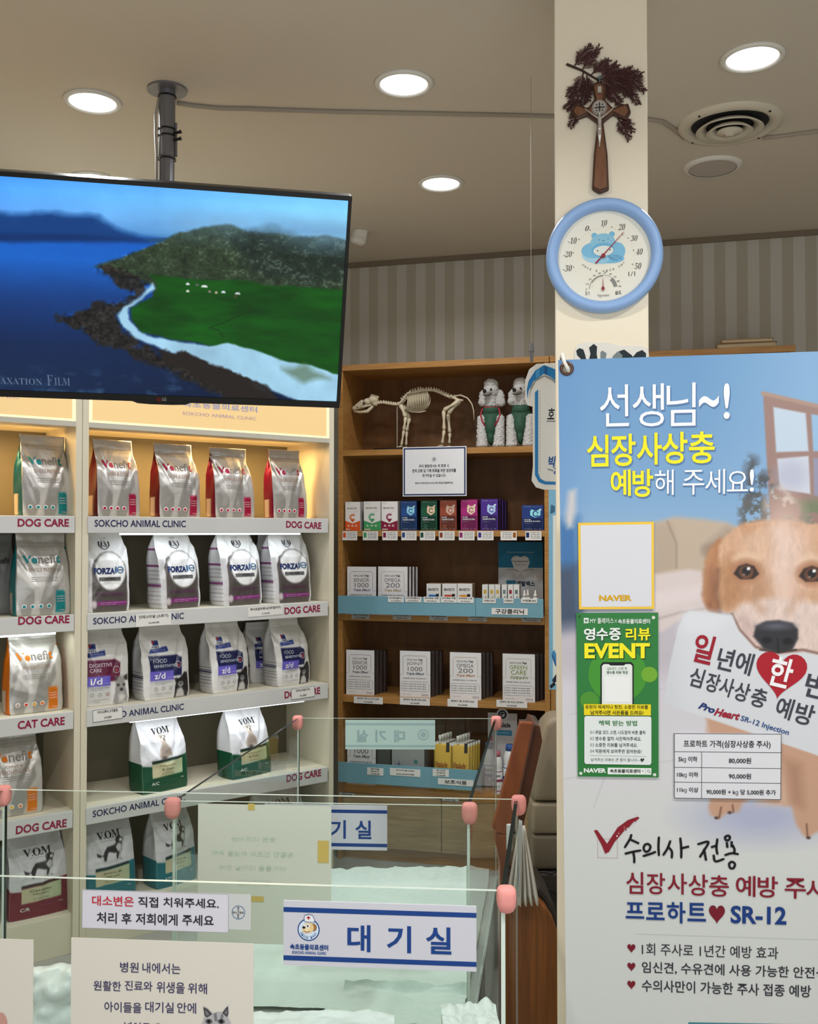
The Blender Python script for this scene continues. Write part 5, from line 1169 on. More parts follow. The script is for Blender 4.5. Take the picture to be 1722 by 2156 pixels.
def dark_c(c, glow_c):
    def d(lt, w, h):
        X, Z = lambda x: (x - .5) * w, lambda z: z * h
        lt.rect(X(.06), Z(.02), X(.95), Z(.48), tuple(int(q_ * .62) for q_ in c))
        hx_ = [(.62, .50), (.86, .60), (.86, .78), (.80, .84), (.72, .79), (.56, .79), (.44, .84), (.38, .76), (.38, .60)]
        lt.poly([(X(x), Z(z)) for x, z in hx_], glow_c, .0002); lt.ring(X(.64), Z(.66), w * .10, w * .15, c, .0003, 60, 330, 14); lt.disc(X(.72), Z(.70), w * .035, c, .0003); lt.disc(X(.86), Z(.82), w * .045, (236, 240, 240), .0003, 8)
        lt.L('면역랩', X(.1), Z(.93), X(.4), Z(.96), (170, 176, 190), .0); lt.rect(X(.45), Z(.935), X(.92), Z(.94), (150, 156, 170))
        lt.L('면역랩', X(.1), Z(.41), X(.4), Z(.45), (216, 220, 224), .03); lt.L('간영양제 조스테스', X(.1), Z(.33), X(.86), Z(.39), (216, 220, 224), .03); lt.L('supplement', X(.1), Z(.26), X(.5), Z(.285), (160, 166, 176), .0)
        lt.ring(X(.28), Z(.14), w * .07, w * .10, tuple(min(255, q_ + 70) for q_ in c)); lt.L('30g x 2', X(.1), Z(.04), X(.9), Z(.065), (170, 176, 186), .0)
    return d
z3 = zt_[2]
row = [('orange', 727, 758, 1057, vit((212, 84, 34)), (228, 224, 220), (196, 192, 188)), ('green', 766, 801, 1056, vit((60, 150, 90)), (228, 226, 222), (196, 194, 190)), ('maroon', 803, 837, 1056, vit((128, 24, 56)), (228, 224, 222), (196, 192, 190))]
dk4 = [('blue', 844, 877, 1055, (34, 76, 140), (150, 214, 236)), ('dark green', 886, 920, 1054, (24, 88, 62), (240, 204, 176)), ('brown', 926, 961, 1053, (150, 72, 50), (206, 176, 160)), ('magenta', 970, 1005, 1052, (166, 38, 118), (226, 210, 178)), ('purple', 1012, 1048, 1051, (74, 42, 140), (176, 206, 236))]
for i, (nm, x0, x1, vt, dr, fc, sc_) in enumerate(row):
    carton(x0, x1, vt, z3, .015, .05, 'supplement_box', 'white and %s supplement box on the shelf with product cards' % nm, 'box', 'supplement boxes', fc, sc_, dr)
    carton(x0 + 7, x1 + 6, vt, z3, .075, .05, 'supplement_box', 'white box standing directly behind the white and %s one' % nm, 'box', 'supplement boxes', fc, sc_)
for i, (nm, x0, x1, vt, c, gl) in enumerate(dk4):
    carton(x0, x1, vt, z3, .015, .05, 'supplement_box', '%s supplement box with a shiny emblem on the shelf with product cards' % nm, 'box', 'supplement boxes', c, tuple(int(q_ * .45) for q_ in c), dark_c(c, gl))
    for k in range(3 if nm == 'purple' else 1):
        carton(x0 + 5 + 6 * k, x1 + 5 + 6 * k, vt + k * 2, z3, .075 + .055 * k, .05, 'supplement_box', ('%s box standing directly behind the front %s one' % (nm, nm), 'purple box third in the purple row', 'purple box at the very back of the purple row')[k], 'box', 'supplement boxes', c, tuple(int(q_ * .45) for q_ in c))
carton(1099, 1144, 1064, z3, .02, .05, 'supplement_box', 'short navy supplement box alone at the end of the shelf', 'box', 'supplement boxes', (26, 56, 128), (16, 30, 70), dark_c((26, 56, 128), (150, 226, 236)))
# dental poster leaning on the back of the shelf
def draw_dental(lt, a0, b0, a1, b1):
    d = lt.d; zt = lt.fr.loc(1060, 1195, d)[1]
    lt.rect(a0, zt, a1, b1, (24, 112, 150)); lt.L('Dental health for pets', a0 + .04, b1 - .05, a1 - .04, b1 - .042, (170, 200, 214), .01)
    q_ = lambda u_, v_: lt.fr.loc(u_, v_, d)
    P_ = [(1076, 1178), (1080, 1172), (1088, 1170), (1096, 1173), (1104, 1170), (1112, 1174), (1115, 1184), (1110, 1198), (1106, 1214), (1101, 1212), (1097, 1200), (1092, 1212), (1087, 1214), (1082, 1196)]
    lt.ppoly(P_[::-1], (206, 206, 204), .0004); lt.P('DentelexOral', 1079, 1179, 1112, 1184, (90, 96, 100), .02, lift=.0006); lt.P('Gel & Chew', 1084, 1186, 1108, 1191, (120, 124, 126), .01, lift=.0006)
    lt.pstroke([(1068, 1200), (1080, 1198), (1092, 1203)], .006, (160, 160, 158), .0007); lt.pstroke([(1124, 1200), (1112, 1198), (1102, 1203)], .006, (160, 160, 158), .0007)
    lt.prect(1066, 1222, 1086, 1233, (34, 110, 140)); lt.P('덴탈벡스', 1088, 1223, 1126, 1235, (46, 60, 76), .04); lt.prect(1124, 1204, 1138, 1222, (206, 206, 206))
panel('dental_poster', 'blue and white tooth poster behind the small boxes', 'poster', F_wood, (1049, 1141, 1143, 1262), .20, (190, 194, 196), draw_dental, .004, part='sheet')
# white dental care cartons
z4, z5, z6 = zt_[3], zt_[4], zt_[5]
def dencare(l1, l2, c, full=True, sub='Triple Effect!'):
    def d(lt, w, h):
        X, Z = lambda x: (x - .5) * w, lambda z: z * h
        lt.stroke([(X(.0), Z(.49)), (X(.10), Z(.49)), (X(.10), Z(.86)), (X(.15), Z(.895)), (X(.84), Z(.895)), (X(.88), Z(.86)), (X(.88), Z(.49)), (X(1), Z(.49))], .0012, c)
        tc_ = (112, 106, 104); lt.L('DENCARE', X(.22), Z(.79), X(.58), Z(.83), tc_, .0); lt.L('Vet', X(.60), Z(.785), X(.75), Z(.84), (84, 78, 78), .03)
        lt.L(l1, X(.22), Z(.68), X(.76), Z(.76), tc_ if l1 != 'GREEN' else (120, 150, 50), .0); lt.L(l2, X(.26), Z(.565), X(.74), Z(.66), tc_ if l1 != 'GREEN' else (120, 150, 50), .0)
        lt.L(sub, X(.22), Z(.47), X(.80), Z(.535), c, .02, .3); lt.L('반려동물 영양제 구강 관절 피부', X(.1), Z(.395), X(.86), Z(.42), (110, 104, 104))
        lt.stroke([(X(.08), Z(.13)), (X(.05), Z(.16)), (X(.05), Z(.31)), (X(.08), Z(.335)), (X(.90), Z(.335)), (X(.94), Z(.31)), (X(.94), Z(.16)), (X(.9), Z(.13)), (X(.08), Z(.13))], .0012, (96, 88, 90))
        for k in range(3): lt.L('오메가 지방산 및 비타민 함유', X(.08), Z(.27 - .05 * k), X(.86), Z(.295 - .05 * k), (100, 96, 96))
        lt.L('60 g (2 g x 30)', X(.1), Z(.05), X(.34), Z(.07), (130, 124, 124), .0); lt.L('DENCARE', X(.72), Z(.03), X(.94), Z(.08), (150, 144, 144), .0)
    return d
whc, whs = (226, 224, 224), (66, 54, 50)
for i, (x0, x1, l1, l2, c) in enumerate(((731, 792, 'SENIOR', '1000', (96, 70, 120)), (796, 858, 'OMEGA', '200', (176, 140, 80)))):
    nm = l1.lower()
    carton(x0, x1, 1193, z4, .035, .03, 'dental_care_box', 'white %s box standing in the blue shelf tray' % nm, 'box', 'white dental care boxes', whc, whs, dencare(l1, l2, c))
    for k in range(3 if i else 1):
        carton(x0 + 7 * (k + 1), x1 + 7 * (k + 1), 1193, z4, .07 + .035 * k, .03, 'dental_care_box', 'white box %s behind the front %s box in the blue tray' % (('directly', 'second', 'last')[k], nm), 'box', 'white dental care boxes', whc, whs)
for x0, x1, vt, l1, l2, c, sub in ((729, 788, 1368, 'SENIOR', '1000', (70, 50, 90), 'Triple Effect!'), (842, 906, 1370, 'JOINT', '1000', (40, 60, 80), 'Triple Effect!'), (947, 1013, 1373, 'OMEGA', '200', (170, 120, 60), 'Triple Effect!'), (1058, 1126, 1376, 'GREEN', 'CARE', (130, 150, 80), '구강칼슘큐어')):
    nm = l1.lower()
    carton(x0, x1, vt, z5, .02, .028, 'dental_care_box', 'white %s box on the shelf below the blue tray' % nm, 'box', 'white dental care boxes', whc, whs, dencare(l1, l2, c, sub=sub))
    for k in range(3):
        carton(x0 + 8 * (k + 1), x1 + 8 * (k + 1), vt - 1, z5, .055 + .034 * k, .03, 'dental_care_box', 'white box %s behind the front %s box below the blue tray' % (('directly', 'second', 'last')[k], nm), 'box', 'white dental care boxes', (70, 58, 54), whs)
# small chewable cartons in the blue tray
def chew(c):
    def d(lt, w, h):
        X, Z = lambda x: (x - .5) * w, lambda z: z * h
        lt.L('BRAVECTO', X(.12), Z(.78), X(.84), Z(.86), (70, 60, 60), .03, .1); lt.rect(X(.15), Z(.57), X(.68), Z(.66), c); lt.rect(X(.66), Z(.54), X(.86), Z(.69), (40, 40, 44), .0002)
        lt.disc(X(.5), Z(.32), w * .26, c); lt.poly([(X(.36), Z(.2)), (X(.64), Z(.2)), (X(.66), Z(.34)), (X(.56), Z(.42)), (X(.42), Z(.42)), (X(.34), Z(.34))], (40, 40, 46), .0002)
    return d
for x0, x1, c, nm in ((898, 928, (40, 120, 190), 'blue'), (931, 962, (206, 74, 40), 'red'), (963, 994, (226, 150, 40), 'orange')):
    carton(x0, x1, 1229, z4, .03, .07, 'chewable_box', 'small white box with a %s disc in the blue tray' % nm, 'box', 'small boxes in the blue tray', (226, 224, 220), (170, 150, 120), chew(c))
def gel(c, txt):
    def d(lt, w, h):
        X, Z = lambda x: (x - .5) * w, lambda z: z * h
        lt.rect(X(.25), Z(.72), X(.75), Z(.84), c); lt.stroke([(X(.35), Z(.2)), (X(.65), Z(.65))], w * .16, c); lt.L(txt, X(.2), Z(.45), X(.8), Z(.56), (120, 116, 110), .0)
    return d
for i, (x0, x1, c, nm) in enumerate(((1015, 1027, (206, 170, 70), 'narrow white gel box beside the orange disc box'), (1029, 1041, (206, 170, 70), 'narrow white gel box in the middle of the three gold ones'), (1042, 1053, (206, 170, 70), 'narrow white gel box at the end of the three gold ones'), (1056, 1067, (110, 130, 130), 'narrow white box with grey stripe in the blue tray'), (1069, 1080, (150, 30, 60), 'narrow white box with crimson spot in the blue tray'), (1081, 1093, (100, 120, 120), 'narrow white box beside the dropper bottles'))):
    carton(x0, x1, 1231, z4, .03, .05, 'gel_box', nm, 'box', 'small boxes in the blue tray', (226, 226, 222), (186, 184, 178), gel(c, 'Gel'))
wpl = mat('white_bottle', (226, 228, 226), .4)
bt0 = None
for i, (uu, dd, nm) in enumerate(((1104, .05, 'white dropper bottle next to the narrow boxes'), (1111, .085, 'white dropper bottle behind the other two'), (1127, .05, 'white dropper bottle at the end of the blue tray'))):
    a = wl(uu, 1240, dd)[0]; M_ = F_wood.mat(a, dd, z4 + .0005)
    if bt0 is None:
        bt0 = thing('dropper_bottle', nm, 'bottle', M_, 'dropper bottles')
        b = MB(); b.lathe([(.0001, 0), (.013, 0), (.0135, .004), (.0135, .078), (.011, .084), (.007, .087), (.0001, .087)], 20); b.build('body', wpl, bt0, smooth=True)
        b = MB(); b.lathe([(.0001, .087), (.0085, .087), (.008, .098), (.004, .104), (.0028, .117), (.0001, .118)], 16); b.build('cap', white_pl, bt0, smooth=True)
    else: dup(bt0, M_, nm)
# blue shelf trays
blue_tr = mat('tray_light_blue', (112, 160, 176), .55)
def tray(label, xa, xb, vt, vb, u_ref, z, seams, dep, group):
    a0, b1 = wl(xa, vt, -.03); a1, _ = wl(xb, vt, -.03); _, b0 = wl(u_ref, vb, -.03)
    t = thing('shelf_tray', label, 'tray', F_wood.mat(), group); X_ = [a0] + [wl(s_, vt, -.03)[0] for s_ in seams] + [a1]
    for p0, p1 in zip(X_[:-1], X_[1:]):
        b = MB(); b.box(p0 + .0006, p1 - .0006, -.03, -.024, b0, b1); b.build('front_panel', blue_tr, t, bevel=.0008)
    wid = max(a0, wx0 + TH + .004), min(a1, wx1 - TH - .004)
    b = MB(); b.box(wid[0], wid[1], -.024, -.006, b0, b0 + .004); b.build('bottom', blue_tr, t)
    if dep:
        b = MB(); b.box(a1 - .006, a1, -.024, -.002, b0 + .004, b1); b.box(a1 - .006, a1, -.002, dep, z + .001, b1); b.build('side_panel', blue_tr, t)
    return t
tray('light blue tray front along the fourth shelf', 711, 1144, 1254, 1292, 714, z4, (1001,), 0, 'blue shelf trays')
tray('light blue tray with the yellow pouches on the lowest shelf', 711.5, 1013, 1604, 1646, 713, z6, (), .10, 'blue shelf trays')
g4 = 'white price tags on the blue trays'
for i, (x0, x1, y0, y1, ls, nm) in enumerate(((817, 850, 1256, 1268, ('브라벡토플러스', '(1.2-2.8kg)'), 'first of the five on the upper blue tray'), (853, 887, 1256, 1268, ('브라벡토플러스', '(2.8-6.25kg)'), 'second of the five on the upper blue tray'), (892, 926, 1256, 1269, ('브라벡토 파랑', '(2-4.5kg)'), 'below the small box with the blue disc'), (928, 962, 1256, 1269, ('브라벡토 주황', '(4.5-10kg)'), 'below the small box with the red disc'), (963, 997, 1256.5, 1269.5, ('브라벡토 노랑', '(2-4.5kg)'), 'below the small box with the orange disc'))):
    tag_w((x0, y0, x1, y1), [(ls[0], .86, .3), (ls[1], .6, .26)], 'small white price tag ' + nm, g4, -.0305)
for i, (x0, x1, s_, nm) in enumerate(((1016, 1044, '소형젤(고양이)', 'gold gel boxes'), (1060, 1081, '소형젤(개)', 'grey striped and crimson spotted boxes'), (1097, 1131, '귀염젤(30)', 'dropper bottles'))):
    tag_w((x0, 1260, x1, 1270), [(s_, .84, .5)], 'small white tag on the blue tray below the ' + nm, g4, -.0305)
tag_w((1035, 1280, 1111, 1295), [('구강클리닉', .8, .76)], 'larger white label on the lower edge of the upper blue tray', 'white section labels', -.0305, inkc=(40, 40, 44))
for i, (x0, x1, y, ls, nm) in enumerate(((740, 778, 1293, ('닥터 구강세정', '치석용'), 'first'), (827, 866, 1294, ('요들 민감기능효소', '영양관리(면역)'), 'second'), (904, 943, 1296, ('닥터 눈물생착매트', '오케멀티(구취용)'), 'third'), (986, 1025, 1297.5, ('오킨 구강플래티노', '보온관리통'), 'fourth'), (1098, 1139, 1299, ('플라미무지', '치약(약정용)'), 'last'))):
    tag_w((x0, y - 1, x1, y + 11), [(ls[0], .8, .3), (ls[1], .6, .28)], 'grey white price tag under the upper blue tray, %s of the row of five' % nm, 'price tags below the blue tray', paper=(170, 168, 164))
for i, (x0, x1, y0, y1, ls, nm) in enumerate(((745, 806, 1466, 1483, ('덴케어 벳-시니어1000', '35,000원'), 'senior'), (842, 905, 1468, 1486, ('덴케어 벳-조인트1000', '35,000원'), 'joint'), (942, 1006, 1471, 1490, ('덴케어 벳-오메가200', '35,000원'), 'omega'), (1045, 1110, 1473, 1491, ('덴케어 벳-구강그린케어', '35,000원'), 'green care'))):
    tag_w((x0, y0, x1, y1), [(ls[0], .76, .26), (ls[1], .3, .24)], 'white price tag below the %s box' % nm, 'price tags below the white boxes', inkc=(60, 56, 70))
for x0, x1, y0, y1, ls, nm in ((773, 807, 1615.5, 1633, ('위아람', '(영양식)', '33,000원'), 'small white price tag on the lower blue tray below the white box'), (821, 885, 1616.5, 1636, ('닥터오킨플 (큰알)', '20,000원'), 'wide white price tag on the lower blue tray'), (911, 945, 1618.5, 1636, ('에너버리', '(위염약)', '12,000원'), 'small white price tag below the yellow pouches')):
    tag_w((x0, y0, x1, y1), [(s_, .55 if len(ls) > 2 else .6, .22) for s_ in ls], nm, g4, -.0305)
tag_w((922, 1638, 997, 1656), [('보조식품', .62, .64)], 'larger white label at the end of the lower blue tray', 'white section labels', -.0305, inkc=(40, 40, 44))
tag_w((714, 1668, 747, 1677), [('영양식품', .6, .5)], 'small grey tag below the lower blue tray beside the cabinets', 'small tags on the door tops', paper=(170, 172, 166))
tag_w((931, 1680, 966, 1688), [('보조식품', .6, .5)], 'small grey tag behind the middle glass edge on the pine door', 'small tags on the door tops', paper=(170, 172, 166))

# ------------------------------------------------------------------ lowest open shelf
carton(731, 791, 1535, z6, .03, .03, 'dental_care_box', 'white box in the lower blue tray behind the reversed sign', 'box', 'white dental care boxes', whc, whs, dencare('JOINT', '1000', (40, 60, 80)))
def patch(lt, w, h):
    lt.ring(-w * .28, h * .42, w * .15, w * .17, (120, 120, 140)); lt.poly([(-w * .36, h * .2), (-w * .2, h * .2), (-w * .28, h * .62)], (60, 56, 92)); lt.disc(w * .24, h * .6, w * .07, (70, 120, 116)); lt.poly([(w * .05, h * .2), (w * .3, h * .16), (w * .22, h * .3), (w * .1, h * .32)], (60, 62, 66))
carton(825, 893, 1565, z6, .03, .06, 'jar_box', 'grey box with a purple oval emblem in the lower blue tray', 'box', 'boxes in the lower tray', (150, 152, 152), (110, 110, 108), patch)
carton(793, 822, 1560, z6, .06, .06, 'jar_box', 'dark grey box between the white box and the emblem box', 'box', 'boxes in the lower tray', (84, 84, 80), (60, 60, 58))
ypr = mat('pouch_yellow', (214, 176, 74), .4); wf = mat('pouch_white', (214, 212, 206), .4)
pch = None; rows_y = []
for col, (uu, w_) in enumerate(((931, 38), (970, 36))):
    for k in range(5):
        rows_y.append((uu + 5.5 * k + (0 if col else 1), .025 + .021 * k, col, k))
for uu, dd, col, k in rows_y:
    a, bt = wl(uu, 1563, .025); a = wl(uu, 1563, dd)[0]; M_ = F_wood.mat(a, dd, z6 + .0012)
    nm = ('front yellow spout pouch', 'second yellow spout pouch', 'third yellow spout pouch', 'fourth yellow spout pouch', 'rearmost yellow spout pouch')[k] + (' of the row beside the emblem box', ' of the row at the tray end')[col]
    if pch is None:
        w, h = .080, bt - z6
        pch = thing('spout_pouch', nm, 'pouch', M_, 'yellow spout pouches')
        V = []; nx, nz = 12, 16
        for side in (0, 1):
            Xg, Zg = np.meshgrid(np.linspace(-1, 1, nx), np.linspace(0, 1, nz)); bul = .0085 * (1 - np.abs(Xg) ** 3) * np.sin(np.pi * np.clip(Zg * .9 + .12, 0, 1)) ** .6
            V.append(np.stack([Xg * w / 2, (-bul if side == 0 else bul), Zg * h], -1))
        b = MB(); I = np.arange(nx * nz).reshape(nz, nx); F = np.stack([I[:-1, :-1], I[:-1, 1:], I[1:, 1:], I[1:, :-1]], -1).reshape(-1, 4).tolist()
        b.add(V[0].reshape(-1, 3).tolist(), F, 0); b.add(V[1].reshape(-1, 3).tolist(), [f[::-1] for f in F], 1)
        b.build('pouch', [ypr, wf], pch, smooth=True)
        lt = Letters(None, 0, .0004, warp=lambda x, z: -.0085 * (1 - np.abs(np.clip(x / (w / 2), -1, 1)) ** 3) * np.sin(np.pi * np.clip(z / h * .9 + .12, 0, 1)) ** .6 - .0006)
        lt.rect(-w * .5, h * .93, w * .5, h, (220, 218, 212)); lt.L('Vitalade', -w * .44, h * .48, w * .28, h * .60, (150, 84, 40), .02, .2); lt.L('Liver Care', -w * .05, h * .36, w * .4, h * .42, (90, 60, 30), .0, .2); lt.L('30 ml', -w * .4, h * .12, -w * .1, h * .15, (120, 90, 40), .0); lt.rect(w * .2, h * .80, w * .38, h * 1.0, (50, 46, 44), .0004)
        lt.build(pch)
        b = MB(); b.lathe([(.0001, h + .030), (.006, h + .030), (.0075, h + .026), (.0075, h + .012), (.005, h + .010), (.005, h - .004)], 14, Matrix.Translation((-.012, 0, 0))); b.build('cap', white_pl, pch, smooth=True)
    else: dup(pch, M_, nm)
# counter display cards and bottles at the end of the shelf
def card(box, d, label, acc):
    def dr(lt, a0, b0, a1, b1):
        m = (a0 + a1) / 2; w = a1 - a0
        lt.disc(m, b1 - .005, .026, (214, 212, 210)); lt.disc(m, b1 - .006, .019, (40, 44, 56), .0004); lt.ring(m, b1 - .006, .009, .011, (214, 214, 214), .0006); lt.disc(m + .003, b1 - .009, .005, (214, 214, 214), .0006)
        lt.L('Oralade', a0 + w * .25, b1 - .062, a1 - w * .23, b1 - .040, (44, 40, 44), .03); lt.rect(a0 + w * .18, b1 - .098, a1 - w * .18, b1 - .074, acc); lt.L('Cat and Dog', a0 + w * .26, b1 - .089, a1 - w * .28, b1 - .083, (230, 230, 230), .0, lift=.0005)
        for k in range(2): lt.L('rehydration support', a0 + w * .5, b1 - .12 - .012 * k, a1 - w * .1, b1 - .115 - .012 * k, (150, 140, 140), .0)
    t = panel('display_card', label, 'display card', F_wood, box, d, (200, 196, 196), dr, .003, part='card', group='display cards with round tops')
card((1027, 1500, 1089, 1660), .122, 'white display card with blue bar at the shelf end', (66, 140, 180))
card((1092, 1514, 1146, 1660), .145, 'white display card with pink bar behind the slanted wooden arm', (190, 60, 100))
def bottle(uu, dd, label, capc, h, bandc, rb=.031):
    a = wl(uu, 1600, dd)[0]; t = thing('drink_bottle', label, 'bottle', F_wood.mat(a, dd, z6 + .0006), 'small drink bottles')
    b = MB(); b.lathe([(.0001, 0), (rb * .94, 0), (rb, .004), (rb, h * .55), (rb * .88, h * .58), (rb * .96, h * .62), (rb * .93, h * .76), (rb * .7, h * .86), (rb * .6, h * .88), (.0001, h * .88)], 28); b.build('body', wpl, t, smooth=True)
    b = MB(); b.lathe([(.0001, h), (rb * .55, h), (rb * .63, h * .99), (rb * .65, h * .88), (.0001, h * .88)], 24); b.build('cap', mat('cap_%d' % capc[0], capc, .4), t, smooth=True)
    b = MB()
    for z0, z1, r in ((.30, .36, rb * 1.01), (.53, .55, rb * 1.01), (.08, .10, rb * 1.01)): b.lathe([(r, h * z0), (r, h * z1)], 28)
    b.build('label_band', ink(bandc), t)
    lt = Letters(None, 0, .0002, warp=lambda x, z: -np.sqrt(np.maximum((rb * 1.012) ** 2 - np.clip(x, -rb, rb) ** 2, 1e-8)))
    lt.L('Oralade', -.015, h * .42, .015, h * .48, (70, 70, 80), .02); lt.L('500 ml', -.01, h * .18, .012, h * .22, (90, 90, 100), .0); lt.disc(-.006, h * .26, .004, bandc)
    lt.build(t)
bottle(1074, .05, 'white bottle with blue cap in front of the blue bar card', (60, 96, 160), .208, (50, 90, 170))
bottle(1047, .026, 'white bottle with pink cap seen through the glass side', (190, 110, 124), .182, (150, 60, 90), .022)
bottle(1030, .082, 'white bottle with blue cap half behind the sloping glass edge', (70, 110, 160), .205, (50, 90, 170), .027)
# ================================================================== hanging sign on its wire
F_hang = Frame(at(1140, 900, 2.75), (0.985, -0.17, 0))
t = thing('hanging_sign', 'white sign with a blue ribbon edge hanging on a wire beside the column', 'sign', F_hang.mat())
hp = lambda *P_: W(P_, F_hang)
b = MB(); b.prism(hp((1119, 1012), (1128, 1026), (1145, 1031), (1290, 1034), (1290, 758), (1160, 765), (1130, 766), (1114, 778), (1106, 800), (1105, 840), (1110, 853), (1121, 856), (1122, 980)), 0, .006); b.build('board', mat('sign_board', (232, 232, 230), .4), t, bevel=.0008)
lt = Letters(F_hang, 0, .0004); bl, dbl, sh_ = (30, 124, 190), (20, 90, 150), (140, 150, 152)
lt.ppoly([(1126, 1000), (1134, 1015), (1146, 1020), (1290, 1024), (1290, 1018), (1150, 1014), (1138, 1008), (1133, 996), (1133, 820), (1126, 826)], (40, 130, 196))
lt.ppoly([(1113, 843), (1118, 822), (1128, 803), (1146, 793), (1162, 801), (1176, 815), (1176, 806), (1162, 796), (1146, 790), (1128, 798), (1117, 815)], sh_, .0002)
lt.ppoly([(1110, 840), (1113, 822), (1123, 803), (1145, 787), (1160, 794), (1200, 822), (1200, 790), (1160, 774), (1145, 769), (1127, 780), (1113, 802), (1109, 820)][::-1], bl, .0004)
lt.ppoly([(1128, 797), (1136, 791), (1136, 775), (1128, 781)], (70, 150, 208), .0006); lt.ppoly([(1146, 787), (1152, 790), (1152, 772), (1146, 770)], dbl, .0006)
for k in range(26):
    v = 822 + k * 7; lt.pstroke([(1136.5, v), (1136.5, v + 4)], .0011, (150, 150, 150), .0002)
for k in range(6): lt.pstroke([(1144 + k * 6, 1013 + k * .3), (1148 + k * 6, 1013.3 + k * .3)], .0011, (150, 150, 150), .0002)
lt.P('호', 1152, 859, 1168, 883, (30, 34, 40), .02, .2); lt.P('박사', 1154, 960, 1190, 984, (30, 90, 160), .03, .2); lt.P('각', 1165, 984, 1181, 1004, (30, 90, 160), .03, .2)
lt.P('트', 1170, 859, 1186, 883, (30, 34, 40), .02, .2); lt.pstroke([(1152, 887), (1176, 887)], .004, sh_); lt.pstroke([(1154, 988), (1164, 991)], .004, sh_)
lt.build(t)
hx_, hz_ = F_hang.loc(1119, 765)
b = MB(); b.lathe([(.0001, .052), (.0065, .052), (.0075, .030), (.006, .030), (.0045, .0), (.0001, .0)], 12, Matrix.Translation((hx_, .003, hz_ + .005))); b.build('wire_clip', steel, t)
zc_top = HCEIL - F_hang.o.z
b = MB(); b.tube([(hx_, .003, hz_ + .05), (hx_ - .001, .003, (hz_ + zc_top) / 2), (hx_, .003, zc_top)], .0008, 6); b.build('wire', mat('thin_wire', (170, 164, 150), .4, .3), t)

# ================================================================== pale blue board standing behind the banner
F_blue = Frame(at(1166, 1250, 3.4), (0.97, -0.24, 0))
t = thing('picture_board', 'pale blue framed board behind the banner edge showing a kicking leg', 'board', F_blue.mat())
q_ = lambda u_, v_: F_blue.loc(u_, v_)
b = MB(); x0, z0 = q_(1156, 1452); x1, z1 = q_(1300, 1025); b.box(x0, x1, 0, .012, z0, z1); b.build('board', mat('board_blue', (120, 172, 200), .5), t, bevel=.001)
x0, z0 = q_(1157, 1502); b.box(0, 0, 0, 0, 0, 0)
b = MB(); xa, za = q_(1170, 1500); b.box(xa, x1, .003, .01, za, q_(1156, 1452)[1] - .0005); b.build('lower_edge', mat('board_pale', (150, 190, 206), .5), t)
b = MB(); b.box(xa + .01, xa + .03, .012, .03, 0 - F_blue.o.z, za + .2); b.build('leg', mat('stand_metal', (150, 150, 150), .4, .6), t)
lt = Letters(F_blue, 0, .0004)
lt.ppoly([(1164, 1440), (1300, 1445), (1300, 1085), (1164, 1085)], (214, 220, 212)); lt.ppoly([(1158, 1082), (1168, 1078), (1168, 1066), (1160, 1062)], (60, 100, 130), .0002)
lt.ppoly([(1161, 1375), (1167, 1368), (1172, 1380), (1182, 1388), (1182, 1412), (1174, 1402), (1166, 1392)], (70, 130, 180), .0002); lt.ppoly([(1162, 1432), (1170, 1420), (1180, 1410), (1184, 1418), (1174, 1432), (1166, 1440)], (36, 40, 60), .0002); lt.pstroke([(1163, 1380), (1170, 1400), (1178, 1408)], .006, (40, 90, 150), .0004)
lt.ppoly([(1157, 1444), (1166, 1436), (1170, 1441), (1160, 1450)], (30, 30, 36), .0004)
lt.build(t, 'print')

# ================================================================== standing banner
F_ban = frame_from((-17990, 1392), (1175, 758), (1192, 2156), (1175, 758), 1.80, False)
KS = 1.80 / 2.035
class BPaint(Paint):
    def ell(s, cx, cz, rx, rz, c, soft=None, rot=0.0, a=1.0): Paint.ell(s, cx, cz, rx * KS, rz * KS, c, soft and soft * KS, rot, a)
    def poly(s, pts, c, soft=None, jit=0.0, jf=1.0, seed=1, a=1.0): Paint.poly(s, pts, c, soft and soft * KS, jit * KS, jf / KS, seed, a)
    def line(s, pts, w, c, soft=None, a=1.0): Paint.line(s, pts, w * KS, c, soft and soft * KS, a)
class BLetters(Letters):
    def heart(s, a, b, w, h, c, lift=0.0, rot=0.0): Letters.heart(s, a, b, w * KS, h * KS, c, lift, rot)
    def disc(s, a, b, r, c, lift=0.0, n=28, ry=None): Letters.disc(s, a, b, r * KS, c, lift, n, ry and ry * KS)
    def frame(s, a0, b0, a1, b1, w, c, lift=0.0): Letters.frame(s, a0, b0, a1, b1, w * KS, c, lift)
    def pstroke(s, pts, w, c, lift=0.0): Letters.pstroke(s, pts, [x * KS for x in w] if isinstance(w, list) else w * KS, c, lift)
ban = thing('standing_banner', 'tall printed standing banner with a puppy holding a sign, beside the column', 'banner', F_ban.mat())
bq = lambda u_, v_: F_ban.loc(u_, v_)
bw = .535; btop = 0.0
z_mid = bq(1190, 1810)[1]; z_bot = -1.80
z_bot = max(z_bot, (0.012 - F_ban.o.z) / F_ban.up.z)
B_ = BPaint(0, bw, z_mid, btop, 430, 780, (120, 168, 216))
pw_ = lambda *p: W(p, F_ban)
zz = lambda v, u=1450: bq(u, v)[1]
vgrad(B_, [(zz(745), (104, 154, 202)), (zz(900), (112, 160, 206)), (zz(1050), (128, 172, 214)), (zz(1120), (146, 182, 218)), (zz(1330), (196, 190, 200)), (zz(1400), (214, 210, 220)), (zz(1600), (222, 222, 226)), (zz(1810), (220, 224, 222))])
Gx = B_.X / bw
B_.mix(np.clip((Gx - .45) * 1.3, 0, .5) * (B_.Z > zz(1000)), (160, 196, 230))
B_.mix(np.clip(.35 - Gx * 3, 0, .35) * (B_.Z > zz(1100)), (90, 140, 200))
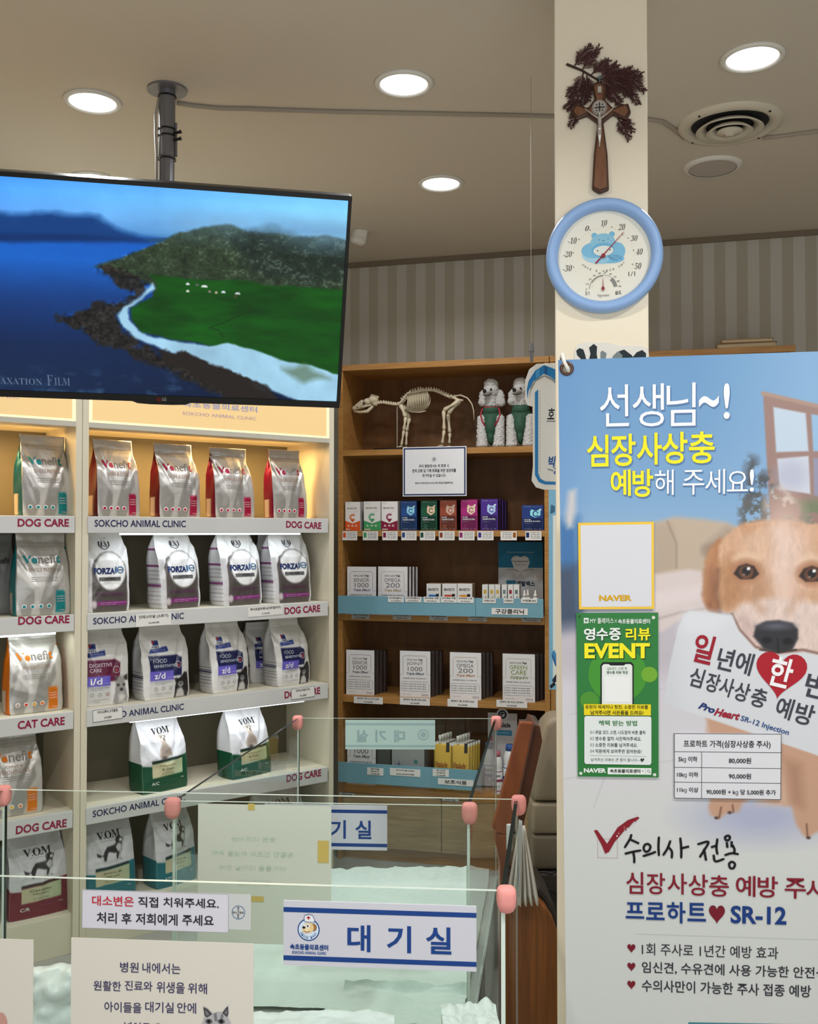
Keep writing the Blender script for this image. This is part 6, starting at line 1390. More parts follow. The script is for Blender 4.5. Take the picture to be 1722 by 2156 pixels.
B_.poly(pw_((1170, 1100), (1216, 1090), (1222, 1200), (1215, 1320), (1170, 1330)), (60, 116, 176), .03); B_.poly(pw_((1170, 1195), (1214, 1190), (1226, 1330), (1170, 1345)), (64, 80, 106), .03); B_.poly(pw_((1190, 1095), (1197, 1035), (1212, 1030), (1212, 1075), (1205, 1110), (1195, 1112)), (206, 204, 206), .014)
B_.poly(pw_((1150, 1330), (1400, 1300), (1500, 1345), (1500, 1420), (1150, 1420)), (198, 192, 202), .05)
# sofa
B_.poly(pw_((1378, 1100), (1420, 1088), (1480, 1093), (1530, 1100), (1570, 1120), (1570, 1230), (1480, 1210), (1380, 1218)), (196, 178, 158), .012)
B_.poly(pw_((1378, 1105), (1415, 1100), (1425, 1140), (1422, 1195), (1378, 1210)), (186, 168, 148), .012); B_.line(pw_((1405, 1098), (1424, 1145), (1424, 1195)), .003, (160, 142, 124), .006)
B_.poly(pw_((1480, 1150), (1530, 1110), (1560, 1120), (1550, 1190), (1490, 1180)), (172, 154, 136), .02); B_.ell(*bq(1502, 1160), .018, .012, (140, 124, 110), .02)
B_.poly(pw_((1378, 1210), (1450, 1198), (1490, 1205), (1490, 1290), (1440, 1300), (1395, 1330), (1378, 1330)), (222, 208, 206), .01); B_.poly(pw_((1378, 1250), (1480, 1230), (1480, 1260), (1378, 1285)), (230, 218, 218), .02); B_.line(pw_((1378, 1305), (1430, 1290), (1480, 1282)), .003, (180, 166, 168), .008)
# window with brown frame
fr_c, gl_c = (158, 128, 120), (196, 214, 232)
B_.poly(pw_((1606, 826), (1760, 862), (1760, 1140), (1622, 1110)), fr_c, .004)
for P_, c_ in (((1628, 857), (1696, 870), (1702, 950), (1634, 952)), gl_c), (((1636, 966), (1702, 960), (1706, 1040), (1642, 1030)), (208, 214, 228)), (((1708, 872), (1760, 880), (1760, 950), (1712, 950)), (150, 190, 226)), (((1712, 964), (1760, 966), (1760, 1050), (1714, 1044)), (150, 150, 176)): B_.poly(pw_(*P_), c_, .004)
B_.line(pw_((1606, 828), (1760, 864)), .008, (176, 146, 132), .004); B_.ell(*bq(1665, 1000), .03, .03, (170, 176, 204), .03, a=.5)
# plant
m = np.clip((vnoise(B_.X * 70, B_.Z * 70, 51) - .38) * 6, 0, 1)
def leafy(P_, c_, soft, a=1.): B_.mix(np.clip(.5 + B_.sdf(pw_(*P_), B_.X, B_.Z) / soft, 0, 1) * m * a, c_)
leafy(((1570, 985), (1578, 960), (1592, 965), (1600, 990), (1625, 1000), (1640, 1040), (1650, 1100), (1580, 1120), (1560, 1080), (1566, 1030)), (78, 84, 92), .02)
leafy(((1560, 1050), (1600, 1040), (1660, 1070), (1720, 1080), (1722, 1120), (1560, 1120)), (96, 98, 96), .02)
leafy(((1610, 1035), (1640, 1025), (1670, 1045), (1680, 1075), (1640, 1090), (1612, 1070)), (214, 202, 196), .02); leafy(((1680, 1055), (1740, 1050), (1740, 1095), (1690, 1095)), (120, 130, 100), .02)
# floor joints
for P_ in (((1200, 1505), (1500, 1420)), ((1190, 1375), (1330, 1372)), ((1190, 1640), (1420, 1600)), ((1300, 1560), (1250, 1700)), ((1380, 1380), (1420, 1378))): B_.line(pw_(*P_), .0016, (190, 186, 196), .004, .6)
# the puppy
B_.ell(*bq(1600, 1720), .125, .05, (178, 184, 214), .07, a=.9)
leg_c = (206, 164, 138)
B_.poly(pw_((1484, 1500), (1500, 1600), (1500, 1660), (1490, 1700), (1498, 1718), (1512, 1724), (1530, 1712), (1552, 1708), (1564, 1690), (1580, 1680), (1640, 1695), (1664, 1700), (1680, 1740), (1700, 1765), (1722, 1750), (1780, 1740), (1780, 1500)), leg_c, .01, .01, 50, 5)
B_.poly(pw_((1590, 1590), (1640, 1600), (1655, 1690), (1600, 1690)), (224, 192, 172), .03); B_.poly(pw_((1655, 1600), (1685, 1610), (1690, 1700), (1668, 1690)), (180, 136, 112), .03); B_.line(pw_((1518, 1700), (1514, 1722)), .003, (120, 84, 70), .004); B_.line(pw_((1542, 1695), (1544, 1710)), .003, (120, 84, 70), .004); B_.line(pw_((1698, 1735), (1700, 1762)), .003, (120, 84, 70), .004)
for p_ in ((1508, 1722), (1702, 1764), (1536, 1711)): B_.ell(*bq(*p_), .004, .003, (70, 50, 46), .004)
# head: ears, forehead, cheeks, muzzle
B_.poly(pw_((1497, 1150), (1515, 1132), (1540, 1140), (1540, 1200), (1522, 1250), (1512, 1290), (1490, 1285), (1481, 1255), (1482, 1215), (1488, 1180)), (184, 128, 88), .008, .01, 60, 7)
B_.poly(pw_((1486, 1200), (1500, 1190), (1510, 1240), (1505, 1288), (1487, 1280), (1481, 1250)), (156, 104, 74), .014, .01, 60, 8)
head = pw_((1512, 1150), (1530, 1125), (1556, 1106), (1590, 1097), (1640, 1094), (1690, 1100), (1780, 1110), (1780, 1390), (1690, 1372), (1640, 1378), (1590, 1365), (1556, 1335), (1540, 1290), (1516, 1288), (1508, 1250), (1514, 1200))
B_.poly(head, (216, 172, 140), .008, .008, 60, 9)
B_.poly(pw_((1515, 1190), (1540, 1170), (1560, 1210), (1570, 1235), (1560, 1270), (1530, 1285), (1510, 1270)), (190, 140, 100), .03); B_.poly(pw_((1560, 1105), (1620, 1096), (1690, 1100), (1690, 1116), (1620, 1112), (1570, 1125)), (200, 148, 108), .016)
B_.ell(*bq(1650, 1170), .045, .10, (232, 202, 186), .05); B_.ell(*bq(1600, 1150), .03, .035, (224, 186, 158), .04); B_.ell(*bq(1600, 1240), .02, .04, (196, 150, 118), .03); B_.ell(*bq(1668, 1240), .018, .04, (226, 190, 170), .04)
B_.poly(pw_((1542, 1290), (1560, 1272), (1600, 1262), (1640, 1258), (1700, 1266), (1780, 1280), (1780, 1385), (1690, 1372), (1640, 1378), (1590, 1365), (1556, 1335)), (230, 208, 198), .016)
B_.poly(pw_((1545, 1300), (1575, 1290), (1590, 1320), (1600, 1355), (1570, 1345)), (216, 190, 184), .02)
hn = vnoise(B_.X * 220 + vnoise(B_.X * 20, B_.Z * 20, 66) * 6, B_.Z * 70, 61); hm = np.clip(.5 + B_.sdf(head, B_.X, B_.Z) / .01, 0, 1); B_.C *= (1 + hm * (hn - .5) * .16)[..., None]
B_.line(pw_((1560, 1240), (1585, 1262), (1604, 1285)), .014, (186, 140, 108), .02, .55); B_.line(pw_((1688, 1248), (1672, 1268), (1662, 1286)), .012, (196, 152, 122), .02, .5)
B_.line(pw_((1548, 1178), (1568, 1168), (1592, 1176)), .012, (236, 206, 178), .014, .7); B_.line(pw_((1688, 1180), (1706, 1172), (1722, 1178)), .012, (238, 210, 184), .014, .7)
B_.line(pw_((1640, 1120), (1652, 1180), (1650, 1250)), .02, (238, 212, 198), .03, .7); B_.line(pw_((1512, 1200), (1508, 1250), (1514, 1288)), .008, (120, 78, 54), .012, .7)
B_.line(pw_((1496, 1160), (1488, 1210), (1486, 1260)), .012, (206, 150, 108), .016, .6)
for (eu, ev, sg_) in ((1571, 1204, 1), (1709, 1209, -1)):
    x, z = bq(eu, ev); q_ = KS
    B_.ell(x, z + .001, .030, .025, (176, 124, 90), .016)
    B_.poly([(x - .026 * q_, z - .004 * q_), (x - .016 * q_, z + .012 * q_), (x, z + .0175 * q_), (x + .016 * q_, z + .012 * q_), (x + .026 * q_, z - .005 * q_), (x + .014 * q_, z - .015 * q_), (x - .012 * q_, z - .0155 * q_)], (44, 28, 26), .004)
    B_.ell(x, z, .0155, .0150, (96, 60, 42), .005); B_.ell(x, z - .003, .011, .010, (128, 84, 56), .006, a=.6); B_.ell(x, z + .001, .0085, .009, (18, 14, 14), .003); B_.ell(x + .004, z + .006, .0036, .0036, (236, 238, 240), .002); B_.ell(x - .004, z - .005, .002, .0018, (170, 150, 140), .003)
for k in range(10):
    u_ = 1556 + k * 3.5; B_.line(pw_((u_, 1300 + k * 4), (u_ + 14, 1306 + k * 4.5)), .0016, (206, 176, 166), .003, .5)
B_.line(pw_((1541, 1292), (1556, 1325), (1590, 1362), (1640, 1374), (1690, 1368), (1760, 1384)), .004, (120, 90, 84), .006)
sgn = pw_((1452, 1286), (1470, 1287), (1541, 1296), (1556, 1328), (1590, 1366), (1640, 1379), (1690, 1373), (1780, 1392), (1780, 1605), (1722, 1591), (1560, 1536), (1412, 1486), (1398, 1478), (1410, 1400), (1428, 1320), (1440, 1294))
B_.poly(sgn, (222, 226, 232), .004); B_.poly(pw_((1452, 1286), (1500, 1292), (1540, 1300), (1500, 1330), (1430, 1330), (1440, 1294)), (230, 234, 240), .03, a=.8); B_.mix(np.clip(.5 + B_.sdf(sgn, B_.X, B_.Z) / .004, 0, 1) * np.clip((bq(1450, 1400)[0] - B_.X) * 8 + .0, 0, .25), (196, 202, 212))
B_.poly(pw_((1586, 1340), (1591, 1318), (1612, 1308), (1640, 1306), (1668, 1312), (1680, 1325), (1680, 1345), (1668, 1368), (1640, 1374), (1608, 1366)), (44, 44, 50), .006); B_.ell(*bq(1634, 1318), .03, .008, (92, 94, 106), .012); B_.ell(*bq(1614, 1348), .010, .007, (14, 14, 16), .005); B_.ell(*bq(1658, 1350), .010, .007, (14, 14, 16), .005); B_.line(pw_((1637, 1345), (1638, 1374)), .0025, (16, 16, 18), .003); B_.line(pw_((1600, 1368), (1638, 1374), (1676, 1368)), .003, (40, 30, 30), .004)
banp = painted('banner_print', .42, 0, .4)
nz, nx = B_.X.shape
# print sheet: picture above, plain pale ground below (continuous)
lo = np.linspace(z_bot, z_mid, 14)[:-1]; X2, Z2 = np.meshgrid(np.linspace(0, bw, nx), lo)
C2 = np.zeros((13, nx, 3)); C2[:] = (220, 224, 222)
B_.C *= .92; C2 *= .92
Xa, Za, Ca = np.vstack([X2, B_.X]), np.vstack([Z2, B_.Z]), np.concatenate([C2, B_.C])
sheet = grid_mesh('print_sheet', np.stack([Xa, np.zeros_like(Xa), Za], -1), Ca, banp, ban)
b = MB(); b.box(0, bw, .0004, .0014, z_bot, btop); b.build('backing', mat('banner_back', (226, 224, 214), .6), ban)
lt = BLetters(F_ban, 0, .0005)
W_, YL, SHD = (232, 236, 240), (238, 226, 40), (86, 122, 168)
def two(txt, bx, c, off, sd=True):
    if sd: lt.P(txt, bx[0] + 2.5, bx[1] + 3, bx[2] + 2.5, bx[3] + 3, SHD, off)
    lt.P(txt, *bx, c, off, lift=.0008)
def spread(chars, boxes, c, off, sd=True):
    for ch, bx in zip(chars, boxes): two(ch, bx, c, off, sd)
spread('선생님', ((1262, 811, 1324, 897), (1331, 809, 1398, 897), (1403, 807, 1464, 896)), W_, .0)
two('~', (1471, 834, 1513, 857), W_, .012); two('!', (1523, 807, 1536, 882), W_, .012)
spread('심장사상충', ((1235, 916, 1281, 982), (1286, 914, 1338, 981), (1340, 912, 1393, 978), (1393, 910, 1447, 976), (1450, 909, 1504, 975)), YL, .016)
spread('예방', ((1285, 989, 1328, 1044), (1331, 988, 1375, 1046)), YL, .018)
spread('해', ((1378, 989, 1418, 1042),), W_, .0); spread('주세요', ((1437, 990, 1482, 1041), (1484, 988, 1526, 1040), (1530, 992, 1574, 1034)), W_, .0); two('!', (1578, 988, 1587, 1035), W_, .01)
# lettering on the sign in the puppy's mouth
rd, dkt = (150, 28, 44), (62, 64, 74)
def rot_chars(chars, pos, hgt, ang, c, off, wd, lift=.0003):
    ca_, sa_ = math.cos(ang), math.sin(ang)
    for ch, (u_, v_), k in zip(chars, pos, wd): lt.R(ch, (u_, v_), (u_ + k * ca_, v_ + k * sa_), hgt, c, off, lift=lift)
a13 = math.radians(13.5)
rot_chars('일', ((1453, 1391),), 62, a13, rd, .022, (42,)); rot_chars('년에', ((1505, 1407), (1543, 1415)), 48, a13, dkt, .018, (34, 36)); rot_chars('번', ((1689, 1464),), 52, a13, dkt, .018, (46,))
hx2, hz2 = bq(1643, 1420); lt.heart(hx2, hz2, .104, .104, (166, 30, 44), .0004, rot=-.12)
rot_chars('한', ((1612, 1440),), 64, a13, (234, 234, 236), .022, (48,), .0012)
rot_chars('심장사상충', ((1447, 1442), (1481, 1453), (1510, 1462), (1541, 1472), (1576, 1484)), 41, math.radians(15), dkt, .016, (29, 29, 30, 32, 33)); rot_chars('예방', ((1628, 1508), (1668, 1520)), 46, math.radians(15), dkt, .016, (35, 40))
lt.R('Pro', (1469, 1491), (1502, 1503), 15, (26, 50, 110), .04, .3); lt.R('Heart', (1502, 1506), (1556, 1517), 17, (150, 30, 50), .04, .3); lt.R('SR-12 Injection', (1557, 1520), (1658, 1551), 15, (36, 70, 130), .015)
# check mark and lower lettering
lt.ppoly([(1250, 1748), (1257, 1747), (1278, 1776), (1300, 1742), (1322, 1726), (1343, 1719), (1346, 1722), (1318, 1744), (1294, 1772), (1282, 1793), (1274, 1797), (1266, 1778)][::-1], (132, 26, 40), .0006)
for k in range(22):
    rnd = random.Random(k); u_ = 1290 + rnd.random() * 52; v_ = 1764 - (u_ - 1290) * .86 + rnd.uniform(-9, 9); lt.disc(*bq(u_, v_), rnd.uniform(.0007, .0022), (132, 26, 40) if k % 3 else (220, 222, 220), .0007, 7)
x0, z0 = bq(1258, 1806); x1, z1 = bq(1300, 1766); lt.frame(x0, z0, x1, z1, .0008, (190, 150, 150))
def smooth_line(P_):
    if len(P_) < 3: return P_
    P_ = [np.array(p_, float) for p_ in P_]; Q = [2 * P_[0] - P_[1]] + P_ + [2 * P_[-1] - P_[-2]]
    if np.hypot(*(P_[0] - P_[-1])) < 1e-6: Q[0], Q[-1] = P_[-2], P_[1]
    out_ = []
    for i in range(1, len(Q) - 2):
        for t_ in np.linspace(0, 1, 6, endpoint=False):
            a_, b_, c_, d_ = Q[i - 1:i + 3]; out_.append(tuple(.5 * (2 * b_ + (c_ - a_) * t_ + (2 * a_ - 5 * b_ + 4 * c_ - d_) * t_ ** 2 + (3 * b_ - a_ - 3 * c_ + d_) * t_ ** 3)))
    return out_ + [tuple(P_[-1])]
def hand(P_, w=.0052):
    P_ = smooth_line(P_); lt.pstroke(P_, [w * .8] + [w] * (len(P_) - 2) + [w * .7] if len(P_) > 2 else w, (24, 24, 28), .0006)
for P_ in (((1329, 1757), (1326, 1766), (1315, 1784)), ((1329, 1768), (1344, 1775)), ((1316, 1797), (1332, 1793), (1349, 1790)), ((1333, 1793), (1335, 1806), (1335, 1816)),
           ((1363, 1776), (1357, 1779), (1355, 1787), (1360, 1793), (1367, 1789), (1369, 1781), (1364, 1776)), ((1354, 1802), (1370, 1797), (1380, 1793)), ((1387, 1762), (1386, 1782), (1387, 1801)),
           ((1411, 1770), (1405, 1786), (1396, 1800)), ((1406, 1782), (1414, 1792), (1414, 1806)), ((1432, 1764), (1434, 1786), (1434, 1806)), ((1433, 1786), (1449, 1782)),
           ((1469, 1777), (1491, 1772), (1482, 1790), (1473, 1804)), ((1482, 1788), (1486, 1810)), ((1498, 1783), (1508, 1780)), ((1510, 1766), (1508, 1784), (1510, 1798)), ((1502, 1800), (1506, 1813), (1524, 1808)),
           ((1531, 1759), (1526, 1763), (1529, 1769), (1535, 1767), (1536, 1761), (1531, 1759)), ((1530, 1774), (1531, 1783)), ((1540, 1772), (1540, 1782)), ((1526, 1800), (1540, 1796), (1554, 1798)), ((1542, 1779), (1546, 1788), (1545, 1796)), ((1541, 1814), (1535, 1818), (1537, 1827), (1544, 1827), (1547, 1819), (1541, 1814))): hand(P_)
R2, B2 = (126, 28, 44), (24, 58, 124)
spread('심장사상충', ((1318, 1835, 1354, 1882), (1361, 1837, 1400, 1883), (1405, 1838, 1446, 1883), (1449, 1840, 1490, 1886), (1493, 1842, 1534, 1888)), R2, .012, False)
spread('예방', ((1549, 1843, 1590, 1888), (1595, 1844, 1637, 1890)), R2, .012, False); spread('주사', ((1652, 1848, 1696, 1892), (1697, 1850, 1741, 1894)), R2, .012, False)
spread('프로하트', ((1317, 1899, 1356, 1934), (1360, 1899, 1399, 1937), (1404, 1898, 1443, 1944), (1447, 1900, 1486, 1940)), B2, .022, False)
x, z = bq(1509, 1924); lt.heart(x, z, .034, .044, (116, 24, 40), .0006); two('SR-12', (1538, 1906, 1655, 1947), B2, .028, False)
lt.pstroke([(1338, 1966), (1775, 1980)], .0008, (190, 194, 192))
K2 = (48, 48, 56)
for v, s_, x1_, h in ((1996, '1회 주사로 1년간 예방 효과', 1638, 26), (2035, '임신견, 수유견에 사용 가능한 안전성', 1738, 30), (2073, '수의사만이 가능한 주사 접종 예방', 1707, 30)):
    x, z = bq(1329, v); lt.heart(x, z, .0175, .021, (116, 24, 40), .0006)
    lt.P(s_, 1351, v - 11, x1_, v + h * .9, K2, .004 if h == 26 else .012)
lt.ppoly([(1449, 2152), (1780, 2158), (1780, 2400), (1449, 2400)], (70, 130, 140))
lt.build(ban)
gx, gz = bq(1193, 776)
b = MB(); b.lathe([(.0075, .0005), (.008, .0022), (.0115, .0022), (.013, .0008), (.013, 0)], 28, Matrix.Translation((gx, -.0006, gz)) @ RY); b.build('grommet', mat('grommet_metal', (96, 72, 62), .35, .8), ban, smooth=True)
b = MB(); b.lathe([(.0001, .0008), (.0076, .0008)], 20, Matrix.Translation((gx, -.0004, gz)) @ RY); b.build('grommet_hole', mat('hole_grey', (140, 136, 126), .7), ban)
h0, h1 = bq(1184, 751), bq(1196, 781)
b = MB(); b.tube([(h0[0], .012, h0[1] + .002), (h0[0], -.004, h0[1] + .003), (h0[0] + .003, -.006, h0[1] - .01), (h1[0] - .002, -.006, h1[1] + .006), (h1[0], -.003, h1[1]), (h1[0] + .001, .004, h1[1] - .001)], [.0042, .0048, .0034, .0034, .0036, .003], 10); b.build('hook', white_pl, ban, smooth=True)
b = MB(); b.tube([(h0[0], .012, h0[1]), (bw / 2, .06, -.95), (bw / 2, .10, z_bot + .01)], .005, 8); b.tube([(bw - h0[0], .012, h0[1]), (bw / 2, .06, -.95)], .005, 8); b.build('support_pole', mat('pole_dark', (40, 40, 42), .4), ban, smooth=True)

# ------------------------------------------------------------------ papers stuck on the banner
Dp = -.003
def paper_on(name, label, cat, box, paper, draw, part='paper'):
    a0, b1 = F_ban.loc(box[0], box[1], Dp); a1, b0 = F_ban.loc(box[2], box[3], Dp)
    t = thing(name, label, cat, F_ban.mat()); b = MB(); b.box(a0, a1, Dp, Dp + .0018, b0, b1); b.build(part, paper, t)
    l2 = BLetters(F_ban, Dp, .0003); draw(l2, a0, b0, a1, b1); l2.build(t); return t
def d_yellow(l2, a0, b0, a1, b1):
    l2.rect(a0 + .0045, b0 + .0045, a1 - .0045, b1 - .0045, (208, 210, 217)); l2.P('NAVER', 1261, 1253, 1330, 1265, (206, 160, 30), .045, lift=.0005)
paper_on('yellow_sticker', 'white sticker with a yellow border on the banner above the green leaflet', 'sticker', (1217, 1101, 1377, 1282), mat('sticker_yellow', (232, 190, 50), .45), d_yellow)
def d_green(l2, a0, b0, a1, b1):
    gw = (226, 232, 228); P = l2.P
    l2.disc(*F_ban.loc(1300, 1420, Dp), .062, (66, 142, 50)); l2.disc(*F_ban.loc(1367, 1420, Dp), .017, (110, 164, 50), .0001); l2.disc(*F_ban.loc(1241, 1475, Dp), .020, (74, 140, 50), .0001)
    l2.prect(1229, 1301, 1239, 1312, gw); P('N', 1231.5, 1303.5, 1236.5, 1309.5, (30, 110, 50), .05, lift=.0006); P('MY 플레이스', 1242, 1301, 1292, 1312.5, gw, .01); P('X', 1293.5, 1304, 1299, 1311, gw, -.01); P('속초동물의료센터', 1301, 1303, 1368, 1313, gw, .02)
    for s_, x0, x1, c in (('영', 1229, 1253, gw), ('수', 1255, 1280, gw), ('증', 1282, 1307, gw), ('리', 1317, 1339, YL), ('뷰', 1343, 1369, YL)):
        P(s_, x0 + 1.5, 1324, x1 + 1.5, 1350, (20, 70, 36), .03, lift=.0003); P(s_, x0, 1322, x1, 1348, c, .026, lift=.0007)
    P('EVENT', 1232, 1356, 1370, 1388, (20, 70, 36), .05, lift=.0003); P('EVENT', 1230, 1354, 1368, 1386, YL, .04, lift=.0007)
    # phone drawing, its code left blank
    l2.ppoly([(1264, 1490), (1334, 1490), (1334, 1400), (1329, 1394), (1269, 1394), (1264, 1400)], (24, 28, 30), .0004); l2.ppoly([(1267, 1490), (1331, 1490), (1331, 1402), (1327, 1398), (1317, 1398), (1313, 1401), (1285, 1401), (1281, 1398), (1271, 1398), (1267, 1402)], (218, 224, 220), .0006)
    P('QR코드 스캔 후', 1278, 1404, 1320, 1411, (70, 120, 80), .0, lift=.0009); P('영수증 리뷰 작성', 1277, 1412, 1321, 1419, (50, 90, 60), .02, lift=.0009); l2.prect(1272, 1424, 1326, 1478, (228, 230, 230), .0009)
    l2.prect(1229, 1482, 1370, 1506, (226, 206, 30), .0011); P('응원의 메세지나 칭찬, 소중한 리뷰를', 1232, 1483.5, 1364, 1493, (50, 50, 20), .012, lift=.0014); P('남겨주시면 사은품을 드려요!', 1243, 1495, 1354, 1505, (50, 50, 20), .02, lift=.0014)
    l2.ppoly([(1230, 1604), (1233, 1608), (1368, 1610), (1371, 1606), (1371, 1511), (1368, 1508), (1233, 1507), (1230, 1510)], (218, 224, 224), .0011)
    P('혜택 받는 방법', 1260, 1516, 1341, 1528, (50, 120, 60), .02, lift=.0014)
    for i, s_ in enumerate(('큐알 코드 스캔, 나도참여 버튼 클릭', '영수증 찰칵 사진찍어주세요.', '소중한 리뷰를 남겨주세요.', '직원에게 보여주면 참여완료!')):
        v = 1538 + i * 13.2; P('0%d' % (i + 1), 1242, v, 1250.5, v + 6.5, (110, 124, 110), .0, lift=.0014); P(s_, 1253, v - 1, (1358, 1350, 1342, 1350)[i], v + 8.5, (54, 62, 66), .012, lift=.0014)
    l2.pstroke([(1242, 1590), (1360, 1592)], .0006, (130, 140, 130), .0014); P('남겨주신 리뷰는 큰 힘이 됩니다.~♥', 1244, 1595, 1356, 1604, (60, 66, 64), .0, .15, lift=.0014)
    P('NAVER', 1229, 1617, 1276, 1627, gw, .045); l2.prect(1279, 1616, 1371, 1631, gw, .0004); P('속초동물의료센터', 1284, 1618.5, 1348, 1627.5, (50, 56, 54), .03, lift=.0007); l2.prect(1358.5, 1616.5, 1359.2, 1631, (170, 180, 170), .0007); x, z = F_ban.loc(1365, 1623, Dp); l2.ring(x, z, .002, .0027, (110, 120, 116), .0008); l2.stroke([(x + .002, z - .002), (x + .004, z - .004)], .0008, (110, 120, 116), .0008)
    l2.poly([F_ban.loc(*p_, Dp) for p_ in ((1351, 1622), (1355, 1622), (1353, 1625))][::-1], (110, 120, 110), .0007)
    for p_ in ((1375.5, 1300), (1222.5, 1628), (1378, 1631)): l2.disc(*F_ban.loc(*p_, Dp), .0036, (206, 216, 206), .0004)
    l2.disc(*F_ban.loc(1220, 1298, Dp), .003, (40, 90, 50), .0004)
paper_on('green_leaflet', 'narrow green leaflet with a phone drawing stuck on the banner', 'leaflet', (1213, 1291, 1386.5, 1637), mat('leaflet_green', (34, 116, 52), .45), d_green)
def d_price(l2, a0, b0, a1, b1):
    c = (50, 50, 54); q = lambda u_, v_: F_ban.loc(u_, v_, Dp)
    l2.frame(a0, b0, a1, b1, .0012, c)
    for v in (1582.5, 1615.5, 1646.5): z = q(1420, v)[1]; l2.rect(a0, z - .0005, a1, z + .0005, c)
    xm = q(1477, 1600)[0]; l2.rect(xm - .0005, b0, xm + .0005, q(1420, 1582.5)[1], c)
    P = l2.P
    P('프로하트 가격(심장사상충 주사)', 1439, 1558, 1622, 1577, c, .016)
    P('5kg 이하', 1428, 1592, 1468, 1606, c, .02); P('10kg 이하', 1425, 1625, 1470, 1638, c, .02); P('11kg 이상', 1425, 1657, 1470, 1670, c, .02)
    P('80,000원', 1534, 1595, 1581, 1608.5, c, .02); P('90,000원', 1534, 1628, 1581, 1641, c, .02); P('90,000원 + kg 당 5,000원 추가', 1487, 1661, 1633, 1676, c, .02)
paper_on('price_table', 'white paper price table stuck on the banner below the puppy', 'price table', (1419, 1543.5, 1644, 1684), mat('price_paper', (214, 216, 222), .5), d_price)
# ================================================================== glass waiting pens
pane_m = glass_mat('pen_glass', (0.955, 0.980, 0.970), 1.36, .01)
edge_l = mat('glass_edge_pale', (206, 222, 212), .25, spec=.6, coat=.3); edge_d = mat('glass_edge_dark', (10, 26, 22), .2, spec=.6)
pink_f = mat('pink_foam', (224, 148, 142), .7, bump=.08, bs=120)
def pen(label, c, ztop, zbot, th=.008):
    """c: front left, front right, back right, back left corners (x, y)"""
    t = thing('glass_pen', label, 'pet pen', Matrix.Identity(4), 'glass waiting pens')
    for i in range(4):
        p, q_ = Vector(c[i]), Vector(c[(i + 1) % 4]); d = (q_ - p).normalized(); ln = (q_ - p).length
        M_ = Matrix.Translation((p.x, p.y, 0)) @ Matrix.Rotation(math.atan2(d.y, d.x), 4, 'Z')
        b = MB(); x0, x1 = th / 2 + .0005, ln - th / 2 - .0005; v = (x0, x1, -th / 2, th / 2, zbot, ztop)
        if i in (1, 3): v = (x0 - th, x1 + th, -th / 2, th / 2, zbot, ztop)
        b.box(*v); b.m[1] = 1; b.m[0] = 1; b.m[4] = 2; b.m[5] = 2
        if i == 0: b.m[4] = b.m[5] = 1
        if i in (1, 3) : b.m[1] = 2
        gp = b.build('glass_pane', [pane_m, edge_l, edge_d], t, M_)
        if i == 2:
            for xs_ in (0.0, ln): b = MB(); b.box(xs_ - .0025, xs_ + .0025, th / 2 + .0002, th / 2 + .0012, zbot, ztop); b.build('edge_strip', edge_l, gp)
        if i == 0:
            b = MB(); b.box(ln - .0035, ln + .0035, -th / 2 - .0012, -th / 2 - .0002, zbot, ztop); b.build('edge_strip', edge_l, gp)
            b = MB(); b.box(-.0035, .0035, -th / 2 - .0012, -th / 2 - .0002, zbot, ztop); b.build('edge_strip', edge_l, gp)
    return t
def corner_cap(parent, p, z, out, s=1.0, drop=.044):
    """rounded foam guard pushed over a glass corner"""
    prof = [(0, .0), (.007, .0), (.0125, -.0012), (.016, -.005), (.0172, -.011), (.0172, -.024), (.0160, -.033), (.0125, -.041), (.006, -.0455), (0, -.046)]
    V = []; n = 24
    for r, z_ in prof:
        for k in range(n):
            a_ = 2 * math.pi * k / n; c_, s_ = math.cos(a_), math.sin(a_); q_ = (abs(c_) ** 3.2 + abs(s_) ** 3.2) ** (-1 / 3.2)
            V.append((r * s * c_ * q_, r * s * s_ * q_, z_ * s))
    me = bpy.data.meshes.new('guard'); me.from_pydata(V, [], [(i * n + k, i * n + (k + 1) % n, (i + 1) * n + (k + 1) % n, (i + 1) * n + k) for i in range(len(prof) - 1) for k in range(n)])
    bm = bmesh.new(); bm.from_mesh(me); bmesh.ops.remove_doubles(bm, verts=bm.verts, dist=1e-6); bmesh.ops.recalc_face_normals(bm, faces=bm.faces); bm.to_mesh(me); bm.free(); me.shade_smooth()
    link(me, 'corner_guard', pink_f, parent, Matrix.Translation((p[0] + out[0] * .006, p[1] + out[1] * .006, z + .008)))
zB = 0.85; zA = 0.79
xy = lambda u_, v_, z: hitz(u_, v_, z).xy.copy()
Bfr = xy(1059, 1875, zB); Bbr = xy(1087, 1683, zB); Bbl = xy(10, 1662, zB); Bfl = Bbl + (Bfr - Bbr)
dl = (xy(0, 1844, zB) - Bfr).normalized(); Bfl = Bfr + dl * (Bbl - Bbr).length
penB = pen('large glass waiting pen with signs and papers on its front pane', [Bfl, Bfr, Bbr, Bbl], zB, .02)
Afl, Afr, Abr, Abl = xy(368, 1686, zA), xy(986, 1696, zA), xy(1043, 1513, zA), xy(628, 1512, zA)
penA = pen('smaller glass waiting pen behind the large one, in front of the shelving', [Afl, Afr, Abr, Abl], zA, .235)
for pen_o, cs, z in ((penB, (Bfl, Bfr, Bbr, Bbl), zB), (penA, (Afl, Afr, Abr, Abl), zA)):
    m_ = sum(cs, Vector((0, 0))) / 4
    for i, p_ in enumerate(cs): corner_cap(pen_o, p_, z, (p_ - m_).normalized(), (1.05, .95, .95, 1.05)[i] if z == zB else 1.1)
